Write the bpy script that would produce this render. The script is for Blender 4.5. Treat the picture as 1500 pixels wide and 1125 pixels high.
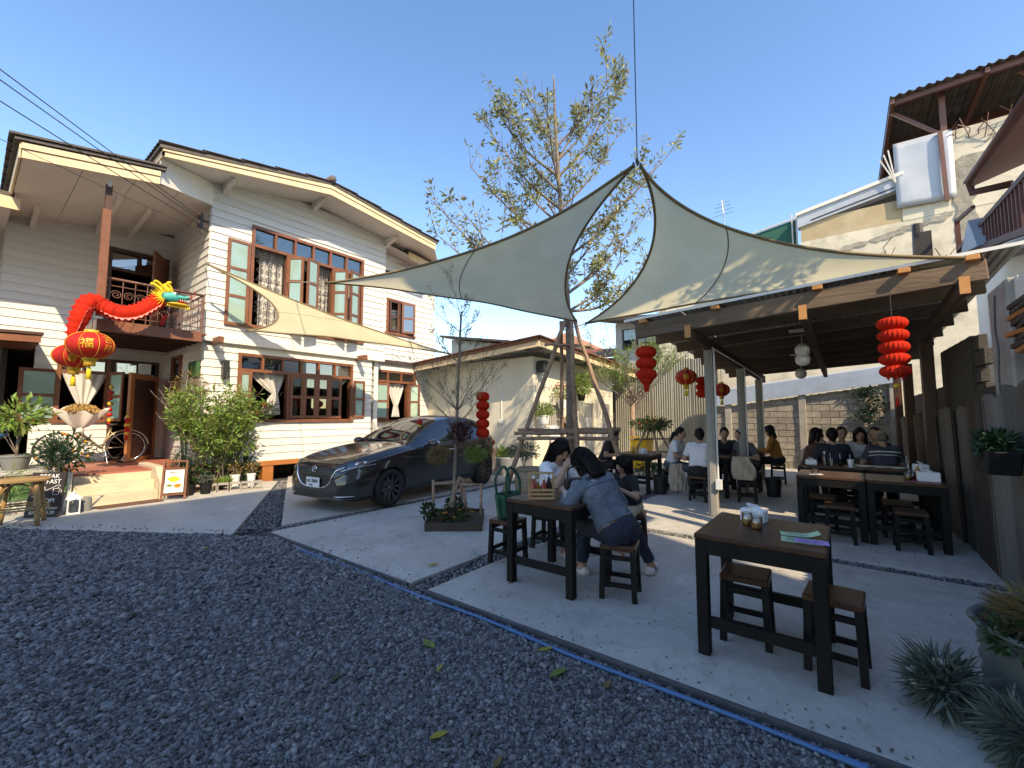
import bpy, bmesh, math, random
import numpy as np
from mathutils import Vector, Matrix, noise
random.seed(7); rng = np.random.default_rng(7)
R = math.radians
scene = bpy.context.scene
for o in list(bpy.data.objects): bpy.data.objects.remove(o)
COL = scene.collection
# ------------------------------------------------------------------ camera
YAW = R(37.795); PITCH = R(4.357)
cam_d = bpy.data.cameras.new('camera'); cam = bpy.data.objects.new('camera', cam_d); COL.objects.link(cam)
cam_d.sensor_width = 36.0; cam_d.lens = 36.0*630/1500; cam_d.clip_start = 0.05; cam_d.clip_end = 3000
cam.location = (0, 0, 1.5)
cam.rotation_euler = (R(90)+PITCH, 0, YAW-R(90))
scene.camera = cam
# ------------------------------------------------------------------ light
SUN = Vector((0.46, 1.0, -0.97)).normalized()
sun_d = bpy.data.lights.new('sun', 'SUN'); sun_d.energy = 2.3; sun_d.angle = R(0.55); sun_d.color = (1.0, 0.93, 0.82)
sun = bpy.data.objects.new('sun', sun_d); COL.objects.link(sun)
sun.rotation_euler = SUN.to_track_quat('-Z', 'Y').to_euler(); sun.location = (-10, -22, 21)
world = bpy.data.worlds.new('World'); scene.world = world; world.use_nodes = True
wn = world.node_tree.nodes; wl = world.node_tree.links
sky = wn.new('ShaderNodeTexSky'); sky.sky_type = 'NISHITA'; sky.sun_disc = False
sky.sun_elevation = math.asin(-SUN.z); sky.sun_rotation = math.atan2(-SUN.x, -SUN.y)
sky.altitude = 0; sky.air_density = 1.0; sky.dust_density = 0.3; sky.ozone_density = 2.0
bg = wn['Background']; bg.inputs['Strength'].default_value = 0.15
hsv = wn.new('ShaderNodeHueSaturation'); hsv.inputs['Saturation'].default_value = 1.24; hsv.inputs['Hue'].default_value = 0.508; wl.new(sky.outputs[0], hsv.inputs['Color']); wl.new(hsv.outputs[0], bg.inputs[0])
scene.view_settings.view_transform = 'Standard'; scene.view_settings.look = 'None'
scene.view_settings.gamma = 1; scene.view_settings.exposure = 1.5; scene.view_settings.use_curve_mapping = False
scene.view_settings.use_white_balance = True; scene.view_settings.white_balance_temperature = 8800; scene.view_settings.white_balance_tint = 10
scene.render.engine = 'CYCLES'
scene.cycles.max_bounces = 8; scene.cycles.transparent_max_bounces = 12
# ------------------------------------------------------------------ materials
MT = {}
def mat(name, col, rough=0.6, metal=0.0, var=0.12, scale=3.0, bump=0.0, bscale=40.0, obj_var=0.0, stretch=None, spec=0.5,
        coat=0.0, trans=0.0, island=0.0, stain=None, stain_scale=1.2, stain_amt=0.5, emit=None, hue=0.0, det=5):
    """procedural principled material: base colour with noise, per-object variation, stains and bump"""
    if name in MT: return MT[name]
    m = bpy.data.materials.new(name); m.use_nodes = True
    nt = m.node_tree; N = nt.nodes; L = nt.links
    p = N['Principled BSDF']; out = N['Material Output']
    tc = N.new('ShaderNodeTexCoord'); src = tc.outputs['Object']
    if stretch:
        mp = N.new('ShaderNodeMapping'); mp.inputs['Scale'].default_value = stretch; L.new(src, mp.inputs[0]); src = mp.outputs[0]
    nz = N.new('ShaderNodeTexNoise'); nz.inputs['Scale'].default_value = scale; nz.inputs['Detail'].default_value = det; nz.inputs['Roughness'].default_value = 0.62
    L.new(src, nz.inputs['Vector'])
    mr = N.new('ShaderNodeMapRange'); mr.inputs[1].default_value = 0.25; mr.inputs[2].default_value = 0.75
    mr.inputs[3].default_value = 1-var; mr.inputs[4].default_value = 1+var
    L.new(nz.outputs['Fac'], mr.inputs[0]); val = mr.outputs[0]
    def mul(a, b):
        mm = N.new('ShaderNodeMath'); mm.operation = 'MULTIPLY'; L.new(a, mm.inputs[0]); L.new(b, mm.inputs[1]); return mm.outputs[0]
    def rnd(srcsock, amt):
        r_ = N.new('ShaderNodeMapRange'); r_.inputs[3].default_value = 1-amt; r_.inputs[4].default_value = 1+amt; L.new(srcsock, r_.inputs[0]); return r_.outputs[0]
    if obj_var: oi = N.new('ShaderNodeObjectInfo'); val = mul(val, rnd(oi.outputs['Random'], obj_var))
    isl = None
    if island:
        gi = N.new('ShaderNodeNewGeometry'); isl = gi.outputs['Random Per Island']; val = mul(val, rnd(isl, island))
    hs = N.new('ShaderNodeHueSaturation'); hs.inputs['Color'].default_value = (*col, 1); L.new(val, hs.inputs['Value'])
    if hue and isl is not None:
        h_ = N.new('ShaderNodeMapRange'); h_.inputs[3].default_value = 0.5-hue; h_.inputs[4].default_value = 0.5+hue; L.new(isl, h_.inputs[0]); L.new(h_.outputs[0], hs.inputs['Hue'])
    c = hs.outputs[0]
    if stain:
        n2 = N.new('ShaderNodeTexNoise'); n2.inputs['Scale'].default_value = stain_scale; n2.inputs['Detail'].default_value = 7; n2.inputs['Roughness'].default_value = 0.7
        L.new(src, n2.inputs['Vector'])
        r2 = N.new('ShaderNodeMapRange'); r2.inputs[1].default_value = 0.5; r2.inputs[2].default_value = 0.72; r2.inputs[4].default_value = stain_amt; L.new(n2.outputs['Fac'], r2.inputs[0])
        mx = N.new('ShaderNodeMix'); mx.data_type = 'RGBA'; L.new(r2.outputs[0], mx.inputs[0]); L.new(c, mx.inputs[6]); mx.inputs[7].default_value = (*stain, 1); c = mx.outputs[2]
    L.new(c, p.inputs['Base Color'])
    p.inputs['Roughness'].default_value = rough; p.inputs['Metallic'].default_value = metal
    p.inputs['Specular IOR Level'].default_value = spec
    if coat: p.inputs['Coat Weight'].default_value = coat; p.inputs['Coat Roughness'].default_value = 0.04
    if bump:
        nb = N.new('ShaderNodeTexNoise'); nb.inputs['Scale'].default_value = bscale; nb.inputs['Detail'].default_value = 4; L.new(src, nb.inputs['Vector'])
        bp = N.new('ShaderNodeBump'); bp.inputs['Strength'].default_value = bump; bp.inputs['Distance'].default_value = 0.02; L.new(nb.outputs['Fac'], bp.inputs['Height']); L.new(bp.outputs[0], p.inputs['Normal'])
    if emit: p.inputs['Emission Color'].default_value = (*emit[0], 1); p.inputs['Emission Strength'].default_value = emit[1]
    if trans:
        tr = N.new('ShaderNodeBsdfTranslucent'); L.new(c, tr.inputs['Color']); ms = N.new('ShaderNodeMixShader'); ms.inputs[0].default_value = trans
        L.new(p.outputs[0], ms.inputs[1]); L.new(tr.outputs[0], ms.inputs[2]); L.new(ms.outputs[0], out.inputs['Surface'])
    MT[name] = m; return m
def glass(name, tint, refl=0.18, rough=0.02, alpha=0.0):
    m = bpy.data.materials.new(name); m.use_nodes = True; nt = m.node_tree; N = nt.nodes; L = nt.links
    N.remove(N['Principled BSDF']); out = N['Material Output']
    tr = N.new('ShaderNodeBsdfTransparent'); tr.inputs[0].default_value = (*tint, 1)
    gl = N.new('ShaderNodeBsdfGlossy'); gl.inputs['Roughness'].default_value = rough; gl.inputs['Color'].default_value = (.95, .95, .95, 1)
    fr = N.new('ShaderNodeFresnel'); fr.inputs[0].default_value = 1.5
    ad = N.new('ShaderNodeMath'); ad.operation = 'ADD'; ad.use_clamp = True; L.new(fr.outputs[0], ad.inputs[0]); ad.inputs[1].default_value = refl
    ms = N.new('ShaderNodeMixShader'); L.new(ad.outputs[0], ms.inputs[0]); L.new(tr.outputs[0], ms.inputs[1]); L.new(gl.outputs[0], ms.inputs[2])
    last = ms.outputs[0]
    if alpha:
        df = N.new('ShaderNodeBsdfDiffuse'); df.inputs[0].default_value = (*tint, 1); m2 = N.new('ShaderNodeMixShader'); m2.inputs[0].default_value = alpha
        L.new(last, m2.inputs[1]); L.new(df.outputs[0], m2.inputs[2]); last = m2.outputs[0]
    L.new(last, out.inputs['Surface']); MT[name] = m; return m
mat('white_siding', (.69, .675, .63), .55, var=.06, scale=2.5, obj_var=.045, bump=.12, bscale=60, stain=(.42, .38, .31), stain_amt=.4, stain_scale=.9)
mat('white_paint', (.78, .74, .66), .6, var=.06, scale=3, stain=(.5, .46, .38), stain_amt=.25)
mat('soffit_paint', (.74, .71, .64), .7, var=.05, scale=2, stain=(.5, .47, .4), stain_amt=.2)
mat('fascia_cream', (.74, .57, .36), .6, var=.08, scale=4, stain=(.4, .28, .16), stain_amt=.3)
mat('brown_frame', (.20, .075, .038), .45, var=.25, scale=5, bump=.1, obj_var=.12)
mat('brown_dark', (.075, .032, .02), .55, var=.25, scale=5, bump=.1)
mat('orange_wood', (.42, .15, .045), .5, var=.25, scale=3, stretch=(1, 1, .15), bump=.1)
mat('interior', (.055, .042, .035), .9, var=.3, scale=1.5)  # near-black: the darkness of the rooms is put into the colour
mat('roof_tile', (.10, .085, .078), .85, var=.35, scale=6, bump=.4, bscale=30, obj_var=.15)
mat('curtain', (.80, .77, .72), .9, var=.06, scale=5, trans=.35)
mat('iron_white', (.55, .52, .48), .5, var=.1)
mat('iron_dark', (.045, .035, .03), .5, var=.2)
mat('iron_brown', (.16, .07, .05), .5, var=.2)
glass('pane_clear', (.62, .70, .68), .10)
glass('pane_dark', (.10, .12, .12), .20)
glass('pane_green', (.55, .80, .72), .10, alpha=.45)
def concrete_mat():
    m = bpy.data.materials.new('concrete'); m.use_nodes = True; nt = m.node_tree; N = nt.nodes; L = nt.links; p = N['Principled BSDF']; tc = N.new('ShaderNodeTexCoord'); v = tc.outputs['Object']
    def nz(sc, det, dist=0.0, rough=.6): n = N.new('ShaderNodeTexNoise'); n.inputs['Scale'].default_value = sc; n.inputs['Detail'].default_value = det; n.inputs['Distortion'].default_value = dist; n.inputs['Roughness'].default_value = rough; L.new(v, n.inputs['Vector']); return n.outputs['Fac']
    def rng_(s_, a, b, c, d): r_ = N.new('ShaderNodeMapRange'); L.new(s_, r_.inputs[0]); r_.inputs[1].default_value = a; r_.inputs[2].default_value = b; r_.inputs[3].default_value = c; r_.inputs[4].default_value = d; return r_.outputs[0]
    def mul(a, b): k = N.new('ShaderNodeMath'); k.operation = 'MULTIPLY'; L.new(a, k.inputs[0]); L.new(b, k.inputs[1]); return k.outputs[0]
    big = rng_(nz(.55, 4, 1.0), .3, .7, .80, 1.10); mid = rng_(nz(2.6, 9, 2.2, .72), .32, .68, .82, 1.12); fine = rng_(nz(45, 3), .3, .7, .93, 1.06); spot = rng_(nz(16, 2, .5), .66, .74, 1.0, .5); blot = rng_(nz(1.4, 7, 3.0, .75), .56, .70, 1.0, .64)
    val = mul(mul(mul(big, mid), fine), mul(spot, blot)); hs = N.new('ShaderNodeHueSaturation'); hs.inputs['Color'].default_value = (.50, .475, .425, 1); L.new(val, hs.inputs['Value']); L.new(hs.outputs[0], p.inputs['Base Color'])
    L.new(rng_(nz(2.6, 6, 2.0), .3, .7, .5, .85), p.inputs['Roughness']); bp = N.new('ShaderNodeBump'); bp.inputs['Strength'].default_value = .22; bp.inputs['Distance'].default_value = .01; L.new(nz(30, 6), bp.inputs['Height']); L.new(bp.outputs[0], p.inputs['Normal']); MT['concrete'] = m
concrete_mat()
mat('concrete_old', (.34, .31, .27), .85, var=.25, scale=2.5, bump=.3, bscale=25, stain=(.12, .11, .10), stain_amt=.6, obj_var=.1, det=8)
mat('kerb_dark', (.09, .09, .095), .8, var=.25, scale=5, bump=.3)
mat('soil', (.075, .055, .04), .95, var=.4, scale=14, bump=.8, bscale=40)
mat('gravel_bed', (.07, .07, .074), .9, var=.5, scale=55, bump=1.0, bscale=70, det=3)
mat('gravel_stone', (.172, .169, .168), .72, var=.2, scale=60, island=.70, hue=.03, stain=(.19, .18, .165), stain_amt=.45, stain_scale=.55)
mat('step_cream', (.58, .49, .35), .7, var=.12, scale=2.5, stain=(.35, .27, .18), stain_amt=.5, bump=.1)
mat('porch_red', (.36, .115, .075), .6, var=.2, scale=2.5, stain=(.5, .3, .22), stain_amt=.4)
mat('annex_wall', (.66, .61, .49), .75, var=.06, scale=1.5, stain=(.48, .43, .33), stain_amt=.3, bump=.08)
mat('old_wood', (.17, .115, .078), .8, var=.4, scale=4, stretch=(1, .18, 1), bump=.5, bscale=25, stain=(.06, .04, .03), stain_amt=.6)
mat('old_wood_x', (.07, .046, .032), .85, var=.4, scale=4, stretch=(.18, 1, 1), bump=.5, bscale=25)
mat('end_grain', (.52, .24, .085), .75, var=.2, scale=9)
mat('post_grey', (.34, .32, .28), .7, var=.15, scale=3, stretch=(1, 1, .2), stain=(.2, .18, .15), stain_amt=.4)
mat('galv', (.42, .44, .45), .45, .75, var=.18, scale=3, stain=(.25, .2, .16), stain_amt=.35, bump=.06)
mat('zinc_old', (.105, .10, .094), .62, .2, var=.35, scale=2.2, stretch=(1, 1, .35), stain=(.16, .075, .035), stain_amt=.55, stain_scale=1.8, obj_var=.3, bump=.12, det=8)
mat('rust_sheet', (.06, .04, .03), .75, .1, var=.5, scale=2.4, stretch=(1, 1, .3), stain=(.13, .12, .11), stain_amt=.6, stain_scale=2.0, obj_var=.35, bump=.15, det=8)
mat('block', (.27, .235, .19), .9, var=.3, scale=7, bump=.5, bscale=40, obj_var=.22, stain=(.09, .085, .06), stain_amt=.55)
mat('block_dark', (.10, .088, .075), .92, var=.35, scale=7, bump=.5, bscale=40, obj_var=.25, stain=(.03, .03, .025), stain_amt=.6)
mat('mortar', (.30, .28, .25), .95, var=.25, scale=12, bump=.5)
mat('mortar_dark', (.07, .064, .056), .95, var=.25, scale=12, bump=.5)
mat('black_wood', (.008, .007, .0065), .55, var=.4, scale=5, bump=.12, bscale=30, spec=.22)
mat('table_top', (.075, .034, .018), .34, var=.45, scale=5, stretch=(.25, 2, 2), bump=.05, obj_var=.1, spec=.35)
mat('bark', (.20, .155, .12), .9, var=.4, scale=9, bump=.8, bscale=30, stain=(.36, .32, .27), stain_amt=.5, stain_scale=5)
mat('pole_wood', (.33, .215, .145), .85, var=.35, scale=7, bump=.5, bscale=30, stain=(.15, .09, .06), stain_amt=.6, stain_scale=5)
mat('leaf_tree', (.30, .30, .13), .5, var=.1, island=.5, hue=.05, trans=.35)
mat('leaf_shrub', (.20, .28, .06), .45, var=.1, island=.5, hue=.045, trans=.35)
mat('leaf_dark', (.035, .075, .022), .5, var=.15, island=.45, hue=.03, trans=.25)
mat('leaf_deep', (.016, .048, .022), .55, var=.15, island=.4, hue=.02, trans=.15)
mat('leaf_silver', (.105, .135, .105), .65, var=.1, island=.45, hue=.02, trans=.2)
mat('leaf_dry', (.22, .145, .055), .75, var=.15, island=.4, hue=.03, trans=.25)
mat('leaf_red', (.10, .03, .026), .6, var=.15, island=.5, hue=.03, trans=.2)
mat('leaf_yellow', (.40, .30, .035), .6, var=.15, island=.35, hue=.04, trans=.2)
mat('petal_pink', (.62, .16, .22), .6, island=.3, trans=.3)
mat('petal_white', (.75, .72, .62), .6, island=.1, trans=.3)
mat('petal_orange', (.75, .28, .03), .6, island=.3, trans=.2)
mat('petal_red', (.5, .03, .03), .6, island=.3, trans=.2)
mat('red_paper', (.66, .03, .012), .75, var=.16, scale=7, trans=.25, bump=.5, bscale=90, spec=.2)
mat('red_silk', (.58, .026, .018), .6, var=.14, scale=6, trans=.2, bump=.25, bscale=120, spec=.3)
mat('gold', (.70, .42, .04), .45, .2, var=.15)
mat('yellow_felt', (.80, .56, .03), .7, var=.1)
mat('teal_felt', (.04, .42, .36), .6, var=.12)
mat('lace_pink', (.75, .25, .20), .7, var=.2)
mat('black_plastic', (.02, .02, .021), .4, var=.15)
mat('rubber', (.018, .018, .019), .75, var=.2)
mat('white_plastic', (.78, .78, .77), .4, var=.03)
mat('paper_white', (.82, .82, .84), .8, var=.03)
mat('chrome', (.72, .72, .74), .12, 1.0, var=.03)
mat('tub_metal', (.15, .17, .16), .5, .3, var=.2, scale=3)
mat('car_paint', (.044, .041, .041), .28, .55, var=.04, scale=40, coat=1.0)
glass('car_glass', (.035, .04, .045), .12, .01, alpha=.25)
mat('zinc_back', (.26, .25, .20), .6, .1, var=.2, scale=3, stretch=(1, 1, .3), stain=(.14, .09, .05), stain_amt=.5, obj_var=.15)
mat('blue_pipe', (.04, .15, .34), .4, var=.15)
mat('terracotta', (.38, .16, .08), .8, var=.2, scale=4, stain=(.25, .2, .15), stain_amt=.4)
mat('jar_clay', (.27, .20, .13), .55, var=.3, scale=4, stain=(.12, .085, .05), stain_amt=.5)
mat('pot_black', (.014, .014, .015), .7, var=.2, spec=.2)
mat('pot_grey', (.2, .2, .19), .8, var=.2, scale=5)
mat('bamboo', (.36, .22, .09), .5, var=.3, scale=6, stain=(.15, .08, .03), stain_amt=.4)
mat('board_black', (.022, .014, .013), .7, var=.2)
mat('chalk', (.8, .78, .76), .9, var=.1)
mat('skin', (.48, .27, .18), .55, var=.08, spec=.35)
mat('alloy', (.16, .16, .17), .3, .85, var=.05)
mat('hair', (.007, .005, .0045), .5, spec=.25, var=.3, scale=60, stretch=(1, 1, .12), bump=.5, bscale=120)
mat('hair_grey', (.16, .13, .11), .55, var=.3, scale=60, bump=.5, bscale=120)
mat('denim', (.115, .135, .165), .85, var=.35, scale=5, bump=.35, bscale=18, stain=(.19, .215, .25), stain_amt=.6, stain_scale=4)
mat('navy_cloth', (.018, .022, .038), .85, var=.2, bump=.15)
mat('white_cloth', (.74, .74, .77), .85, var=.05, bump=.25, bscale=10)
mat('black_cloth', (.014, .014, .016), .85, var=.2, bump=.2)
mat('orange_cloth', (.42, .17, .03), .85, var=.15, bump=.25, bscale=10)
mat('brown_cloth', (.085, .038, .028), .85, var=.2, bump=.2)
mat('grey_cloth', (.10, .105, .12), .85, var=.2, bump=.2)
mat('tan_cloth', (.44, .36, .28), .85, var=.12, bump=.25, bscale=10)
mat('striped_cloth', (.05, .055, .085), .85, var=.1, bump=.2)
mat('green_cloth', (.012, .09, .05), .6, var=.2, bump=.2, bscale=15)
mat('shoe_white', (.62, .59, .56), .6, var=.1)
mat('menu_green', (.40, .60, .36), .5, var=.05)
mat('menu_purple', (.42, .27, .62), .5, var=.05)
mat('ink', (.08, .05, .14), .7, var=.1)
mat('yellow_bin', (.80, .46, .015), .4, var=.08)
mat('sauce_red', (.35, .03, .015), .25, var=.1)
mat('sauce_amber', (.5, .22, .04), .2, var=.1)
glass('clear_glass', (.86, .9, .88), .06)
mat('light_wood', (.52, .33, .16), .6, var=.2, scale=8, stretch=(.3, 1, 1))
mat('leather_black', (.018, .015, .017), .38, var=.2, bump=.2, bscale=60)
mat('silver_cloth', (.48, .47, .46), .5, .2, var=.15)
mat('wall_cream', (.66, .60, .47), .85, var=.14, scale=1.2, stain=(.30, .26, .19), stain_amt=.75, stain_scale=.9, bump=.15, det=9)
mat('wall_tan', (.44, .34, .20), .85, var=.12, scale=1.5, stain=(.62, .55, .40), stain_amt=.4, bump=.15)
mat('plaster_dirty', (.30, .27, .22), .9, var=.4, scale=4, bump=.6, bscale=20, stain=(.6, .56, .48), stain_amt=.5)
mat('maroon_iron', (.10, .03, .024), .55, var=.25)
mat('maroon_tile', (.20, .055, .032), .7, var=.25, scale=6, obj_var=.15)
mat('sheet_white', (.46, .49, .52), .5, .3, var=.12, scale=2, stain=(.3, .28, .26), stain_amt=.4)
mat('net_green', (.012, .10, .07), .8, var=.3)
mat('sheet_blue', (.36, .42, .50), .5, .2, var=.12)
mat('wall_grey', (.42, .42, .40), .8, var=.12, stain=(.25, .25, .24), stain_amt=.4)
mat('door_grey', (.30, .31, .31), .6, .2, var=.12)
mat('wire', (.02, .02, .022), .6, var=.1)
mat('rope', (.42, .38, .30), .8, var=.15)
mat('webbing', (.20, .145, .075), .8, var=.15)
mat('speaker', (.012, .012, .012), .6, var=.1)
mat('building_plaster', (.45, .43, .40), .85, var=.12, stain=(.3, .28, .25), stain_amt=.4)
mat('mat_brown', (.13, .06, .04), .95, var=.3, scale=30, bump=.5)
mat('fruit_orange', (.72, .27, .02), .45, var=.1)
mat('wrap_paper', (.78, .70, .62), .75, var=.06, trans=.2)
mat('dry_flower', (.48, .30, .10), .8, var=.2, island=.4)
mat('green_tile', (.07, .15, .05), .7, var=.4, scale=10, bump=.4)
mat('sign_green', (.03, .10, .03), .6, var=.1)
mat('bike', (.40, .31, .20), .35, .3, var=.1)
mat('menu_board', (.76, .72, .62), .6, var=.05)
# ------------------------------------------------------------------ geometry helpers
RM = {}      # root object -> world matrix at build time
def rootof(o):
    while o.parent: o = o.parent
    return o
def V(*a): return Vector(a)
class B:
    def __init__(s): s.v = []; s.f = []
    def add(s, vs, fs):
        n = len(s.v); s.v.extend([tuple(v) for v in vs]); s.f.extend([tuple(i+n for i in f) for f in fs]); return s
    def bb(s, x0, y0, z0, x1, y1, z1):
        vs = [(x0,y0,z0),(x1,y0,z0),(x1,y1,z0),(x0,y1,z0),(x0,y0,z1),(x1,y0,z1),(x1,y1,z1),(x0,y1,z1)]
        return s.add(vs, [(0,3,2,1),(4,5,6,7),(0,1,5,4),(1,2,6,5),(2,3,7,6),(3,0,4,7)])
    def box(s, c, d, rz=0, M=None):
        x, y, z = d[0]/2, d[1]/2, d[2]/2
        vs = [Vector(p) for p in [(-x,-y,-z),(x,-y,-z),(x,y,-z),(-x,y,-z),(-x,-y,z),(x,-y,z),(x,y,z),(-x,y,z)]]
        T = Matrix.Translation(c) @ (M if M is not None else Matrix.Rotation(rz, 4, 'Z'))
        return s.add([T @ v for v in vs], [(0,3,2,1),(4,5,6,7),(0,1,5,4),(1,2,6,5),(2,3,7,6),(3,0,4,7)])
    def beam(s, p, q, w, h, up=(0,0,1)):
        p, q = Vector(p), Vector(q); d = (q-p).normalized(); u = Vector(up)
        sd = d.cross(u)
        if sd.length < 1e-4: sd = d.cross(Vector((0,1,0)))
        sd.normalize(); u = sd.cross(d).normalized()
        vs = [e + sd*a*w/2 + u*b*h/2 for e in (p, q) for a, b in ((-1,-1),(1,-1),(1,1),(-1,1))]
        return s.add(vs, [(0,1,2,3),(4,7,6,5),(0,4,5,1),(1,5,6,2),(2,6,7,3),(3,7,4,0)])
    def tube(s, pts, rad, n=8, caps=True, closed=False):
        pts = [Vector(p) for p in pts]; m = len(pts)
        if not hasattr(rad, '__len__'): rad = [rad]*m
        t0 = (pts[1]-pts[0]).normalized(); ref = Vector((0,0,1)) if abs(t0.z) < .9 else Vector((1,0,0))
        nrm = t0.cross(ref).normalized(); vs = []
        for i in range(m):
            a = pts[i-1] if (i > 0 or closed) else pts[0]; b = pts[(i+1) % m] if (i < m-1 or closed) else pts[-1]
            t = (b-a)
            t = t.normalized() if t.length > 1e-9 else t0
            nrm = (nrm - t*nrm.dot(t))
            nrm = nrm.normalized() if nrm.length > 1e-6 else t.orthogonal().normalized()
            bn = t.cross(nrm)
            for k in range(n):
                a_ = 2*math.pi*k/n; vs.append(pts[i] + (nrm*math.cos(a_) + bn*math.sin(a_))*rad[i])
        fs = []
        for i in range(m if closed else m-1):
            j = (i+1) % m
            for k in range(n):
                l = (k+1) % n; fs.append((i*n+k, i*n+l, j*n+l, j*n+k))
        if caps and not closed: fs.append(tuple(reversed(range(n)))); fs.append(tuple((m-1)*n+k for k in range(n)))
        return s.add(vs, fs)
    def cyl(s, p, q, r0, r1=None, n=12): return s.tube([p, q], [r0, r0 if r1 is None else r1], n)
    def lathe(s, prof, n=20, c=(0,0,0), sx=1, sy=1, rib=0, ribn=0, caps=True):
        vs = []; c = Vector(c)
        for r, z in prof:
            for k in range(n):
                a = 2*math.pi*k/n; rr = r*(1+rib*math.cos(ribn*a)) if rib else r
                vs.append(c + Vector((rr*math.cos(a)*sx, rr*math.sin(a)*sy, z)))
        fs = [(i*n+k, i*n+(k+1) % n, (i+1)*n+(k+1) % n, (i+1)*n+k) for i in range(len(prof)-1) for k in range(n)]
        if caps and prof[0][0] > 1e-4: fs.append(tuple(reversed(range(n))))
        if caps and prof[-1][0] > 1e-4: fs.append(tuple((len(prof)-1)*n+k for k in range(n)))
        return s.add(vs, fs)
    def sph(s, c, r, nu=14, nv=9, M=None):
        if not hasattr(r, '__len__'): r = (r, r, r)
        vs = []; c = Vector(c)
        for j in range(nv+1):
            t = math.pi*j/nv
            for k in range(nu):
                a = 2*math.pi*k/nu; p = Vector((r[0]*math.sin(t)*math.cos(a), r[1]*math.sin(t)*math.sin(a), r[2]*math.cos(t)))
                if M is not None: p = M @ p
                vs.append(c+p)
        fs = [(j*nu+k, (j+1)*nu+k, (j+1)*nu+(k+1) % nu, j*nu+(k+1) % nu) for j in range(nv) for k in range(nu)]
        return s.add(vs, fs)
    def prism(s, poly, z0, z1):
        n = len(poly); vs = [(x,y,z0) for x,y in poly]+[(x,y,z1) for x,y in poly]
        return s.add(vs, [tuple(reversed(range(n))), tuple(range(n,2*n))]+[(i,(i+1)%n,n+(i+1)%n,n+i) for i in range(n)])
    def slab(s, pts, off):          # polygon of 3-D points extruded by a vector
        n = len(pts); o = Vector(off); vs = [Vector(p) for p in pts]; vs += [v+o for v in vs]
        return s.add(vs, [tuple(reversed(range(n))), tuple(range(n,2*n))]+[(i,(i+1)%n,n+(i+1)%n,n+i) for i in range(n)])
    def grid(s, fn, nu, nv):
        vs = [fn(i/nu, j/nv) for j in range(nv+1) for i in range(nu+1)]
        return s.add(vs, [(j*(nu+1)+i, j*(nu+1)+i+1, (j+1)*(nu+1)+i+1, (j+1)*(nu+1)+i) for j in range(nv) for i in range(nu)])
    def build(s, name, m, parent=None, smooth=False, bevel=0.0, seg=1, label=None, cat=None, group=None, kind=None, loc=None, solid=0.0, autos=False):
        me = bpy.data.meshes.new(name)
        vs = s.v
        o = bpy.data.objects.new(name, me); COL.objects.link(o)
        if parent is not None:
            r_ = rootof(parent); o.parent = parent
            Mi = RM.get(r_.name)
            if Mi is not None: Mi = Mi.inverted(); vs = [tuple(Mi @ Vector(v)) for v in vs]
        else:
            if loc is None:
                a = np.array(vs); loc = ((a[:,0].min()+a[:,0].max())/2, (a[:,1].min()+a[:,1].max())/2, a[:,2].min())
            o.location = loc; vs = [(v[0]-loc[0], v[1]-loc[1], v[2]-loc[2]) for v in vs]
            RM[o.name] = Matrix.Translation(loc)
        me.from_pydata(vs, [], s.f)
        if bevel or solid:
            bm = bmesh.new(); bm.from_mesh(me)
            if solid: bmesh.ops.solidify(bm, geom=bm.faces[:], thickness=solid)
            if bevel: bmesh.ops.bevel(bm, geom=bm.edges[:], offset=bevel, segments=seg, affect='EDGES', profile=.6, clamp_overlap=True)
            bm.to_mesh(me); bm.free()
        if smooth: me.polygons.foreach_set('use_smooth', [True]*len(me.polygons))
        if autos: me.set_sharp_from_angle(angle=R(40))
        me.materials.append(MT[m] if isinstance(m, str) else m); me.update()
        tag(o, label, cat, group, kind)
        return o
def tag(o, label=None, cat=None, group=None, kind=None):
    if label: o['label'] = label
    if cat: o['category'] = cat
    if group: o['group'] = group
    if kind: o['kind'] = kind
    return o
def thing(name, label, cat, loc=(0,0,0), rz=0.0, group=None):
    o = bpy.data.objects.new(name, None); COL.objects.link(o); o.location = loc; o.rotation_euler = (0,0,rz); o.empty_display_size = .1
    RM[o.name] = Matrix.Translation(loc) @ Matrix.Rotation(rz, 4, 'Z')
    return tag(o, label, cat, group)
def place(o, loc, rz=0.0, s=None, label=None):
    o.location = loc; o.rotation_euler = (0,0,rz)
    if s: o.scale = (s, s, s) if not hasattr(s, '__len__') else s
    if label: o['label'] = label
    return o
KIDS = {}
def copy_tree(o, loc=None, rz=None, label=None, parent=None, s=None):
    c = o.copy(); COL.objects.link(c)
    if parent is not None: c.parent = parent
    for ch in o.children: copy_tree(ch, parent=c)
    if loc is not None: c.location = loc
    if rz is not None: c.rotation_euler = (0,0,rz)
    if s: c.scale = (s, s, s)
    if label: c['label'] = label
    return c
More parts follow.
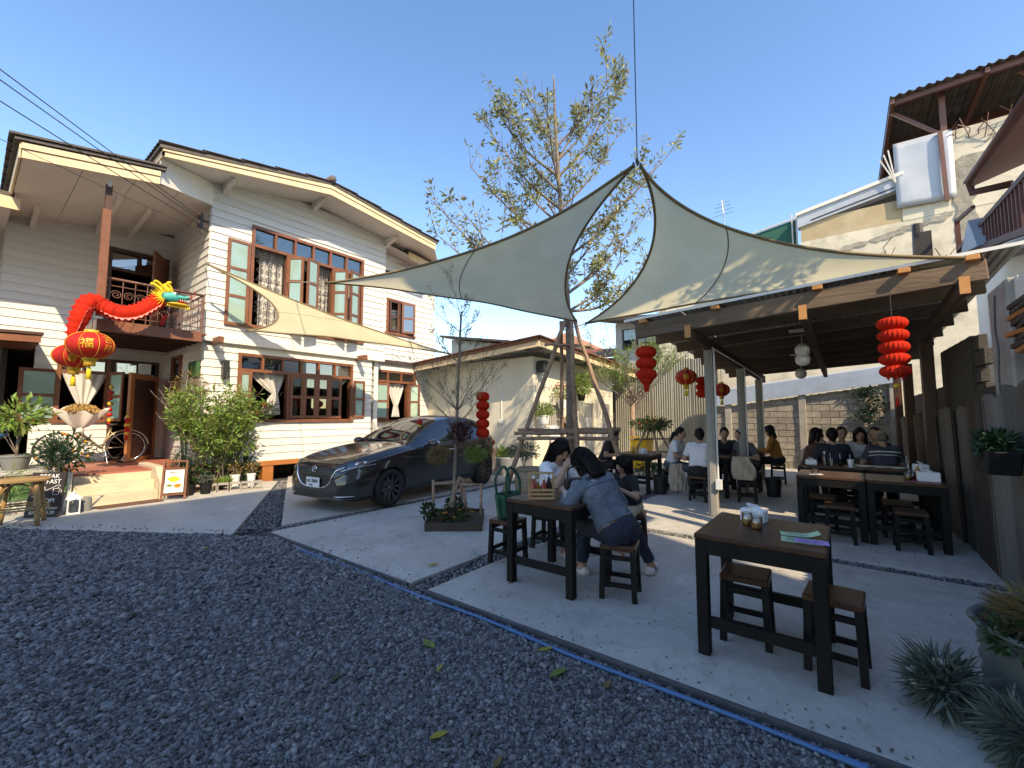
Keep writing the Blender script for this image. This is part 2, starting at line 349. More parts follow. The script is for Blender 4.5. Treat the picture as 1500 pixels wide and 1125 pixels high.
def mesh_np(name, verts, faces, m, parent=None, smooth=False, **kw):
    """fast mesh from numpy arrays; faces all with the same number of corners"""
    me = bpy.data.meshes.new(name); nv = len(verts); k = faces.shape[1]; nf = len(faces)
    v = np.asarray(verts, dtype=np.float64)
    loc = None
    if parent is not None:
        Mi = RM.get(rootof(parent).name)
        if Mi is not None:
            A = np.array(Mi.inverted()); v = v @ A[:3,:3].T + A[:3,3]
    else:
        loc = (float(v[:,0].mean()), float(v[:,1].mean()), float(v[:,2].min())); v = v - np.array(loc)
    me.vertices.add(nv); me.vertices.foreach_set('co', v.astype(np.float32).ravel())
    me.loops.add(nf*k); me.loops.foreach_set('vertex_index', faces.astype(np.int32).ravel())
    me.polygons.add(nf); me.polygons.foreach_set('loop_start', np.arange(0, nf*k, k, dtype=np.int32))
    if smooth: me.polygons.foreach_set('use_smooth', np.ones(nf, dtype=bool))
    me.update(calc_edges=True); me.validate()
    o = bpy.data.objects.new(name, me); COL.objects.link(o); me.materials.append(MT[m] if isinstance(m, str) else m)
    if parent is not None: o.parent = parent
    else: o.location = loc; RM[o.name] = Matrix.Translation(loc)
    return tag(o, **kw)
def leaf_mesh(name, pts, dirs, length, width, m, parent=None, fold=.25, jit=.4, **kw):
    """leaf-sized folded faces: one four-cornered leaf at each point, along each direction"""
    P = np.asarray(pts, float); D = np.asarray(dirs, float); n = len(P)
    D = D/np.maximum(np.linalg.norm(D, axis=1, keepdims=True), 1e-6)
    A = rng.normal(size=(n,3)); S = np.cross(D, A); S /= np.maximum(np.linalg.norm(S, axis=1, keepdims=True), 1e-6)
    U = np.cross(S, D)
    l = (np.asarray(length)*(1+jit*rng.uniform(-1, 1, n)))[:,None]; w = (np.asarray(width)*(1+jit*rng.uniform(-1, 1, n)))[:,None]
    a = P; b = P + D*l*.45 + S*w*.5 + U*w*fold; c = P + D*l; d = P + D*l*.45 - S*w*.5 + U*w*fold
    v = np.stack([a, b, c, d], 1).reshape(-1, 3); i = np.arange(n)*4
    f = np.concatenate([np.stack([i, i+1, i+2], 1), np.stack([i, i+2, i+3], 1)])
    return mesh_np(name, v, f, m, parent, **kw)
def text_obj(name, s, size, m, parent, M, extrude=.002, align='LEFT'):
    """lettering turned into a mesh, laid on the matrix M (x right, y up)"""
    cu = bpy.data.curves.new(name, 'FONT'); cu.body = s; cu.size = size; cu.extrude = extrude; cu.align_x = align
    t = bpy.data.objects.new(name, cu); COL.objects.link(t)
    dg = bpy.context.evaluated_depsgraph_get(); me = bpy.data.meshes.new_from_object(t.evaluated_get(dg))
    bpy.data.objects.remove(t)
    o = bpy.data.objects.new(name, me); COL.objects.link(o); me.materials.clear(); me.materials.append(MT[m])
    if parent is not None:
        o.parent = parent; Mi = RM.get(rootof(parent).name); M = (Mi.inverted() @ M) if Mi is not None else M
    me.transform(M); return o
def frame_matrix(origin, right, up):
    r_ = Vector(right).normalized(); u = Vector(up).normalized(); n = r_.cross(u)
    M = Matrix((r_, u, n)).transposed().to_4x4(); M.translation = Vector(origin); return M
def curve_pts(ctrl, n=24):
    """Catmull-Rom through control points"""
    c = [Vector(p) for p in ctrl]; c = [c[0]*2-c[1]] + c + [c[-1]*2-c[-2]]; out = []; segs = len(c)-3
    for i in range(segs):
        k = max(2, n//segs)
        for j in range(k):
            t = j/k; p0, p1, p2, p3 = c[i:i+4]
            out.append(.5*((2*p1) + (p2-p0)*t + (2*p0-5*p1+4*p2-p3)*t*t + (3*p1-p0-3*p2+p3)*t**3))
    out.append(c[-2]); return out
# ================================================================== the setting
b = B(); b.grid(lambda u, v: ((u-.5)*900, (v-.5)*900, -.075), 6, 6); b.build('ground', 'soil', kind='structure')
# gravel bed (sheet with gentle swells) and crushed stones
def gz(x, y): return -.034 + .016*noise.noise(Vector((x*.55, y*.55, 0))) + .008*noise.noise(Vector((x*2.3, y*2.3, 3)))
b = B(); b.grid(lambda u, v: (-14+u*30, -6+v*18, gz(-14+u*30, -6+v*18)-.012), 150, 90); b.build('gravel', 'gravel_bed', kind='structure')
SLABS = {
 'apron': [(-6, 9.75), (.46, 9.17), (2.28, 6.32), (4.72, 10.6), (4.72, 10.62), (1.6, 13.6), (-6, 13.6)],
 'car': [(2.86, 6.27), (9.9, 6.30), (9.9, 11.2), (5.22, 11.2)],
 'mid': [(2.62, 3.20), (16.2, 3.20), (16.2, 6.03), (2.60, 6.03)],
 'front': [(2.60, -2.4), (5.64, -2.4), (5.64, 2.96), (2.61, 2.96)],
 'shed': [(5.86, -2.4), (15.6, -2.4), (15.6, 2.96), (5.86, 2.96)],
 'rear': [(9.9, 6.3), (18, 6.3), (18, 7.2), (9.9, 7.2)],
}
for k, poly in SLABS.items():
    b = B(); b.prism(poly, -.11, 0.0); b.build('concrete_pavement', 'concrete', kind='structure', bevel=.012, seg=2)
b = B(); b.bb(2.575, -2.4, -.12, 2.598, 2.96, .004); b.bb(2.578, 3.2, -.12, 2.600, 6.03, .004); b.build('pavement_edge_strip', 'kerb_dark', kind='structure')
def stones(n, xr, yr, size, keep):
    x = rng.uniform(*xr, n*3); y = rng.uniform(*yr, n*3); k = keep(x, y); x = x[k][:n]; y = y[k][:n]; return x, y, size*rng.uniform(.55, 1.45, len(x))
def in_bed(x, y):
    a = (x < 2.57) & (y < 9.17 - (x-.46)*1.566) & (y < 9.3)
    return a
X = []; Y = []; S = []
def ring(d0, d1, dens, size):
    m = 7.5; n = int(dens*(m*2)*(m*2)); x = rng.uniform(-m*.6, m*.4+.0, n); y = rng.uniform(-2.0, 9.2, n)
    d = np.hypot(x, y); ang = np.degrees(np.arctan2(y, x))
    k = in_bed(x, y) & (d >= d0) & (d < d1) & (ang > -22) & (ang < 100); X.append(x[k]); Y.append(y[k]); S.append(size*np.clip(rng.lognormal(-.08, .42, k.sum()), .35, 2.3))
ring(1.2, 2.6, 10500, .0088); ring(2.6, 4.4, 6200, .0105); ring(4.4, 9.5, 2500, .014)
def strip(x0, x1, y0, y1, dens=2200, size=.015, shear=None):
    n = int(abs((x1-x0)*(y1-y0))*dens); u = rng.uniform(0, 1, n); v = rng.uniform(0, 1, n)
    X.append(x0+(x1-x0)*u); Y.append(y0+(y1-y0)*v); S.append(size*rng.uniform(.5, 1.5, n))
strip(2.6, 11, 2.97, 3.19); strip(2.7, 9.8, 6.04, 6.26); strip(5.65, 5.85, -1.2, 2.96)
n = 2600; u = rng.uniform(0, 1, n); v = rng.uniform(0, 1, n); X.append(2.3+u*2.5+v*.5); Y.append(6.28+u*4.4); S.append(.017*rng.uniform(.5, 1.5, n))
n = 130; X.append(2.61+np.abs(rng.normal(0, .10, n))); Y.append(rng.uniform(-1.6, 6.0, n)); S.append(.008*rng.uniform(.4, 1.3, n))   # stray stones kicked onto the slab
n = 90; X.append(rng.uniform(.3, 2.6, n)); Y.append(9.25-(X[-1]-.46)*1.566+np.abs(rng.normal(0, .12, n))); S.append(.013*rng.uniform(.4, 1.3, n))
n = 120; X.append(rng.uniform(2.7, 10, n)); Y.append(np.where(rng.random(n) < .5, 3.08, 6.15)+rng.normal(0, .2, n)); S.append(.011*rng.uniform(.4, 1.3, n))
X = np.concatenate(X); Y = np.concatenate(Y); S = np.concatenate(S); n = len(X)
Zb = np.array([gz(a, c) for a, c in zip(X, Y)])
strip_mask = X > 2.58
on_strip = ((Y > 2.96) & (Y < 3.2)) | ((Y > 6.03) & (Y < 6.27)) | ((X > 5.64) & (X < 5.86) & (Y < 2.97)) | (((Y-6.3)*.57 > X-3.0) & (Y > 6.2))
Zb = np.where(strip_mask, np.where(on_strip, -.03, .002), Zb); Zb = np.where(~strip_mask & (Y > 9.17-(X-.46)*1.566), .002, Zb)
base = np.array([(-1,-1,-1),(1,-1,-1),(1,1,-1),(-1,1,-1),(-1,-1,1),(1,-1,1),(1,1,1),(-1,1,1)], float)
vv = base[None]*np.stack([rng.uniform(.7, 1.5, n), rng.uniform(.6, 1.1, n), rng.uniform(.35, .8, n)], 1)[:,None,:]
vv = vv*(1+rng.uniform(-.38, .30, (n, 8, 3)))*S[:,None,None]*.62
an = rng.uniform(0, 2*np.pi, n); tl = rng.normal(0, .45, n); tl2 = rng.normal(0, .45, n)
ca, sa = np.cos(tl)[:,None], np.sin(tl)[:,None]; y_, z_ = vv[:,:,1]*ca-vv[:,:,2]*sa, vv[:,:,1]*sa+vv[:,:,2]*ca; vv = np.stack([vv[:,:,0], y_, z_], 2)
ca, sa = np.cos(tl2)[:,None], np.sin(tl2)[:,None]; x_, z_ = vv[:,:,0]*ca-vv[:,:,2]*sa, vv[:,:,0]*sa+vv[:,:,2]*ca; vv = np.stack([x_, vv[:,:,1], z_], 2)
ca, sa = np.cos(an)[:,None], np.sin(an)[:,None]; x_, y_ = vv[:,:,0]*ca-vv[:,:,1]*sa, vv[:,:,0]*sa+vv[:,:,1]*ca; vv = np.stack([x_, y_, vv[:,:,2]], 2)
vv += np.stack([X, Y, Zb + S*rng.uniform(-.1, .7, n)], 1)[:,None,:]
fb = np.array([(0,3,2,1),(4,5,6,7),(0,1,5,4),(1,2,6,5),(2,3,7,6),(3,0,4,7)])
ff = (fb[None]+(np.arange(n)*8)[:,None,None]).reshape(-1, 4)
print('stones', n)
mesh_np('gravel_stones', vv.reshape(-1, 3), ff, 'gravel_stone', label='loose crushed grey stones covering the yard and the joints', cat='gravel', kind='stuff')
# blue water pipe lying along the edge of the concrete
t = B(); pp = curve_pts([(2.585,5.35,-.045),(2.50,4.9,-.012),(2.52,4.0,-.012),(2.50,3.0,-.014),(2.515,2.2,-.010),(2.49,1.4,-.014),(2.505,.6,-.012),(2.49,-.2,-.014),(2.49,-1.4,-.03)], 40)
t.tube(pp, .0115, 10); t.cyl((2.512,2.0,-.011),(2.508,1.9,-.011),.0155,n=10); t.cyl((2.503,.1,-.013),(2.501,.0,-.013),.0155,n=10)
t.build('water_pipe', 'blue_pipe', smooth=True, autos=True, label='thin blue plastic water pipe half buried along the concrete edge', cat='pipe')
def fallen_leaf(x, y, z, rz, L, W, m, label, curl=.25):
    q = B()
    def fn(u, v):
        w = W*math.sin(math.pi*min(1, max(0.02, u))**.85)*.5; s_ = (v-.5)*2
        lx = (u-.5)*L; ly = s_*w
        zz = z + .012 + curl*abs(s_)*w + .35*curl*(u-.5)**2*L
        return (x+lx*math.cos(rz)-ly*math.sin(rz), y+lx*math.sin(rz)+ly*math.cos(rz), zz)
    q.grid(fn, 8, 4); q.build('fallen_leaf', m, smooth=True, label=label, cat='leaf', group='leaves fallen on the gravel')
for x, y, z, rz, L, W, m, lab in [
 (2.02,2.27,-.02,1.35,.15,.06,'leaf_shrub','large green leaf standing up on the gravel left of centre'),
 (2.44,1.62,-.02,2.6,.13,.035,'leaf_yellow','upright yellow leaf by the blue pipe'),
 (2.27,1.42,-.02,2.9,.14,.05,'leaf_shrub','green leaf lying beside the blue pipe'),
 (2.35,1.14,-.02,.1,.10,.035,'leaf_dry','brown leaf lying close to the blue pipe'),
 (1.88,2.01,-.02,.4,.09,.022,'leaf_yellow','thin yellow leaf below the large green leaf'),
 (1.50,1.60,-.02,-.4,.10,.04,'leaf_yellow','ochre leaf on the gravel in the foreground'),
 (1.55,1.28,-.02,.2,.09,.03,'leaf_dry','tan leaf on the gravel in the foreground'),
 (3.05,3.36,.002,-.2,.14,.05,'leaf_yellow','yellow leaf lying on the concrete below the planter box'),
 (1.85,5.9,-.02,.3,.12,.05,'leaf_yellow','yellow leaf far back on the gravel near the apron'),
 (1.45,2.42,-.02,.6,.11,.03,'leaf_dark','dark green blade of leaf on the gravel')]:
    fallen_leaf(x, y, z, rz, L, W, m, lab)

# specks of dry leaf litter on the concrete
n = 520; x = rng.uniform(2.7, 9.5, n); y = rng.uniform(-1.0, 6.0, n); P_ = np.stack([x, y, np.full(n, .004)], 1); a = rng.uniform(0, 6.28, n); D = np.stack([np.cos(a), np.sin(a), rng.uniform(.0, .25, n)], 1)
leaf_mesh('leaf_litter', P_, D, np.where(rng.random(n) < .9, .014, .05), np.where(rng.random(n) < .9, .007, .02), 'leaf_dry', label='specks of dry leaf litter scattered on the concrete', cat='leaf litter', kind='stuff')

P_, D = [], []
for (cx, cy, r_, k) in ((1.35, 7.1, .45, 260), (2.35, 5.2, .18, 60), (1.1, 1.55, .12, 70), (1.65, 3.1, .15, 40), (2.5, 4.0, .1, 30), (2.0, 3.9, .1, 30), (.9, 2.6, .12, 40)):
    for i in range(k): a = random.uniform(0, 6.28); q_ = r_*math.sqrt(random.random()); P_.append((cx+q_*math.cos(a), cy+q_*math.sin(a), -.04)); D.append((random.gauss(0, .5), random.gauss(0, .5), 1))
leaf_mesh('weeds', P_, D, .035, .010, 'leaf_dark', label='sparse green weeds sprouting through the gravel', cat='weeds', kind='stuff')
# ================================================================== wooden house
house = thing('wooden_house', 'white two-storey wooden house with lapped siding, brown windows and balcony', 'house', (5.4, 13.5, 0))
PL = {}
def plank_mesh(sgn):
    if sgn in PL: return PL[sgn]
    me = bpy.data.meshes.new('siding_plank'); d0, d1, h = .027, .006, 1.0
    vs = [(0,0,0),(1,0,0),(1,sgn*d0,0),(0,sgn*d0,0),(0,0,h),(1,0,h),(1,sgn*d1,h),(0,sgn*d1,h)]
    fs = [(0,3,2,1),(4,5,6,7),(0,1,5,4),(1,2,6,5),(2,3,7,6),(3,0,4,7)]
    if sgn > 0: fs = [tuple(reversed(f)) for f in fs]
    me.from_pydata(vs, [], [tuple(reversed(f)) for f in fs]); me.materials.append(MT['white_siding']); me.update(); PL[sgn] = me; return me
def wall_boxes(b, plane, c, th, u0, u1, z0, z1, holes):
    us = sorted({u0, u1, *[min(max(h[0], u0), u1) for h in holes], *[min(max(h[1], u0), u1) for h in holes]})
    for a, e in zip(us, us[1:]):
        if e-a < 1e-4: continue
        cuts = sorted([(h[2], h[3]) for h in holes if h[0] < e-1e-4 and h[1] > a+1e-4]); z = z0
        for lo, hi in cuts + [(z1, z1)]:
            if lo > z+1e-4:
                if plane == 'Y': b.bb(a, c, z, e, c+th, min(lo, z1))
                else: b.bb(c, a, z, c+th, e, min(lo, z1))
            z = max(z, hi)
def siding(plane, c, u0, u1, z0, z1, holes=(), pitch=.178, topf=None, th=.12, name='wall'):
    """backing wall with real openings and one board per course on its face"""
    b = B(); wall_boxes(b, plane, c, th, u0, u1, z0, z1, holes); w = b.build(name, 'white_paint', house)
    sgn = -1 if plane == 'Y' else 1; me = plank_mesh(sgn); z = z0
    while z < z1-.03:
        h = min(pitch+.012, z1-z); a, e = u0, u1
        if topf:
            while a < e and topf(a) < z+.05: a += .05
            while e > a and topf(e) < z+.05: e -= .05
        segs = [(a, e)]
        for hl in holes:
            if hl[2] < z+pitch*.6 and hl[3] > z+pitch*.4:
                ns = []
                for p, q in segs:
                    if hl[0] > p+.01: ns.append((p, min(q, hl[0])))
                    if hl[1] < q-.01: ns.append((max(p, hl[1]), q))
                segs = [s for s in ns if s[1]-s[0] > .015]
        for p, q in segs:
            o = bpy.data.objects.new('siding_plank', me); COL.objects.link(o); o.parent = w
            L = house.location
            if plane == 'Y': o.location = (p-L.x, c-.001-L.y, z-L.z)
            else: o.location = (c-.001-L.x, p-L.y, z-L.z); o.rotation_euler = (0, 0, R(90))
            o.scale = (q-p, 1, h); o.rotation_euler.x = random.uniform(-.004, .004) if plane == 'Y' else 0
        z += pitch
    return w
YF = 10.9
zs = lambda x: (6.43+.2*(x-2.12)) if x < 5.46 else (7.09-.1*(x-5.46))     # soffit line of the gable
H_up = [(4.02, 7.0, 3.62, 6.03)]
siding('Y', YF, 3.2, 7.75, 3.28, 7.05, H_up, topf=zs)
H_lo = [(3.88, 6.78, 1.42, 2.97)]
siding('Y', YF+.06, 3.2, 7.4, .46, 3.14, H_lo)
siding('X', 3.2, YF, 13.5, 3.28, 6.6, [], topf=lambda y: 6.6)
siding('X', 3.2, YF+.06, 13.5, .46, 3.14, [(12.25, 12.95, 1.5, 2.95)])
siding('Y', 13.5, .40, 3.2, 3.02, 6.1, [(1.95, 3.1, 3.25, 5.48)], topf=lambda x: 5.62+.19*(x-.4))
siding('Y', 13.5, .95, 3.2, .5, 3.02, [(1.28, 2.14, 1.42, 2.83), (2.14, 3.02, .5, 2.83)])
siding('X', .40, 13.5, 17.0, 3.02, 6.0, [])
YR = 11.3
siding('Y', YR, 7.75, 10.1, 3.28, 6.7, [(8.1, 9.2, 4.15, 5.25)])
siding('Y', YR, 7.4, 10.0, .46, 3.28, [(7.62, 9.3, 1.38, 2.95)])
siding('X', 7.55, YF+.12, YR, .46, 3.2, []) 
b = B(); b.bb(3.14, YF-.05, 3.14, 7.78, YF+.14, 3.29); b.build('floor_band', 'white_paint', house, bevel=.01)
b = B(); b.bb(3.15, YF-.02, 3.14, 3.30, YF+.06, 3.30)
b.build('corner_board', 'white_paint', house)
for px in (3.38, 6.9):
    b = B(); b.bb(px-.05, YF-.42, 3.08, px+.05, YF+.05, 3.22); b.build('bracket_beam', 'brown_frame', house, bevel=.01)
# interior rooms: floors, back walls
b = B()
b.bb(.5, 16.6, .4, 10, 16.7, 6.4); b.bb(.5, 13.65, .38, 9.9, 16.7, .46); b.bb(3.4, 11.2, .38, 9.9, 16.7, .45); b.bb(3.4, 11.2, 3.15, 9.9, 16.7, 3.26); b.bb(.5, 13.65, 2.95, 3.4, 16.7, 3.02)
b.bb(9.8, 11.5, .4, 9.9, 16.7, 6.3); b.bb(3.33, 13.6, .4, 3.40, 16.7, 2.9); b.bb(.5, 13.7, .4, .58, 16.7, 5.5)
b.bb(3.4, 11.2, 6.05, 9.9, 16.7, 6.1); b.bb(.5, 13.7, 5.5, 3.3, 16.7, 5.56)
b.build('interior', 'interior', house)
# ---- main gable roof
YG = 10.0; YB = 17.2
zt = lambda x: (6.68+.226*(x-2.13)) if x < 5.45 else (7.43-.108*(x-5.45))
roof = B()
for (xa, xb) in ((2.05, 5.45), (5.45, 9.02)):
    b = roof; b.slab([(xa, YG-.04, zt(xa)-.10), (xb, YG-.04, zt(xb)-.10), (xb, YB, zt(xb)-.10), (xa, YB, zt(xa)-.10)], (0,0,.06))
roof = roof.build('roof', 'roof_tile', house)
def tile_rows(x0, x1, ya, yb, zf, n, name='roof_tile_row'):
    """rows of corrugated cement tiles, each row overlapping the one below"""
    for i in range(n):
        xa = x0+(x1-x0)*i/n; xb = x0+(x1-x0)*(i+1)/n; up = 1 if zf(xb) > zf(xa) else -1
        if up > 0: xb += .06
        else: xa -= .06
        b = B(); NY = int((yb-ya)/.04)
        def fn(u, v):
            x = xa+(xb-xa)*u; y = ya+(yb-ya)*v; lift = .035*((1-u) if up > 0 else u)
            return (x, y, zf(x)-.03+lift+.022*math.cos(2*math.pi*y/.16))
        b.grid(fn, 1, NY); b.build(name, 'roof_tile', roof, solid=.012)
tile_rows(2.02, 5.45, YG-.08, YG+1.6, zt, 5); tile_rows(5.45, 9.06, YG-.08, YG+1.6, zt, 5)
b = B(); b.tube([(5.45, YG-.1, 7.46), (5.45, YB, 7.46)], .09, 8); b.build('ridge_cap', 'roof_tile', house, smooth=True)
fb_ = lambda x: (6.43+.195*(x-2.12)) if x < 5.46 else (7.08-.095*(x-5.46))
def fascia(pa, pb, ya, th=.035, split=.58):
    (xa, za, zb_), (xb, zc, zd) = pa, pb       # x, bottom z, top z
    m1 = za+(zb_-za)*split; m2 = zc+(zd-zc)*split
    b = B(); b.slab([(xa, ya, za), (xb, ya, zc), (xb, ya, m2), (xa, ya, m1)], (0, th, 0)); b.build('fascia_board', 'fascia_cream', house)
    b = B(); b.slab([(xa, ya-.022, m1+.006), (xb, ya-.022, m2+.006), (xb, ya-.022, zd), (xa, ya-.022, zb_)], (0, th, 0)); b.build('fascia_board', 'fascia_cream', house)
fascia((2.10, fb_(2.1), zt(2.1)-.09), (5.46, fb_(5.46), zt(5.46)-.09), YG)
fascia((5.46, fb_(5.46), zt(5.46)-.09), (8.96, fb_(8.96), zt(8.96)-.09), YG)
b = B(); b.slab([(2.10, YG, fb_(2.1)), (2.10, YG+2.2, fb_(2.1)), (2.10, YG+2.2, zt(2.1)-.09), (2.10, YG, zt(2.1)-.09)], (.035, 0, 0)); b.build('fascia_board', 'fascia_cream', house)
for xa, xb in ((2.13, 3.75), (3.75, 5.46), (5.46, 7.2), (7.2, 8.94)):      # soffit panels
    b = B(); b.slab([(xa+.004, YG+.03, fb_(xa)+.05), (xb-.004, YG+.03, fb_(xb)+.05), (xb-.004, YF+3, fb_(xb)+.05), (xa+.004, YF+3, fb_(xa)+.05)], (0, 0, .015)); b.build('soffit_panel', 'soffit_paint', house)
b = B(); b.slab([(8.94, YG+.03, fb_(8.94)+.05), (9.85, YR-.5, 6.6), (9.85, YR+2, 6.6), (8.94, YR+2, fb_(8.94)+.05)], (0,0,.02)); b.slab([(7.7, YR-.5, 6.72), (9.9, YR-.5, 6.5), (9.9, YR+2, 6.5), (7.7, YR+2, 6.72)], (0,0,.02)); b.build('soffit_panel', 'soffit_paint', house)
b = B(); b.slab([(8.5, YR-.55, 6.72), (9.9, YR-.55, 6.56), (9.9, YB, 6.56), (8.5, YB, 6.72)], (0,0,.08)); b.build('lower_roof', 'roof_tile', house)
b = B(); b.slab([(8.5, YR-.58, 6.5), (9.9, YR-.58, 6.34), (9.9, YR-.58, 6.56), (8.5, YR-.58, 6.72)], (0,.03,0)); b.build('fascia_board', 'fascia_cream', house)
for x in (3.42, 5.46, 7.75):
    b = B(); z = fb_(x)+.04; b.slab([(x-.05, YF, z), (x-.05, YF, z-.24), (x-.05, YG+.45, z-.10), (x-.05, YG+.38, z)], (.1, 0, 0)); b.build('lookout_beam', 'soffit_paint', house)
    b = B(); b.cyl((x, YG+.37, z-.02), (x, YG+.37, z-.12), .035, n=10); b.build('eave_lamp', 'white_plastic', house, smooth=True)
# ---- lower roof over the balcony
YL = 10.15
fl = lambda x: 5.60+.19*(x-.38)
fascia((.38, fl(.38), fl(.38)+.25), (2.12, fl(2.12), fl(2.12)+.25), YL)
b = B(); b.slab([(.36, YL, fl(.36)), (.36, 13.6, fl(.36)), (.36, 13.6, fl(.36)+.25), (.36, YL, fl(.36)+.25)], (.03, 0, 0)); b.build('fascia_board', 'fascia_cream', house)
for i in range(4):
    xa, xb = .40+i*.7, min(.40+(i+1)*.7, 3.2)
    fy = lambda x: YL+.03 if x <= 2.12 else YL+.03+(x-2.12)*.66
    b = B(); b.slab([(xa+.004, fy(xa), fl(xa)+.04), (xb-.004, fy(xb), fl(xb)+.04), (xb-.004, 13.5, fl(xb)+.04), (xa+.004, 13.5, fl(xa)+.04)], (0, 0, .015)); b.build('soffit_panel', 'soffit_paint', house)
b = B(); b.slab([(2.10, YL+.02, fl(2.1)+.03), (3.2, YF-.04, fl(3.2)+.03), (3.2, YF-.04, 6.68), (2.10, YL+.02, 6.46)], (.01, .02, 0)); b.build('soffit_closure', 'soffit_paint', house)
b = B(); b.slab([(.30, YL-.05, fl(.3)+.27), (2.2, YL-.05, fl(2.2)+.27), (2.2, 17, fl(2.2)+.27), (.30, 17, fl(.3)+.27)], (0,0,.05)); b.build('balcony_roof', 'roof_tile', house)
zfl = lambda x: fl(x)+.36
def rows_y(x0, x1, ya, yb, zf, n):
    for i in range(n):
        y0 = ya+(yb-ya)*i/n; y1 = ya+(yb-ya)*(i+1)/n+.05
        b = B(); b.slab([(x0-.03*(n-i)/n, y0, zf(x0)-.03), (x1, y0, zf(x1)-.03), (x1, y1, zf(x1)+.0), (x0-.03*(n-i)/n, y1, zf(x0)+.0)], (0,0,.035)); b.build('roof_tile_row', 'roof_tile', house)
rows_y(.27, 2.2, YL-.08, 13.6, zfl, 9)
for x, yl in ((.75, 12.6), (1.75, 11.2), (2.3, 11.6)):
    b = B(); z = fl(x)+.04; b.slab([(x-.04, 13.5, z), (x-.04, 13.5, z-.22), (x-.04, yl+.2, z-.1), (x-.04, yl, z)], (.08, 0, 0)); b.build('lookout_beam', 'soffit_paint', house)
b = B(); b.slab([(-4, 12.0, 5.35), (.42, 12.0, 5.55), (.42, 17, 5.55), (-4, 17, 5.35)], (0,0,.09)); b.build('lower_roof', 'roof_tile', house)
b = B(); b.slab([(-4, 11.98, 5.13), (.5, 11.98, 5.33), (.5, 11.98, 5.55), (-4, 11.98, 5.35)], (0,.03,0)); b.build('fascia_board', 'fascia_cream', house)
b = B(); b.slab([(-4, 12.03, 5.2), (.4, 12.03, 5.38), (.4, 15, 5.38), (-4, 15, 5.2)], (0,0,.02)); b.build('soffit_panel', 'soffit_paint', house)
# porch roof at the far left
b = B(); b.slab([(-3, 12.2, 2.95), (.95, 12.2, 3.08), (.95, 16, 3.08), (-3, 16, 2.95)], (0,0,.05)); b.build('lower_roof', 'brown_dark', house)
for i in range(6):
    b = B(); b.beam((-3, 12.25+i*.32, 2.86), (.92, 12.25+i*.32, 2.99), .05, .12); b.build('joist', 'brown_frame', house)
# ---- windows
def sash(par, w, h, n, M, glassm='pane_clear', fm='brown_frame', st=.065, th=.035, name='sash'):
    """one casement sash built in its own plane (x right, y up) and set by M"""
    def pb(a, c, d, e, t): 
        q = B(); q.bb(a, c, -t/2, d, e, t/2); q.v = [tuple(M @ Vector(v)) for v in q.v]; return q
    f = B()
    for a, c, d, e in [(0,0,st,h),(w-st,0,w,h)] + [(st, k*(h-st)/n, w-st, k*(h-st)/n+st) for k in range(n+1)]:
        f.add(pb(a, c, d, e, th).v, [(0,3,2,1),(4,5,6,7),(0,1,5,4),(1,2,6,5),(2,3,7,6),(3,0,4,7)])
    s = f.build(name, fm, par)
    for k in range(n):
        pb(st, k*(h-st)/n+st, w-st, (k+1)*(h-st)/n, .008).build('pane', glassm, par)
    return s
def wmat(x, y, z, ang):     # sash standing at (x, y, z), turned by ang about the vertical; 0 = flat in the facade
    return frame_matrix((x, y, z), (math.cos(ang), math.sin(ang), 0), (0,0,1))
def window_frame(x0, x1, z0, z1, y, tz, nt, mulls, tg='pane_dark', name='window', fm='brown_frame', dep=.12):
    f = B(); st = .07
    f.bb(x0, y-.05, z0, x0+st, y+dep, z1); f.bb(x1-st, y-.05, z0, x1, y+dep, z1)
    f.bb(x0+st, y-.049, z1-st, x1-st, y+dep, z1); f.bb(x0-.04, y-.07, z0-.05, x1+.04, y+dep, z0+.02)
    if tz: f.bb(x0+st, y-.048, tz-.035, x1-st, y+dep, tz+.035)
    for m_ in mulls: f.bb(m_-.03, y-.045, z0+.02, m_+.03, y+dep-.01, (tz or z1)-.036)
    w = f.build(name, fm, house)
    if tz:
        for k in range(nt):
            a = x0+st+(x1-x0-2*st)*k/nt; e = x0+st+(x1-x0-2*st)*(k+1)/nt
            if k: q = B(); q.bb(a-.025, y-.044, tz+.036, a+.025, y+dep-.012, z1-st-.001); q.build('mullion', fm, w)
            q = B(); q.bb(a+.0255, y+.02, tz+.036, e-.0255, y+.028, z1-st-.001); q.build('pane', tg, w)
    return w
def curtain(par, x0, x1, z0, z1, y, gather=None, n=26, amp=.025, tie=None):
    """hanging cloth with folds; gather=(xc, zc, w): pulled together at a point"""
    q = B()
    def fn(u, v):
        x = x0+(x1-x0)*u; z = z1+(z0-z1)*v; k = 1.0
        if gather:
            xc, zc, w = gather; d = (z1-z)/(z1-zc)
            k = (1-(1-w)*min(1, d)**1.15) if d <= 1 else w+(1-w)*.35*(d-1)**.8*1.6
            x = xc+(x-xc)*k if d < 1 else xc+(x-xc)*min(k, .6)
            t = min(1, d); x = x*1.0
        return (x, y+amp*math.sin(u*n*1.0)*(.4+.6*k)+.012*math.sin(u*9+v*4), z)
    q.grid(fn, 56, 26); return q.build('curtain', 'curtain', par, smooth=True)
def scroll(b, cx, cz, y, s, flip=1):
    pts = []
    for i in range(22):
        t = i/21*3.6*math.pi; rr = s*(1-.8*i/21); pts.append((cx+flip*rr*math.cos(t), y, cz+rr*math.sin(t)))
    b.tube(pts, .0075, 5)
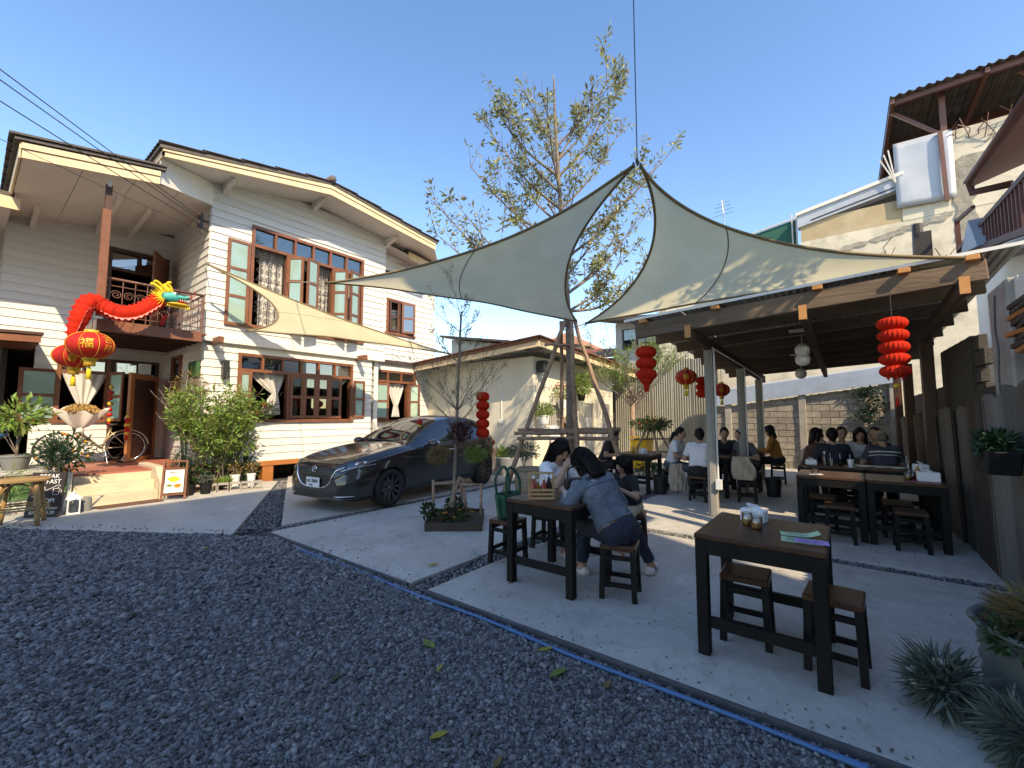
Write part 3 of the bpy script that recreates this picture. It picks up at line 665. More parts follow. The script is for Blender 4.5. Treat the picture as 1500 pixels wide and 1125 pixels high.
# upper front window
w1 = window_frame(4.02, 7.0, 3.62, 6.03, YF, 5.55, 6, [4.86, 5.52, 6.06, 6.5], tg='pane_clear')
wi = B(); wi.bb(4.05, 11.55, 5.5, 6.97, 11.6, 6.03); wi.build('transom_backing', 'wall_grey', w1)
sash(w1, .47, 1.98, 3, wmat(3.53, YF-.06, 3.56, 0), 'pane_green')
sash(w1, .40, 1.85, 3, wmat(4.86, YF-.05, 3.64, R(-52)), 'pane_green'); sash(w1, .38, 1.85, 3, wmat(5.17, YF-.42, 3.64, R(20)), 'pane_green')
sash(w1, .40, 1.85, 3, wmat(6.06, YF-.05, 3.64, R(-52)), 'pane_green'); sash(w1, .38, 1.85, 3, wmat(6.36, YF-.42, 3.64, R(20)), 'pane_green')
curtain(w1, 4.3, 4.85, 3.6, 5.5, YF+.2); curtain(w1, 5.5, 6.06, 3.6, 5.5, YF+.2); curtain(w1, 6.48, 6.75, 3.6, 5.5, YF+.2); curtain(w1, 5.0, 5.2, 3.6, 5.5, YF+.25)
g = B()
for (a, e) in ((4.1, 4.82), (5.56, 6.02), (6.54, 6.93)):
    for x in np.linspace(a, e, 5): g.tube([(x, YF+.06, 3.64), (x, YF+.06, 5.5)], .007, 5)
    for z in (4.1, 4.75, 5.3): g.tube([(a, YF+.06, z), (e, YF+.06, z)], .007, 5)
    for cz in np.arange(3.78, 5.4, .2):
        for x in (a+.16, a+.36, a+.55):
            if x < e: scroll(g, x, cz, YF+.045, .085, random.choice((-1, 1)))
g.build('window_grille', 'iron_dark', w1)
# lower front window
YW = YF+.06
w2 = window_frame(3.88, 6.78, 1.42, 2.97, YW, 2.58, 6, [4.16, 5.02, 6.42], tg='pane_dark')
sash(w2, .26, 1.08, 2, wmat(3.90, YW-.05, 1.46, R(-12)), 'pane_green')
for k in range(4):
    if k < 3: sash(w2, .345, 1.08, 2, wmat(5.06+k*.345, YW-.03+.0*k, 1.46, R(0)), 'pane_clear', st=.07)
    else: sash(w2, .345, 1.08, 2, wmat(6.09, YW-.032, 1.46, R(-4)), 'pane_clear', st=.07)
sash(w2, .36, 1.05, 2, wmat(6.80, YW-.06, 1.47, R(2)), 'pane_green')
curtain(w2, 4.15, 5.0, 1.55, 2.56, YW+.1, gather=(4.80, 2.05, .16)); curtain(w2, 6.0, 6.75, 1.95, 2.56, YW+.14, gather=(6.0, 2.0, .12)); curtain(w2, 5.1, 5.6, 1.95, 2.56, YW+.14, gather=(5.1, 2.05, .12))
# window at the recessed right part, ground floor and upstairs
w3 = window_frame(7.62, 9.3, 1.38, 2.95, YR, 2.6, 3, [8.2, 9.0])
sash(w3, .42, 1.12, 2, wmat(7.75, YR-.05, 1.42, R(-18)), 'pane_green'); sash(w3, .36, 1.12, 2, wmat(9.02, YR-.05, 1.42, R(-55)), 'pane_green')
curtain(w3, 8.25, 8.95, 1.5, 2.55, YR+.08, gather=(8.6, 1.85, .22))
w4 = window_frame(8.1, 9.2, 4.15, 5.25, YR, None, 0, [8.55], tg='pane_clear'); 
sash(w4, .42, 1.0, 2, wmat(8.20, YR-.04, 4.2, R(0)), 'pane_dark', fm='brown_dark'); sash(w4, .45, 1.0, 2, wmat(8.68, YR-.04, 4.2, R(-20)), 'pane_dark', fm='brown_frame')
# side-wall window beside the porch
f = B(); f.bb(3.13, 12.25, 1.5, 3.22, 12.32, 2.95); f.bb(3.13, 12.88, 1.5, 3.22, 12.95, 2.95); f.bb(3.131, 12.32, 2.88, 3.22, 12.88, 2.95); f.bb(3.131, 12.32, 1.5, 3.22, 12.88, 1.57); f.bb(3.132, 12.32, 2.2, 3.22, 12.88, 2.27)
w5 = f.build('window', 'brown_frame', house); q = B(); q.bb(3.17, 12.32, 1.57, 3.178, 12.88, 2.88); q.build('pane', 'pane_dark', w5)
# porch window + door
w6 = window_frame(1.28, 2.14, 1.42, 2.83, 13.5, 2.5, 2, [], tg='pane_dark')
sash(w6, .60, 1.12, 2, wmat(.74, 13.36, 1.40, R(12)), 'pane_green'); sash(w6, .5, 1.12, 2, wmat(2.12, 13.42, 1.40, R(-70)), 'pane_green')
curtain(w6, 1.36, 2.08, 1.55, 2.46, 13.44, gather=(1.72, 1.72, .2))
f = B(); f.bb(2.14, 13.42, .5, 2.2, 13.6, 2.83); f.bb(2.96, 13.42, .5, 3.02, 13.6, 2.83); f.bb(2.2, 13.421, 2.77, 2.96, 13.6, 2.83); f.bb(2.2, 13.421, 2.45, 2.96, 13.6, 2.52)
dfm = f.build('door_frame', 'brown_dark', house); q = B(); q.bb(2.2, 13.5, 2.52, 2.96, 13.508, 2.77); q.build('pane', 'pane_dark', dfm)
M = wmat(2.99, 13.38, .52, math.atan2(-1.02, -.70)); door = B()
def addM(b, a, c, d, e, t0, t1):
    q = B(); q.bb(a, c, t0, d, e, t1); b.add([M @ Vector(v) for v in q.v], q.f)
for a, c, d, e in ((0,0,.11,1.95),(1.08,0,1.24,1.95),(.11,1.83,1.08,1.95),(.11,0,1.08,.08)): addM(door, a, c, d, e, -.025, .025)
door = door.build('door', 'orange_wood', house); q = B(); addM(q, .11, .08, 1.08, 1.83, -.012, .012); q.build('door_panel', 'brown_dark', door)
q = B(); q.tube([M @ Vector((1.16, .95, .03)), M @ Vector((1.16, .95, .08)), M @ Vector((1.05, .95, .08))], .012, 6); q.build('door_handle', 'chrome', door)
q = B(); q.bb(2.62, 13.37, 2.52, 2.86, 13.42, 2.78); q.bb(2.52, 13.30, 2.44, 2.9, 13.42, 2.50); q.build('wall_box', 'white_plastic', house, bevel=.01)
# upstairs balcony door
f = B(); f.bb(1.95, 13.43, 3.25, 2.03, 13.6, 5.48); f.bb(3.02, 13.43, 3.25, 3.1, 13.6, 5.48); f.bb(2.03, 13.431, 5.4, 3.02, 13.6, 5.48); f.bb(2.03, 13.431, 4.95, 3.02, 13.6, 5.02); f.bb(2.5, 13.435, 5.02, 2.56, 13.59, 5.4)
d2 = f.build('balcony_door_frame', 'brown_dark', house)
q = B(); q.bb(2.03, 13.52, 5.02, 3.02, 13.528, 5.4); q.build('pane', 'pane_dark', d2)
M = wmat(3.06, 13.40, 3.28, math.atan2(-.72, -.42)); q = B(); addM(q, 0, 0, .86, 2.12, -.02, .02); q.build('balcony_door', 'brown_frame', house, bevel=.006)
# ---- balcony: floor on joists, post, railing
YC = 10.62
b = B(); b.bb(1.52, YC+.03, 3.22, 3.16, 13.48, 3.26); b.build('balcony_floor', 'brown_frame', house)
b = B(); b.bb(1.45, YC-.03, 3.06, 3.06, YC+.03, 3.27); b.build('balcony_edge_beam', 'brown_frame', house, bevel=.006)
b = B(); b.bb(1.45, YC+.03, 3.06, 1.51, 13.48, 3.26); b.build('balcony_edge_beam', 'brown_frame', house)
for i in range(8):
    y = YC+.3+i*.33; b = B(); b.bb(1.52, y, 3.09, 3.15, y+.05, 3.218); b.build('joist', 'brown_dark', house)
b = B(); b.bb(1.40, 10.40, 3.30, 1.52, 10.52, 5.25); b.build('balcony_post', 'brown_frame', house, bevel=.008)
b = B(); b.bb(1.425, 10.42, 5.25, 1.51, 10.50, 5.72); b.build('balcony_post_top', 'brown_dark', house)
b = B(); b.bb(1.44, 10.40, 5.68, 1.49, 10.46, 5.80); b.build('post_bracket', 'white_plastic', house)
rail = B(); rail.tube([(1.52, YC, 4.05), (3.06, YC, 4.05)], .026, 8); rail = rail.build('railing', 'iron_brown', house, smooth=True)
b = B()
for z in (3.92, 3.36): b.tube([(1.52, YC, z), (3.06, YC, z)], .010, 6)
for x in np.linspace(1.60, 3.03, 9): b.tube([(x, YC, 3.27), (x, YC, 4.05)], .009, 6)
for i, x in enumerate((1.69, 1.87, 2.05, 2.24, 2.42, 2.6, 2.78, 2.95)):
    for z in (3.52, 3.76): scroll(b, x, z, YC, .085, 1 if i % 2 else -1)
for y in np.arange(YC+.3, 13.4, .35): b.tube([(3.06, y, 3.27), (3.06, y, 4.05)], .008, 5)
b.tube([(3.06, YC, 4.05), (3.06, 13.4, 4.05)], .02, 6); b.tube([(3.06, YC, 3.27), (3.06, YC, 4.05)], .016, 6)
b.build('railing_bars', 'iron_brown', rail)
# ---- porch and steps
b = B(); b.bb(1.30, 10.58, -.05, 3.19, 13.5, .50); b.build('porch_floor', 'porch_red', house, bevel=.012)
for i, (y, z) in enumerate(((10.30, .335), (10.02, .17))):
    b = B(); b.bb(1.28-.0*i, y, -.05, 2.36, 10.60-.28*i-.003, z); b.build('step', 'step_cream', house, bevel=.015, seg=2)
b = B(); b.bb(1.30, 10.565, .0, 2.36, 10.578, .47); b.build('step_riser', 'step_cream', house)
b = B(); b.slab([(2.365, 10.0, -.02), (2.365, 10.0, .30), (2.365, 10.35, .56), (2.365, 11.6, .56), (2.365, 11.6, -.02)], (.16, 0, 0)); b.build('step_cheek_wall', 'step_cream', house, bevel=.012)
# raised base: piers and dark void under the floor
b = B(); b.bb(3.25, YF+.0, .34, 7.42, YF+.16, .46); b.build('base_beam', 'orange_wood', house, bevel=.008)
for x in (3.3, 4.62, 6.0, 7.3):
    b = B(); b.bb(x-.12, YF+.02, -.05, x+.12, YF+.26, .34); b.build('pier', 'orange_wood', house)
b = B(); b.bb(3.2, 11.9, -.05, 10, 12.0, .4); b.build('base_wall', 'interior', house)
q = B()
for i in range(14): q.bb(4.9+i*.18, 11.80, .02, 5.04+i*.18, 11.9, .17)
q.build('base_vent_bricks', 'block_dark', house)
# outdoor fittings on the wall
b = B(); b.bb(3.55, YF-.11, 2.35, 3.67, YF+.05, 2.75); b.build('wall_lamp', 'black_plastic', house, bevel=.008)
b = B(); b.bb(3.05, 11.05, 2.42, 3.185, 11.09, 2.82)
b = B(); b.bb(3.10, 10.98, 2.36, 3.165, 11.52, 2.70); sg = b.build('wall_sign', 'sign_green', house)
text_obj('sign_lettering', 'I', .26, 'gold', sg, frame_matrix((3.098, 11.30, 2.43), (0,-1,0), (0,0,1)))
text_obj('sign_lettering', 'l o', .16, 'chalk', sg, frame_matrix((3.098, 11.48, 2.45), (0,-1,0), (0,0,1)))
b = B(); b.cyl((3.55, YF-.02, 3.02), (3.48, YF-.12, 2.98), .028, n=10); b.sph((3.47, YF-.13, 2.97), .035, 10, 7); b.build('wall_camera', 'white_plastic', house, smooth=True)
b = B()
for dz in (0, .18): b.bb(3.05, 10.95, 5.60+dz, 3.2, 11.0, 5.64+dz)
b.bb(3.03, 10.95, 5.5, 3.07, 11.0, 5.95); b.cyl((3.0, 10.97, 5.62), (3.0, 10.97, 5.70), .035, n=8); b.cyl((3.0, 10.97, 5.80), (3.0, 10.97, 5.88), .035, n=8); b.build('wire_bracket', 'iron_dark', house)
# ================================================================== annex
annex = thing('annex', 'low cream plastered annex with flat overhanging roof behind the tripod tree', 'building', (12.4, 9, 0))
AX, AY = 9.85, 6.9
b = B(); wall_boxes(b, 'Y', AY, .15, AX, 15.05, -.05, 3.2, [(10.45, 11.3, 1.25, 1.85), (12.85, 13.5, 0, 1.95), (14.15, 14.8, 0, 1.95)]); b.build('wall', 'annex_wall', annex)
b = B(); wall_boxes(b, 'X', AX, .15, AY+.15, 11.3, -.05, 3.2, []); b.build('wall', 'annex_wall', annex)
b = B(); b.bb(14.9, AY+.15, -.05, 15.05, 11, 3.0); b.build('wall', 'annex_wall', annex)
b = B(); b.bb(AX-.012, AY-.012, 2.36, 15.06, AY, 2.39); b.bb(AX-.012, AY, 2.36, AX, 11.2, 2.39); b.build('wall_joint', 'annex_wall', annex)
zA = lambda x, y: 3.36 - .055*(x-9.2) - .068*(y-6.25)
for (p, q) in (((9.2, 6.25), (9.2, 11.2)), ((9.2, 6.25), (16, 6.25))):
    (x0, y0), (x1, y1) = p, q; za, zb_ = zA(x0, y0), zA(x1, y1); off = (.035, 0, 0) if x0 == x1 else (0, .035, 0)
    if x0 != x1: x0 += .036
    b = B(); b.slab([(x0, y0, za-.02), (x1, y1, zb_-.02), (x1, y1, zb_+.15), (x0, y0, za+.15)], off); b.build('fascia_board', 'fascia_cream', annex)
    o2 = (-.03, 0, 0) if p[0] == q[0] else (0, -.03, 0)
    b = B(); b.slab([(x0, y0, za+.13), (x1, y1, zb_+.13), (x1, y1, zb_+.235), (x0, y0, za+.235)], (o2[0], o2[1], 0)); b.build('barge_board', 'brown_frame', annex)
b = B(); b.slab([(9.1, 6.15, zA(9.1, 6.15)+.22), (16.05, 6.15, zA(16.05, 6.15)+.22), (16.05, 11.3, zA(16.05, 11.3)+.22), (9.1, 11.3, zA(9.1, 11.3)+.22)], (0,0,.03)); b.build('roof', 'maroon_tile', annex)
b = B(); b.slab([(9.24, 6.29, zA(9.24, 6.29)+.12), (16, 6.29, zA(16, 6.29)+.12), (16, 11.2, zA(16, 11.2)+.12), (9.24, 11.2, zA(9.24, 11.2)+.12)], (0,0,.02)); b.build('soffit', 'wall_grey', annex)
for i in range(9):
    x = 9.9+i*.7; b = B(); b.beam((x, 6.29, zA(x, 6.29)+.085), (x, 6.9, zA(x, 6.9)+.085), .05, .07); b.build('rafter', 'post_grey', annex)
for i in range(6):
    y = 7.0+i*.75; b = B(); b.beam((9.24, y, zA(9.24, y)+.085), (9.85, y, zA(9.85, y)+.085), .05, .07); b.build('rafter', 'post_grey', annex)
b = B()
for i in range(9): b.bb(10.47+i*.1, AY+.02, 1.25, 10.5+i*.1, AY+.05, 1.85)
b.bb(10.42, AY-.02, 1.2, 11.33, AY+.04, 1.25); b.bb(10.42, AY-.02, 1.85, 11.33, AY+.04, 1.9); b.build('window_grille', 'iron_white', annex)
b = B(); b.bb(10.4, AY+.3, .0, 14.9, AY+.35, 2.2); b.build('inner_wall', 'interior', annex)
for x0 in (12.85, 14.15):
    b = B(); b.bb(x0+.02, AY+.03, .02, x0+.63, AY+.07, 1.93); d = b.build('door', 'door_grey', annex); q = B(); q.bb(x0+.06, AY+.02, 1.5, x0+.59, AY+.03, 1.86); q.build('door_louvre', 'galv', d)
    q = B(); q.sph((x0+.55, AY+.0, .95), .03, 8, 6); q.build('door_handle', 'chrome', d)
b = B(); b.tube([(AX-.012, 8.02, 1.42), (AX-.012, 8.02, 2.36)], .012, 6); b.build('conduit', 'white_plastic', annex)
b = B(); b.bb(AX-.05, 7.94, 1.3, AX, 8.1, 1.42); b.build('switch_box', 'white_plastic', annex, bevel=.01)
b = B(); b.bb(9.98, 6.6, 2.75, 10.2, 6.86, 3.08); b.build('wall_speaker', 'speaker', annex, bevel=.02); 
q = B(); q.bb(10.05, 6.86, 2.86, 10.12, 6.9, 2.95); q.build('speaker_bracket', 'iron_dark', annex)
q = B(); q.bb(9.95, AY-.03, 1.78, 10.14, AY, 2.02); pn = q.build('wall_plaque', 'wall_grey', annex)
q = B(); q.tube([(10.045+.07*math.cos(a*.35), AY-.035, 1.90+.09*math.sin(a*.35)) for a in range(19)], .012, 5); q.build('plaque_emblem', 'iron_dark', pn)
# ================================================================== dining shed
shed = thing('dining_shed', 'open dining shed of dark timber beams under a corrugated roof', 'shed', (9.5, .5, 0))
zr = lambda x, y: 2.88 + .053*(2.4-y) - .028*(x-6.15)
XE = 12.9
def corr(b, fn, nu, per, length, amp=.018, nv=1):
    """corrugated sheet: fn(s along the corrugation pitch 0..1, t) -> point, plus wave along normal passed back"""
    n = max(4, int(length/per*8)); b.grid(lambda u, v: fn(u, v, amp*math.cos(2*math.pi*u*length/per)), n, nv)
k = 0
for y1 in np.arange(2.55, -1.4, -.78):
    y0 = max(y1-.80, -1.42); b = B(); corr(b, lambda u, v, w: (6.085+v*(XE-6.085), y1+(y0-y1)*u, zr(6.085+v*(XE-6.085), y1+(y0-y1)*u)+.05+w+.004*(k % 2)), 1, .076, y1-y0, .011); b.build('roof_sheet', 'galv', shed, smooth=True); k += 1
b = B(); b.slab([(6.075, 2.58, zr(6, 2.58)+.04), (6.075, -1.42, zr(6, -1.42)+.04), (6.075, -1.42, zr(6, -1.42)+.075), (6.075, 2.58, zr(6, 2.58)+.075)], (.02, 0, 0)); b.build('roof_edge_trim', 'white_plastic', shed)
def zb(x, y, d): return zr(x, y)-d
b = B(); b.beam((6.13, 2.42, zb(6.15, 2.42, .12)), (6.13, -1.16, zb(6.15, -1.16, .12)), .07, .21); b.build('front_beam', 'old_wood', shed, bevel=.008)
for i, x in enumerate(np.arange(7.0, XE, .92)):
    b = B(); e = 2.42-.05*(i % 3); b.beam((x, e, zb(x, e, .09)), (x, -1.3, zb(x, -1.3, .09)), .06, .16); b.build('purlin', 'old_wood', shed, bevel=.006)
for y in (1.65, .35, -.98):
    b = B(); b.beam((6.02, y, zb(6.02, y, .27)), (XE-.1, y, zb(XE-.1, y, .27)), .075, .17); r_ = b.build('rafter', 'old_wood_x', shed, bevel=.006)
    b = B(); b.beam((6.005, y, zb(6.0, y, .27)), (6.019, y, zb(6.02, y, .27)), .077, .172); b.build('rafter_end', 'end_grain', r_)
for y in (2.28, 1.3, .2, -.55, -1.05):
    b = B(); b.beam((6.01, y, zb(6.0, y, .005)), (6.6, y, zb(6.6, y, .005)), .10, .05); b.build('rafter_stub', 'end_grain', shed, bevel=.004)
for (x, y) in ((7.12, 1.65), (9.62, 1.65), (11.85, 1.65)):
    b = B(); z1 = zb(x, y, .36); b.bb(x-.062, y-.062, 0, x+.062, y+.062, z1); p_ = b.build('post', 'post_grey', shed, bevel=.007)
    b = B(); b.bb(x-.075, y-.025, 0.02, x-.0625, y+.025, z1-.02); b.build('post_rib', 'post_grey', p_)
    b = B(); b.tube([(x-.045, y-.085, .55), (x-.045, y-.085, z1-.1), (x-.04, y-.08, z1+.02)], .013, 7); b.bb(x-.11, y-.135, .42, x-.02, y-.062, .56); b.build('conduit', 'white_plastic', p_)
b = B(); b.tube([(7.08, 1.59, 2.56), (9.62, 1.58, 2.50), (11.9, 1.58, 2.42)], .012, 6); b.build('conduit', 'white_plastic', shed)
for (x, y, w) in ((8.95, -1.0, .11), (11.6, -1.0, .12), (14.1, -1.02, .14)):
    b = B(); b.bb(x-w, y-.07, 0, x+w, y+.07, zb(min(x, XE), y, .36)); b.build('post', 'brown_dark', shed, bevel=.01)
# ceiling lamps: two globes on a rod
def globe_lamp(x, y, ztop, zs_, label):
    t = thing('globe_lamp', label, 'lamp', (x, y, zs_[-1]-.1), group='globe lamps under the shed roof')
    b = B(); b.tube([(x, y, ztop), (x, y, zs_[-1])], .006, 5); b.build('rod', 'white_plastic', t)
    b = B(); b.bb(x-.05, y-.16, ztop-.02, x+.05, y+.16, ztop+.03); b.build('ceiling_plate', 'white_plastic', t, bevel=.01)
    for z in zs_: b = B(); b.lathe([(.02,.10),(.05,.095),(.09,.05),(.10,0),(.085,-.055),(.04,-.09),(.0,-.095)], 18, (x, y, z)); b.build('globe', 'white_plastic', t, smooth=True)
globe_lamp(7.9, .49, 2.82, (2.52, 2.37), 'nearer pair of white glass globes hanging under the shed roof')
globe_lamp(10.0, .66, 2.72, (2.33, ), 'single white globe lamp farther back under the shed roof')
# ================================================================== fence of old zinc sheets on the right
fence = thing('zinc_fence', 'fence of weathered rusty zinc sheets along the right side', 'fence', (9, -1.1, 0))
x = 3.2; k = -2  # first sheets are out of view, added to shade the floor by the fence
while x < 14.6:
    w = random.uniform(.62, .92); top = 1.40 if x < 4.3 else 1.72-.03*(x-4.6)+random.uniform(-.05, .05) if x < 8 else 1.58-.02*(x-8)+random.uniform(-.07, .06)
    flat = k in (2, 3, 5); yo = -1.03+random.uniform(-.012, .012); tl = random.uniform(-.03, .03); dy = .012*(k % 2)
    b = B(); amp = .004 if flat else .021
    corr(b, lambda u, v, ww: (x+w*u, yo-.06*(1-v)*.4+ww-dy, v*(top+tl*(u-.5)+.02*math.sin(u*9+k))), 1, .09, w, amp, 4)
    b.build('zinc_sheet', 'rust_sheet' if k % 3 == 2 else 'zinc_old', fence, smooth=True); x += w-.10; k += 1
for z in (.35, 1.25):
    b = B(); b.bb(3.3, -1.14, z, 14.6, -1.09, z+.06); b.build('rail', 'brown_dark', fence)
# ---- concrete block wall behind that fence
def block_wall(name, label, fixed, plane, u0, u1, topf, bm, mm, bw=.40, bh=.19, th=.10, z0=0.0, prob=1.0):
    t = thing(name, label, 'wall', ((u0+u1)/2, fixed, 0) if plane == 'Y' else (fixed, (u0+u1)/2, 0))
    L = t.location; n = 24; q = B()
    for i in range(n):
        a = u0+(u1-u0)*i/n; e = u0+(u1-u0)*(i+1)/n; zz = min(topf(a), topf(e))-.03
        if plane == 'Y': q.bb(a, fixed+.018, 0, e, fixed+th, zz)
        else: q.bb(fixed+.018, a, 0, fixed+th, e, zz)
    q.build('mortar', mm, t)
    me = bpy.data.meshes.new('block'); s = B(); s.bb(0, 0, 0, bw-.016, th-.02, bh-.016); bmx = bmesh.new(); me.from_pydata(s.v, [], s.f); bmx.from_mesh(me); bmesh.ops.bevel(bmx, geom=bmx.edges[:], offset=.006, segments=1, affect='EDGES'); bmx.to_mesh(me); bmx.free(); me.materials.append(MT[bm]); me.update()
    row = 0; z = z0
    while True:
        any_ = False; u = u0-(row % 2)*bw/2
        while u < u1-.05:
            a = max(u, u0); e = min(u+bw, u1)
            if z+bh <= topf((a+e)/2)+.02 and e-a > .06:
                any_ = True
                if random.random() < prob:
                    o = bpy.data.objects.new('block', me); COL.objects.link(o); o.parent = t; dd = random.uniform(-.008, .006)
                    if plane == 'Y': o.location = (a-L.x, fixed+dd-L.y, z)
                    else: o.location = (fixed+dd-L.x, e-.016-L.y, z); o.rotation_euler = (0, 0, R(-90))
                    o.scale = ((e-a)/bw, 1, random.uniform(.96, 1.02))
            u += bw
        if not any_ or z > 6: break
        z += bh; row += 1
    return t
bw_r = block_wall('block_wall', 'dark mossy concrete block wall rising behind the zinc fence', -1.32, 'Y', 5.0, 14.8, lambda x: (2.42 if x < 6.0 else 1.85 if x < 7.2 else 2.5+.02*(x-7.3) if x < 9.6 else 2.0), 'block_dark', 'mortar_dark', z0=.95)  # low stretch is shaped to let sun reach the shed table
for xa, xb in ((5.40, 5.98),):
    b = B(); b.bb(xa, -1.30, 0, xb, -1.12, 2.68); b.build('pillar', 'concrete_old', bw_r, bevel=.015)
b = B(); pts = curve_pts([(5.72, -1.116, 2.6), (5.79, -1.115, 2.3), (5.74, -1.115, 2.1), (5.80, -1.115, 1.85), (5.76, -1.115, 1.6)], 20); b.tube(pts, .008, 4); b.build('pillar_crack', 'kerb_dark', bw_r)
# broken edge of stacked offcuts on top at the right
for i in range(9):
    b = B(); z = 2.02+i*.045; b.box((4.92+random.uniform(-.05, .05), -1.12, z), (.5, .10, .035), random.uniform(-.12, .12)); b.build('timber_offcut', 'orange_wood' if i % 3 == 0 else 'old_wood_x', bw_r)
# ---- block wall at the back of the shed
back_top = lambda y: 1.95+.135*(3.3-y) if y < 3.3 else 1.95
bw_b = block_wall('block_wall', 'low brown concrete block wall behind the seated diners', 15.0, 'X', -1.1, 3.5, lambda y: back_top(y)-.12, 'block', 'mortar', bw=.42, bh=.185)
for y in (2.95, 1.0, -1.0):
    b = B(); b.bb(14.93, y-.09, 0, 15.05, y+.09, back_top(y)-.1); b.build('pillar', 'concrete_old', bw_b, bevel=.01)
b = B(); b.slab([(14.86, 3.55, 1.80), (14.86, -1.3, 2.42), (14.86, -1.3, 2.86), (14.86, 3.55, 2.26)], (.015, 0, 0)); b.slab([(14.86, 3.55, 2.262), (14.86, -1.3, 2.862), (15.5, -1.3, 2.95), (15.5, 3.55, 2.35)], (0, 0, .012)); b.build('flashing_sheet', 'sheet_blue', bw_b)
P_, D = [], []
for k in range(420): a = random.random(); P_.append((14.90, -.52+random.gauss(0, .13)+.12*math.sin(a*9), 1.35+.95*a)); D.append((-.6, random.gauss(0, 1), random.gauss(-.3, .7)))
leaf_mesh('vine_patch', P_, D, .09, .05, 'leaf_deep', bw_b)
# ---- corrugated fence at the back
zf2 = thing('zinc_fence', 'upright corrugated zinc fence at the back beside the shed', 'fence', (15.9, 5, 0))
y = 3.5; k = 0
while y < 7.0:
    b = B(); w = .78; corr(b, lambda u, v, ww: (15.9+ww+.012*(k % 2), y+w*u, v*(3.55+.03*math.sin(k*2.1))), 1, .085, w, .016, 2); b.build('zinc_sheet', 'zinc_back', zf2, smooth=True); y += w-.05; k += 1
b = B(); b.bb(15.8, 3.42, 0, 15.92, 3.54, 3.4); b.build('post', 'iron_dark', zf2)
# ---- breeze-block screen
lat = thing('breeze_block_screen', 'white breeze-block screen wall beside the grey annex doors', 'wall', (16.4, 7.2, 0))
b = B(); nU, nZ = 11, 8
for i in range(nU+1): b.bb(16.3, 6.2+i*.2, 0, 16.42, 6.24+i*.2, 1.66)
for j in range(nZ+1): b.bb(16.302, 6.2, j*.2, 16.418, 8.44, j*.2+.045)
b.build('screen_blocks', 'white_paint', lat)
b = B(); b.bb(16.7, 6.0, 1.9, 18, 9, 2.1); b.bb(17.6, 6, 0, 17.7, 9, 2.0); b.build('rear_lean_to', 'interior', lat)
b = B(); b.slab([(15.9, 6.0, 2.72), (15.9, 8.6, 2.72), (18.2, 8.6, 2.95), (18.2, 6.0, 2.95)], (0,0,.04)); b.build('rear_awning', 'sheet_white', lat)
# ================================================================== cream building behind the block wall
big = thing('plastered_building', 'tall stained cream building with steel-framed roof terrace behind the shed', 'building', (18, -1, 0))
b = B(); b.bb(16.2, -6, 0, 16.5, .9, 7.05); b.bb(16.2, .9, 0, 16.5, 5.3, 4.45); b.build('wall', 'wall_cream', big)
b = B(); b.bb(16.21, -1.53, 7.05, 16.5, .88, 7.7); b.build('wall_band', 'wall_tan', big)
b = B(); b.bb(16.19, -6, 7.05, 16.5, -1.53, 9.28); b.build('upper_wall', 'wall_cream', big)
def ragged(name, m, cx, pts, th=.02):
    """patch of bare plaster with an uneven outline"""
    out = []
    for i in range(len(pts)):
        p, q = Vector(pts[i]), Vector(pts[(i+1) % len(pts)]); n_ = max(2, int((q-p).length/.12))
        for j in range(n_): o = p.lerp(q, j/n_); out.append((cx, o.x+random.uniform(-.06, .06), o.y+random.uniform(-.06, .06)))
    b = B(); b.slab(out, (-th, 0, 0)); b.build(name, m, big)
ragged('bare_plaster', 'plaster_dirty', 16.188, [(-2.6, 5.3), (-2.6, 8.4), (-4.2, 8.75), (-4.2, 8.5), (-2.95, 8.2), (-2.95, 5.3)])
ragged('bare_plaster', 'plaster_dirty', 16.198, [(.3, 6.55), (-2.5, 7.05), (-2.5, 6.9), (.3, 6.42)])
ragged('bare_plaster', 'plaster_dirty', 16.198, [(-2.6, 5.2), (-5, 5.6), (-5, 5.2), (-2.6, 4.9)])
b = B(); b.slab([(16.14, .95, 7.52), (16.14, -1.58, 8.02), (16.14, -1.58, 8.45), (16.14, .95, 7.98)], (.3, 0, 0)); b.build('white_parapet', 'sheet_white', big)
b = B(); b.slab([(16.08, .97, 7.9), (16.08, -1.6, 8.38), (16.08, -1.6, 8.48), (16.08, .97, 8.0)], (.34, 0, 0)); b.build('parapet_cap', 'white_paint', big)
b = B(); b.slab([(16.13, .6, 7.66), (16.13, -1.4, 8.05), (16.13, -1.4, 8.09), (16.13, .6, 7.70)], (.008, 0, 0)); b.build('parapet_slot', 'iron_dark', big)
b = B(); b.grid(lambda u, v: (16.10-.012*math.sin(u*5+v*4)-.02*max(0, .25-v)*math.sin(u*9), -1.42-1.2*u, 7.42+.05*u-.1*u+1.92*v), 10, 10); b.build('metal_sheet', 'sheet_white', big, smooth=True, solid=.01)
b = B(); b.beam((16.03, -2.42, 7.3), (16.03, -2.38, 9.3), .09, .06, (1,0,0)); b.build('sheet_batten', 'iron_brown', big)
for i in range(3): b = B(); b.beam((16.02, -1.42-.0*i, 8.15), (16.0, -1.30+.10*i, 9.15-.1*i), .03, .03); b.build('loose_frame', 'iron_white', big)
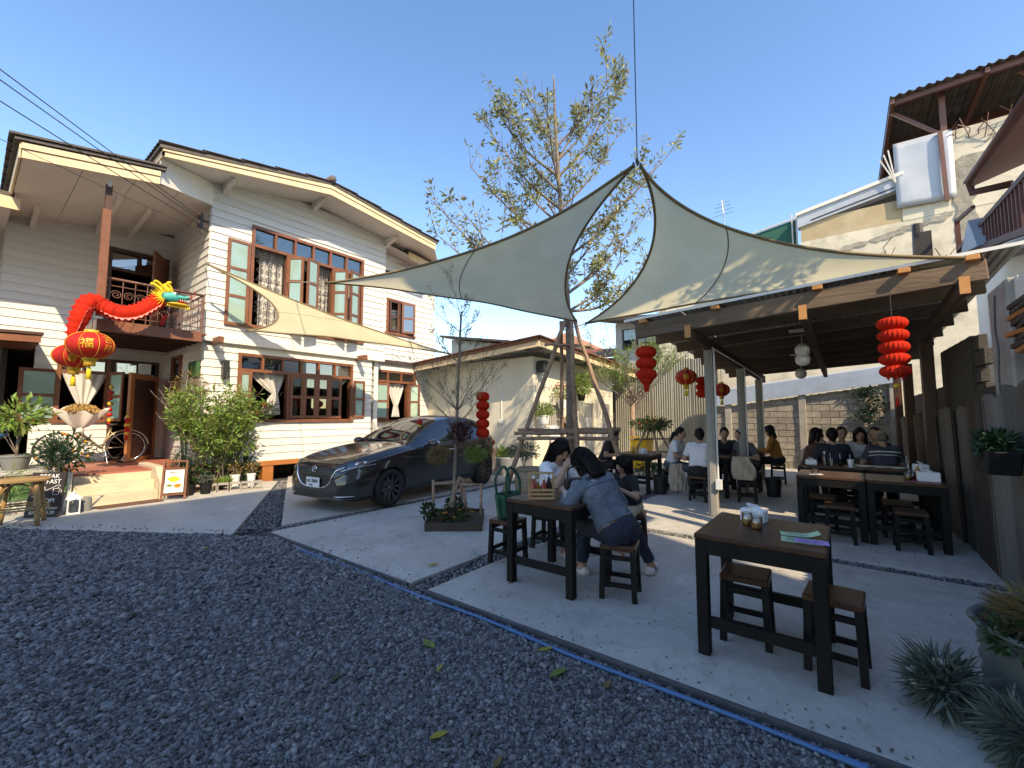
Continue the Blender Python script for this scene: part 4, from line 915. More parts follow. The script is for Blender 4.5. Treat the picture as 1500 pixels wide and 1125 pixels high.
# roof over the terrace on a rusty steel frame
ZR = 10.45
k = 0
for y1 in np.arange(-1.4, -7.5, -.95):
    b = B(); corr(b, lambda u, v, w: (15.75+v*11.0, y1-.98*u, ZR+.12+.15*v+w), 1, .2, .98, .03); b.build('roof_sheet', 'rust_sheet', big, smooth=True, solid=.01); k += 1
fr = B()
for y in (-1.45, -3.3, -5.2, -7.0): fr.beam((15.8, y, ZR), (26, y, ZR+.1), .09, .14)
for x in (15.95, 18.5, 21, 23.5): fr.beam((x, -1.4, ZR+.02+.01*(x-16)), (x, -7.4, ZR+.02+.01*(x-16)), .09, .16)
fr.build('roof_frame', 'iron_brown', big)
for y in (-2.5, -5.0):
    b = B(); b.beam((16.3, y, 9.2), (16.3, y, ZR), .12, .12, (0,1,0)); b.build('roof_post', 'iron_brown', big)
    b = B(); b.beam((16.3, y, 9.25), (16.3, y+1.05, ZR-.05), .08, .08); b.build('roof_brace', 'iron_brown', big)
b = B(); b.bb(20, -7, 8.0, 20.3, -.3, 9.9); b.bb(16.5, -.4, 7.9, 20, -.2, 8.3); b.build('terrace_wall', 'interior', big)
for i in range(26):
    y = random.uniform(-4.2, .4); z = 9.0+random.uniform(-.3, .2) if y < -2.6 else random.uniform(5.0, 6.3)
    b = B(); b.tube([(16.2, y, z), (16.12, y+random.uniform(-.1, .1), z+.1), (16.0, y+random.uniform(-.25, .25), z+random.uniform(.2, .6))], .012, 4); b.build('bent_rebar', 'iron_brown', big)
# green shade net beside it
b = B(); b.slab([(16.5, 1.02, 7.0), (16.5, 2.5, 6.9), (16.5, 2.5, 7.72), (16.5, 1.02, 7.95)], (.02, 0, 0)); b.build('shade_net', 'net_green', big)
b = B()
for y in (1.0, 1.12): b.beam((16.47, y, 4.4), (16.47, y, 8.15-.1*(y-1)), .045, .045, (0,1,0))
b.beam((16.47, .8, 8.02), (16.47, 2.5, 7.76), .05, .05); b.build('net_frame', 'iron_white', big)
b = B(); b.tube([(22, 4.2, 8), (22, 4.2, 11.9)], .025, 6)
for i, z in enumerate((11.2, 11.4, 11.6, 11.78)): b.tube([(22, 3.75+.06*i, z), (22, 4.7-.06*i, z-.03)], .012, 4)
b.tube([(21.9, 4.2, 11.2), (21.9, 4.25, 11.85)], .015, 4); b.build('tv_antenna', 'galv', label='thin television antenna on a mast above the cream building', cat='antenna')
# ================================================================== neighbour house at the right edge
nb = thing('neighbour_house', 'upper storey with tiled eave and maroon balustrade at the right edge', 'house', (8, -3.5, 0))
b = B(); b.bb(6.9, -3.8, 0, 12, -2.1, 4.6); b.build('wall', 'white_paint', nb)
b = B(); b.bb(8.2, -2.13, 3.9, 9.0, -2.098, 4.5); w_ = b.build('window', 'brown_dark', nb)
b = B(); b.slab([(6.2, -1.62, 4.62), (9.2, -1.62, 4.95), (9.2, -5, 6.0), (6.2, -5, 5.7)], (0,0,.07)); nr = b.build('roof', 'maroon_tile', nb)
for i in range(5):
    b = B(); y0 = -1.58-i*.45; b.slab([(6.15, y0, 4.72+i*.145), (9.25, y0, 5.05+i*.145), (9.25, y0-.5, 5.21+i*.145), (6.15, y0-.5, 4.88+i*.145)], (0,0,.035)); b.build('tile_row', 'maroon_tile', nr)
b = B(); b.tube([(6.2, -1.55, 4.62), (8.7, -1.55, 4.88), (8.72, -1.57, 4.70), (8.5, -1.9, 4.62)], .05, 8); b.build('gutter', 'maroon_iron', nb, smooth=True)
b = B(); p0, p1 = Vector((10.0, -1.6, 4.16)), Vector((6.6, -1.6, 3.42)); 
b.beam(p0, p1, .06, .08); b.beam(p0+V(0,0,.10), V(6.6, -1.6, 4.02), .05, .06); b.beam(p0, p0+V(0,0,.62), .06, .06, (1,0,0)); b.beam(p0+V(0,0,.58), V(8.9, -1.6, 4.55), .045, .045)
b.build('balustrade_rails', 'maroon_iron', nb)
for i in range(24):
    t_ = i/24; z0 = 4.16-.74*t_; z1 = 4.26-.24*t_; x = 10-3.4*t_; 
    if z1-z0 > .14: b = B(); b.beam((x, -1.6, z0), (x, -1.6, z1), .03, .03, (0,1,0)); b.build('baluster', 'maroon_iron', nb)
b = B(); b.slab([(10.1, -1.55, 4.08), (6.3, -1.55, 3.28), (6.3, -2.1, 3.3), (10.1, -2.1, 4.1)], (0,0,-.1)); b.build('balcony_edge', 'concrete_old', nb)
b = B(); b.slab([(9.3, -1.5, 3.98), (8.7, -1.5, 4.30), (8.3, -1.5, 3.80)], (0,-.3,0)); b.build('tarpaulin', 'sheet_blue', nb)
b = B(); b.cyl((10.0, -1.12, 3.9), (10.0, -1.12, 4.82), .09, .07, 10); b.bb(9.92, -1.28, 3.6, 10.08, -1.12, 4.65); b.bb(9.9, -1.24, 4.2, 10.1, -1.05, 4.55); b.build('stove_pipe', 'iron_dark', label='charred dark stove pipe standing above the shed roof edge', cat='pipe')
for i in range(9):
    x = 4.55+i*.19; b = B(); b.bb(x+.004, -1.2, 2.16+.02*i, x+.186, -1.17, 2.62+.012*i); b.build('board', 'white_paint', nb)
# ================================================================== background houses
gb = thing('grey_house', 'grey house with louvred window behind the zinc fence', 'building', (20, 7.2, 0))
b = B(); wall_boxes(b, 'X', 19, .2, 5.9, 8.5, 0, 5.9, [(6.0, 7.3, 3.0, 4.9), (7.4, 8.2, 4.6, 5.6)]); b.bb(19.2, 8.3, 0, 24, 8.5, 5.9); b.build('wall', 'wall_grey', gb)
b = B()
for i in range(8): b.box((19.06, 6.65, 5.05+i*.1), (.12, 1.3, .015), M=Matrix.Rotation(R(35), 4, 'Y'))
b.build('louvre_slats', 'sheet_white', gb)
b = B(); b.bb(19.15, 6.0, 3.0, 19.17, 7.3, 4.9); b.bb(19.15, 7.4, 4.6, 19.17, 8.2, 5.6); b.build('window_pane', 'pane_dark', gb)
b = B(); b.slab([(18.2, 9.3, 6.0), (18.2, 5.6, 5.75), (25, 5.6, 6.6), (25, 9.3, 6.9)], (0,0,.12)); b.build('roof', 'roof_tile', gb)
b = B(); b.bb(19.6, 5.6, 0, 19.65, 12, 4.4); b.build('rear_wall', 'interior', gb)
b = B(); b.bb(17.4, 3.2, 0, 17.6, 5.9, 6.6); b.build('side_wall', 'wall_cream', gb)
h2 = thing('brown_roofed_house', 'low house with brown metal roof beyond the annex', 'building', (22, 10.5, 0))
b = B(); b.slab([(20, 8.7, 4.45), (20, 13, 4.75), (22.5, 13, 5.5), (22.5, 8.7, 5.2)], (0,0,.05)); b.build('roof', 'maroon_tile', h2)
b = B(); b.bb(20.5, 8.9, 0, 24, 13, 4.5); b.build('wall', 'wall_grey', h2)
h3 = thing('red_roofed_house', 'distant hipped red tile roof above the annex roof', 'building', (33, 19, 0))
b = B(); b.add([(30, 21.2, 7.4), (30, 16.4, 7.2), (36, 16.4, 7.2), (36, 21.2, 7.4), (32, 19, 8.75), (34, 19, 8.75)], [(0,1,4),(1,2,5,4),(2,3,5),(3,0,4,5)]); b.build('roof', 'terracotta', h3)
b = B(); b.bb(30.4, 16.8, 0, 35.6, 20.8, 7.25); b.build('wall', 'wall_grey', h3)
h4 = thing('cream_house', 'cream gabled house end just right of the white house', 'building', (18, 14, 0))
b = B(); b.slab([(16, 16.5, 0), (16, 12.6, 0), (16, 12.6, 4.95), (16, 16.5, 5.6)], (4, 0, 0)); b.build('wall', 'annex_wall', h4)
b = B(); b.slab([(15.6, 17, 5.75), (15.6, 12.2, 4.95), (20, 12.2, 4.95), (20, 17, 5.75)], (0,0,.1)); b.build('roof', 'brown_dark', h4)
# unseen building inferred from the yard's shade; side wall slanted to fit its edge
ap = thing('apartment_building', 'tall plastered apartment block standing behind the photographer, shading the yard', 'building', (-6, -6, 0))
b = B(); wall_boxes(b, 'Y', -2.3, -.3, -14, 3.0, -.1, 11.0, [(-12+i*2.6, -10.6+i*2.6, 1.0+j*3.4, 2.6+j*3.4) for i in range(6) for j in range(3)])
b.prism([(3.0, -2.3), (3.35, -2.3), (.5, -9.0), (.2, -9.0), (2.86, -2.6), (3.0, -2.6)], -.1, 11.0); b.bb(-14, -9, -.1, -13.7, -2.6, 11); b.bb(-14, -9.3, -.1, .4, -9, 11); b.build('wall', 'building_plaster', ap)
for j in range(3):
    for i in range(6): b = B(); x = -12+i*2.6; b.bb(x, -2.52, 1.0+j*3.4, x+1.4, -2.48, 2.6+j*3.4); b.build('window', 'pane_dark', ap)
b = B(); b.prism([(2.9, -2.301), (4.35, -2.301), (4.0, -3.06), (2.6, -3.06)], 5.2, 10.99); b.build('added_shade_bay', 'building_plaster', ap)  # unseen bay added to shade the upper part of the right sail
b = B(); b.prism([(-14.2, -2.1), (4.45, -2.1), (4.1, -3.1), (3.0, -3.1), (.3, -9.4), (-14.2, -9.4)], 11.0, 11.2); b.build('roof', 'concrete_old', ap)
# ================================================================== shade sails
m = bpy.data.materials.new('sail_cloth'); m.use_nodes = True; nt = m.node_tree; N = nt.nodes; L_ = nt.links; MT['sail_cloth'] = m
pb_ = N['Principled BSDF']; pb_.inputs['Roughness'].default_value = .8
nz = N.new('ShaderNodeTexNoise'); nz.inputs['Scale'].default_value = 2.2; nz.inputs['Detail'].default_value = 6
tcx = N.new('ShaderNodeTexCoord'); L_.new(tcx.outputs['Object'], nz.inputs['Vector'])
rp = N.new('ShaderNodeValToRGB'); rp.color_ramp.elements[0].position = .3; rp.color_ramp.elements[0].color = (.70, .64, .43, 1); rp.color_ramp.elements[1].position = .7; rp.color_ramp.elements[1].color = (.80, .73, .51, 1)
L_.new(nz.outputs['Fac'], rp.inputs[0]); L_.new(rp.outputs[0], pb_.inputs['Base Color'])
n2 = N.new('ShaderNodeTexNoise'); n2.inputs['Scale'].default_value = 1.6; n2.inputs['Detail'].default_value = 3; L_.new(tcx.outputs['Object'], n2.inputs['Vector'])
bp = N.new('ShaderNodeBump'); bp.inputs['Strength'].default_value = .25; bp.inputs['Distance'].default_value = .05; L_.new(n2.outputs['Fac'], bp.inputs['Height']); L_.new(bp.outputs[0], pb_.inputs['Normal'])
tr = N.new('ShaderNodeBsdfTranslucent'); L_.new(rp.outputs[0], tr.inputs['Color']); ms = N.new('ShaderNodeMixShader'); ms.inputs[0].default_value = .55
L_.new(pb_.outputs[0], ms.inputs[1]); L_.new(tr.outputs[0], ms.inputs[2]); L_.new(ms.outputs[0], N['Material Output'].inputs['Surface'])
def sail(label, A, Bc, C, conc=(.14, .14, .14), sag=.0, seam=.42, ropes=(), seam_edge=0):
    A, Bc, C = Vector(A), Vector(Bc), Vector(C)
    t = thing('shade_sail', label, 'shade sail', tuple((A+Bc+C)/3), group='shade sails over the yard')
    nrm = (Bc-A).cross(C-A).normalized()
    if nrm.z > 0: nrm = -nrm
    ax1 = (Bc-A).normalized(); ax2 = nrm.cross(ax1)
    def pt(a, b_, c):
        p = A*a + Bc*b_ + C*c; tot = 1e-9
        for (x, y, z, P_, Q, S, k) in ((a, b_, c, A, Bc, C, conc[0]), (b_, c, a, Bc, C, A, conc[1]), (c, a, b_, C, A, Bc, conc[2])):
            p = p + (S-(P_+Q)/2)*(4*x*y*k*(1-z)**2)
        return p + nrm*(sag*27*a*b_*c) + nrm*.03*noise.noise(p*.9) + sum((nrm*(.016*math.sin(14*math.atan2((p-Q).dot(ax2), (p-Q).dot(ax1)))*math.exp(-(p-Q).length/.55)*min(1, (p-Q).length*4)) for Q in (A, Bc, C)), Vector())
    n = 44; q = B(); idx = {}; vs = []
    for i in range(n+1):
        for j in range(n+1-i): idx[(i, j)] = len(vs); vs.append(pt(1-(i+j)/n, i/n, j/n))
    fs = []
    for i in range(n):
        for j in range(n-i):
            fs.append((idx[(i, j)], idx[(i+1, j)], idx[(i, j+1)]))
            if j < n-i-1: fs.append((idx[(i+1, j)], idx[(i+1, j+1)], idx[(i, j+1)]))
    q.add(vs, fs); q.build('cloth', 'sail_cloth', t, smooth=True)
    for e in range(3):
        q = B(); pts = []
        for k in range(41):
            u = k/40; w = [(1-u, u, 0), (0, 1-u, u), (u, 0, 1-u)][e]; pts.append(pt(*w))
        q.tube(pts, .019, 6); q.build('edge_webbing', 'webbing', t, smooth=True)
    q = B(); pts = []
    for k in range(31):
        u = k/30; w = [(1-seam-(0)*u, seam*(1-u), seam*u), (seam*(1-u), 1-seam, seam*u), (seam*(1-u), seam*u, 1-seam)][seam_edge]; p = pt(*w); pts.append(p+nrm*.006)
    q.tube(pts, .008, 5); q.build('seam', 'webbing', t)
    for (P_, Q) in ropes: q = B(); q.tube([P_, Q], .008, 6); q.build('tie_rope', 'rope', t)
    for P_ in (A, Bc, C):
        q = B(); q.tube([P_+Vector((.03*math.cos(a*.7), .0, .03*math.sin(a*.7))) for a in range(9)], .007, 6, closed=True); q.build('corner_ring', 'iron_dark', t)
    return t
PK = (4.69, 1.78, 4.43)
sail('grey left shade sail stretched from the hanging peak towards the white house', (4.66, 1.82, 4.42), (3.66, 6.78, 3.74), (6.92, 3.86, 3.26), conc=(.15, .04, .10), sag=.12, seam=.50, seam_edge=1, ropes=[((3.66, 6.78, 3.74), (4.85, 10.85, 4.85)), ((6.92, 3.86, 3.26), (7.18, 4.15, 3.3))])
sail('right shade sail with sunlit lower half above the dining shed', (4.73, 1.76, 4.42), (6.98, 3.70, 3.20), (6.1, -1.13, 3.06), conc=(.15, .02, .15), sag=.10, seam=.58, seam_edge=2, ropes=[((6.98, 3.70, 3.20), (7.2, 4.12, 3.22))])
sail('narrow sunlit shade sail hung along the front of the white house', (2.98, 10.2, 4.62), (3.33, 9.0, 3.15), (8.75, 9.05, 3.33), conc=(.16, .05, .12), sag=.05, seam=.55, seam_edge=0, ropes=[((2.98, 10.2, 4.62), (3.12, 10.9, 4.9)), ((8.75, 9.05, 3.33), (9.18, 9.3, 3.2))])
b = B(); b.tube([(4.69, 1.79, 4.46), (4.69, 1.79, 14.0)], .0065, 6); b.tube([(4.69+.035*math.cos(a*.7), 1.79, 4.46+.035*math.sin(a*.7)) for a in range(9)], .008, 6, closed=True); b.build('hanging_cable', 'wire', label='vertical steel cable carrying the peak of the two shade sails', cat='cable')
# ================================================================== trees
def branch_tips(rnd, p, d, L, r, depth, tubes, tips, up=.25, spread=.6):
    n = 5; pts = [Vector(p)]; rad = [r]; dd = Vector(d).normalized()
    for i in range(n):
        dd = (dd + Vector((rnd.uniform(-1, 1), rnd.uniform(-1, 1), rnd.uniform(-.6, 1)))*.10 + Vector((0, 0, up*.12))).normalized()
        pts.append(pts[-1]+dd*L/n); rad.append(r*(1-.75*(i+1)/n))
        if i >= 1: tips.append((pts[-1].copy(), dd.copy(), depth))
    tubes.append((pts, rad))
    if depth > 0:
        k = 3 if depth > 1 else 4
        for i in range(k):
            j = rnd.randint(2, n); a = Vector((rnd.uniform(-1, 1), rnd.uniform(-1, 1), rnd.uniform(-.2, .8))); nd = (dd + a*spread).normalized()
            branch_tips(rnd, pts[j], nd, L*rnd.uniform(.35, .6), rad[j]*.8, depth-1, tubes, tips, up, spread)
def clusters(rnd, tips, per, r, prob=1.0, up=.4):
    P_, D = [], []
    for p, d, dep in tips:
        if rnd.random() > prob: continue
        for k in range(per):
            o = Vector((rnd.gauss(0, 1), rnd.gauss(0, 1), rnd.gauss(0, .8)))*r*.5; dr = (o.normalized()*.9 + d*.5 + Vector((0, 0, rnd.uniform(-.5, up)))); P_.append(p+o*.5); D.append(dr)
    return P_, D
rnd = random.Random(11)
tree = thing('roadside_tree', 'tall slender tree with sparse silvery green leaves behind the shade sails', 'tree', (7.25, 4.2, 0))
b = B(); tp = curve_pts([(7.25, 4.2, -.05), (7.24, 4.2, 1.2), (7.20, 4.19, 3.2), (7.0, 4.2, 5.2), (6.82, 4.21, 7.0), (6.75, 4.21, 8.15)], 30); b.tube(tp, [.095-.082*i/(len(tp)-1) for i in range(len(tp))], 10); b.build('trunk', 'bark', tree, smooth=True)
tubes, tips = [], []
goal = [(7.33,3.36,7.95),(7.45,3.25,7.6),(8.23,2.5,6.62),(5.51,6.13,5.62),(5.88,5.57,6.35),(6.2,5.0,7.2),(6.08,5.13,7.45),(6.42,4.64,7.75),(6.08,5.22,7.0),(5.75,5.7,5.5),(5.55,6.16,5.05),(6.41,4.98,5.4),(7.93,2.94,6.15),(7.98,3.15,4.1),(7.6,3.69,3.9),(7.85,3.3,4.6),(5.95,5.6,4.9),(7.3,3.5,7.5),(7.55,3.3,6.9),(6.3,5.0,6.4),(7.5,3.5,5.4),(6.2,4.0,6.9),(7.4,4.9,6.4),(7.9,4.6,5.0),(6.6,3.6,6.0),(7.0,4.6,7.3),(7.1,3.8,7.4),(8.1,3.6,5.2),(6.35,5.2,5.9),(7.85,3.0,5.3)]
for g in goal:
    g = Vector(g); hz = Vector((g.x-6.95, g.y-4.2, 0)).length; z0 = max(3.45, g.z-.55*hz-.55-rnd.uniform(0, .3)); 
    k = min(range(len(tp)), key=lambda i: abs(tp[i].z-z0)); s_ = tp[k]
    mid = s_.lerp(g, .5)+Vector((0, 0, -.12*hz)); pts = curve_pts([s_, mid, g], 12); r0 = .020+.008*hz
    tubes.append((pts, [r0*(1-.8*i/(len(pts)-1)) for i in range(len(pts))]))
    for i in range(3, len(pts)):
        d = (pts[i]-pts[i-1]).normalized()
        if i > 5: tips.append((pts[i], d, 0))
        if i % 2 == 0:
            for q_ in range(2):
                nd = (d + Vector((rnd.uniform(-1, 1), rnd.uniform(-1, 1), rnd.uniform(-.1, 1)))*.75).normalized(); branch_tips(rnd, pts[i], nd, rnd.uniform(.28, .62), .008, 1 if rnd.random() < .3 else 0, tubes, tips)
b = B()
for pts, rad in tubes: b.tube(pts, [max(.0035, r) for r in rad], 5, caps=False)
b.build('branches', 'bark', tree, smooth=True)
P_, D = clusters(rnd, tips, 7, .12, .40); print('tree leaves', len(P_))
leaf_mesh('crown', P_, D, .10, .036, 'leaf_tree', tree, jit=.6)
# support poles of the tree
tri = thing('tripod_support', 'bark-covered tripod of poles tied round the tree trunk', 'tree support', (7.0, 4.2, 0))
for (p, q, r0, r1) in (((6.23, 5.07, 0), (7.16, 4.22, 3.42), .048, .038), ((7.42, 3.02, 0), (7.24, 4.10, 3.38), .046, .036), ((6.72, 3.72, 0), (7.10, 4.08, 3.40), .045, .036), ((8.3, 5.0, 0), (7.12, 4.32, 3.36), .045, .036)):
    p, q = Vector(p), Vector(q); b = B(); pts = [p.lerp(q, i/9)+Vector((rnd.uniform(-.018, .018), rnd.uniform(-.018, .018), 0)) for i in range(10)]; b.tube(pts, [(r0+(r1-r0)*i/9)*rnd.uniform(.9, 1.1) for i in range(10)], 9); b.build('pole', 'pole_wood', tri, smooth=True)
for (p, q) in (((6.45, 4.95, 1.19), (7.42, 3.38, 1.22)), ((6.42, 4.86, 1.10), (7.40, 3.28, 1.10)), ((6.60, 4.98, 1.24), (7.75, 3.4, 1.26)), ((6.82, 4.50, 2.88), (7.42, 3.80, 2.86))):
    p, q = Vector(p), Vector(q); b = B(); b.tube([p.lerp(q, i/7)+Vector((0, 0, rnd.uniform(-.012, .012))) for i in range(8)], [.036*rnd.uniform(.9, 1.12) if p.z < 2 else .024 for i in range(8)], 8); b.build('cross_pole', 'pole_wood', tri, smooth=True)
# ---------------------------------------------------------------- planter box with a young tree on stakes
pb2 = thing('planter_box', 'low square metal planter box of soil on the concrete', 'planter', (4.43, 4.42, 0))
cs = [Vector(c) for c in ((3.86, 4.44, 0), (4.32, 3.86, 0), (5.0, 4.42, 0), (4.54, 5.0, 0))]
for i in range(4):
    p, q = cs[i], cs[(i+1) % 4]; b = B(); b.beam(p+V(0,0,.055), q+V(0,0,.055), .014, .11); b.build('side_board', 'old_wood_x', pb2)
b = B(); c0 = sum(cs, Vector())/4; b.grid(lambda u, v: (lambda p: (p.x, p.y, .075+.02*noise.noise(p*9)))(cs[0].lerp(cs[1], .02+.96*u).lerp(cs[3].lerp(cs[2], .02+.96*u), .02+.96*v)), 14, 14); b.build('soil', 'soil', pb2, smooth=True)
def leafy(name, label, cat, base, m_, stems, n, L, W, rad, hz, shape='ball', group=None, pot=None, jit=.4, center=None, fold=.25, stem_m='bark', flowers=None, droop=0.0, parent=None, lname='leaves'):
    """potted or planted foliage: stems plus many leaf-sized faces; shape ball | tuft | cone"""
    base = Vector(base); t = parent or thing(name, label, cat, tuple(base), group=group)
    ph = 0
    if pot:
        pm, pr, phh = pot; ph = phh; b = B(); b.lathe([(pr*.70, 0), (pr*.74, .01), (pr*.95, phh*.86), (pr*1.02, phh*.88), (pr*1.02, phh), (pr*.93, phh), (pr*.90, phh*.88), (0.0, phh*.86)], 20, base); b.build('pot', pm, t, smooth=True, autos=True)
        b = B(); b.lathe([(pr*.90, phh*.875), (0, phh*.89)], 16, base); b.build('soil', 'soil', t)
    c = center if center is not None else base+Vector((0, 0, ph+hz)); c = Vector(c)
    rr = random.Random(sum(map(ord, str(label)))+int(abs(base.x)*100)); P_, D = [], []
    if stems:
        b = B()
        for k in range(stems):
            e = c+Vector((rr.uniform(-1, 1)*rad[0]*.6, rr.uniform(-1, 1)*rad[1]*.6, rr.uniform(-.2, .7)*rad[2])); s0 = base+Vector((rr.uniform(-.03, .03), rr.uniform(-.03, .03), ph*.9)); md = s0.lerp(e, .5)+Vector((rr.uniform(-.05, .05), rr.uniform(-.05, .05), .05)); b.tube(curve_pts([s0, md, e], 8), .006+.004*hz, 5)
        b.build('stem', stem_m, t, smooth=True)
    for k in range(n):
        if shape == 'tuft':
            a = rr.uniform(0, 2*math.pi); ti = rr.uniform(.05, .9); o = Vector((math.cos(a)*rad[0]*rr.random()*.35, math.sin(a)*rad[1]*rr.random()*.35, -rad[2]*.6)); d = Vector((math.cos(a)*ti, math.sin(a)*ti, 1-droop))
        else:
            v = Vector((rr.gauss(0, 1), rr.gauss(0, 1), rr.gauss(0, 1))).normalized(); q_ = rr.random()**.45; o = Vector((v.x*rad[0], v.y*rad[1], v.z*rad[2]))*q_
            nn = noise.noise((c+o)*2.2/max(.15, rad[0])); 
            if nn < -.18: o = o*.72
            if shape == 'cone': f_ = 1-.75*max(0, (o.z/rad[2]+1)/2); o = Vector((o.x*f_, o.y*f_, o.z))
            d = v+Vector((rr.uniform(-.6, .6), rr.uniform(-.6, .6), rr.uniform(-.4, .6)-droop))
        P_.append(c+o); D.append(d)
    leaf_mesh(lname, P_, D, L, W, m_, t, fold=fold, jit=jit)
    if flowers:
        fm, fn, fs = flowers; FP, FD = [], []
        for k in range(fn):
            v = Vector((rr.gauss(0, 1), rr.gauss(0, 1), rr.gauss(0, 1)+.4)).normalized(); p = c+Vector((v.x*rad[0], v.y*rad[1], v.z*rad[2]))*rr.uniform(.75, 1.08)
            for j in range(6): a = j*math.pi/3; FP.append(p); FD.append(Vector((math.cos(a), math.sin(a), .35))+v*.3)
        if fn <= 12:
            for k in range(fn): leaf_mesh('flower', FP[k*6:k*6+6], FD[k*6:k*6+6], fs, fs*.6, fm, t, jit=.15)
        else: leaf_mesh('flowers', FP, FD, fs, fs*.6, fm, t, jit=.15, kind='stuff')
    return t
yt = thing('young_tree', 'thin young tree with bare twigs growing in the planter box', 'tree', (4.40, 4.42, .06))
tubes, tips = [], []
tp2 = curve_pts([(4.36, 4.42, .05), (4.38, 4.42, .8), (4.42, 4.42, 1.8), (4.47, 4.42, 2.9), (4.5, 4.42, 3.05)], 20); b = B(); b.tube(tp2, [.030-.021*i/(len(tp2)-1) for i in range(len(tp2))], 8); b.build('trunk', 'bark', yt, smooth=True)
for i in range(26):
    z0 = rnd.choice((rnd.uniform(1.35, 1.75), rnd.uniform(2.2, 3.0))); k = min(range(len(tp2)), key=lambda j: abs(tp2[j].z-z0)); a = rnd.uniform(0, 6.28)
    branch_tips(rnd, tp2[k], Vector((math.cos(a), math.sin(a), .75)), rnd.uniform(.4, .85) if z0 < 2 else rnd.uniform(.25, .55), .007, 2, tubes, tips, spread=.7)
b = B()
for pts, rad in tubes: b.tube(pts, [max(.0022, r) for r in rad], 4, caps=False)
b.build('branches', 'bark', yt)
P_, D = clusters(rnd, tips, 2, .05, .42); leaf_mesh('crown', P_, D, .030, .014, 'leaf_tree', yt)
st = thing('stake_support', 'ring of short debarked stakes tied round the young tree', 'tree support', (4.43, 4.42, .06))
for (x, y, dx, dy, h) in ((4.14, 4.58, -.01, .01, .62), (4.30, 4.40, .06, .0, .60), (4.52, 4.30, -.05, .05, .62), (4.60, 4.12, .0, -.0, .56), (4.66, 4.55, -.02, .0, .6), (4.24, 4.5, .17, -.15, .66)):
    b = B(); b.tube([(x, y, .04), (x+dx*.5, y+dy*.5, h*.5), (x+dx, y+dy, h)], [.022, .02, .021], 8); b.build('stake', 'pole_wood', st, smooth=True)
for (p, q) in (((4.12, 4.60, .575), (4.42, 4.34, .565)), ((4.40, 4.36, .55), (4.64, 4.10, .535)), ((4.16, 4.62, .55), (4.68, 4.56, .56))): b = B(); b.tube([p, q], .019, 8); b.build('cross_bar', 'pole_wood', st, smooth=True)
leafy('clipped_bush', 'dark maroon clipped leaf ball on the young tree trunk', 'bush', (4.40, 4.40, .1), 'leaf_red', 0, 1500, .032, .018, (.17, .17, .165), 0, center=(4.44, 4.38, 1.29))
leafy('grass_tuft', 'dry brown grass tuft beside the young tree trunk', 'plant', (4.18, 4.56, .66), 'leaf_dry', 0, 900, .07, .008, (.17, .12, .11), 0, center=(4.20, 4.56, .96))
leafy('grass_tuft', 'light green grass tuft beside the young tree trunk', 'plant', (4.58, 4.2, .6), 'leaf_shrub', 0, 800, .08, .008, (.18, .12, .09), 0, center=(4.62, 4.25, .96))
leafy('ground_plant', 'low leafy plant with orange flowers in the planter box', 'plant', (4.3, 4.35, .08), 'leaf_dark', 5, 260, .06, .035, (.28, .22, .10), .09, flowers=('petal_orange', 10, .035))
leafy('ground_plant', 'small rounded leafy plant at the left corner of the planter box', 'plant', (3.98, 4.52, .08), 'leaf_dark', 4, 120, .055, .04, (.10, .10, .10), .16)
leafy('ground_plant', 'small leafy plant behind the stakes in the planter box', 'plant', (4.6, 4.62, .08), 'leaf_dark', 4, 130, .055, .04, (.14, .12, .12), .16)
# ---------------------------------------------------------------- shrub bed by the house
sh = thing('shrub', 'big loose light green shrub against the white house wall', 'shrub', (3.35, 10.35, 0))
tubes, tips = [], []
for i in range(22):
    a = rnd.uniform(0, 6.28); branch_tips(rnd, (3.38+rnd.uniform(-.12, .12), 10.38+rnd.uniform(-.08, .08), 0), Vector((math.cos(a)*.75, math.sin(a)*.22-.12, 1.05)), rnd.uniform(.95, 1.65), .016, 2, tubes, tips, spread=.75)
b = B()
for pts, rad in tubes: b.tube(pts, [max(.0035, r) for r in rad], 5, caps=False)
b.build('stems', 'bark', sh, smooth=True)
tips = [(p, d, k) for p, d, k in tips if p.z > .42 and p.z < 2.12 and p.y < 10.78 and 2.5 < p.x < 4.05]
P_, D = clusters(rnd, tips, 8, .16, .72, up=.1); print('shrub', len(P_)); leaf_mesh('leaves', P_, D, .105, .032, 'leaf_shrub', sh)
leafy('maple_bush', 'feathery reddish bush at the porch corner above the shrub', 'shrub', (2.95, 10.9, .5), 'leaf_dry', 6, 420, .10, .02, (.34, .2, .34), 1.62, droop=.5)
leafy('dark_bush', 'dense dark green conifer bush between the porch and the shrub', 'shrub', (2.72, 10.15, 0), 'leaf_deep', 3, 1500, .05, .012, (.20, .18, .42), .55)
leafy('low_plant', 'leafy low plant under the shrub beside the menu stand', 'plant', (2.95, 10.25, 0), 'leaf_dark', 4, 300, .11, .035, (.32, .16, .28), .35)
leafy('low_plant', 'arching green plant at the foot of the shrub', 'plant', (3.42, 10.12, 0), 'leaf_shrub', 0, 160, .20, .022, (.22, .14, .14), .15, shape='tuft')
leafy('low_plant', 'leafy green plant behind the two white pots', 'plant', (3.85, 10.45, 0), 'leaf_dark', 4, 420, .11, .035, (.36, .16, .32), .38)
leafy('windowsill_plant', 'bushy flowering plant spilling over the lower window sill', 'plant', (4.45, 10.86, 1.44), 'leaf_shrub', 4, 420, .08, .026, (.30, .10, .22), .24, flowers=('petal_red', 7, .06))
hb = B(); 
for (x0, x1, z0, z1) in ((-.195, -.165, 0, .19), (.165, .195, 0, .19), (-.165, .165, .16, .19), (-.165, .165, 0, .03)): hb.bb(x0, -.09, z0, x1, .09, z1)
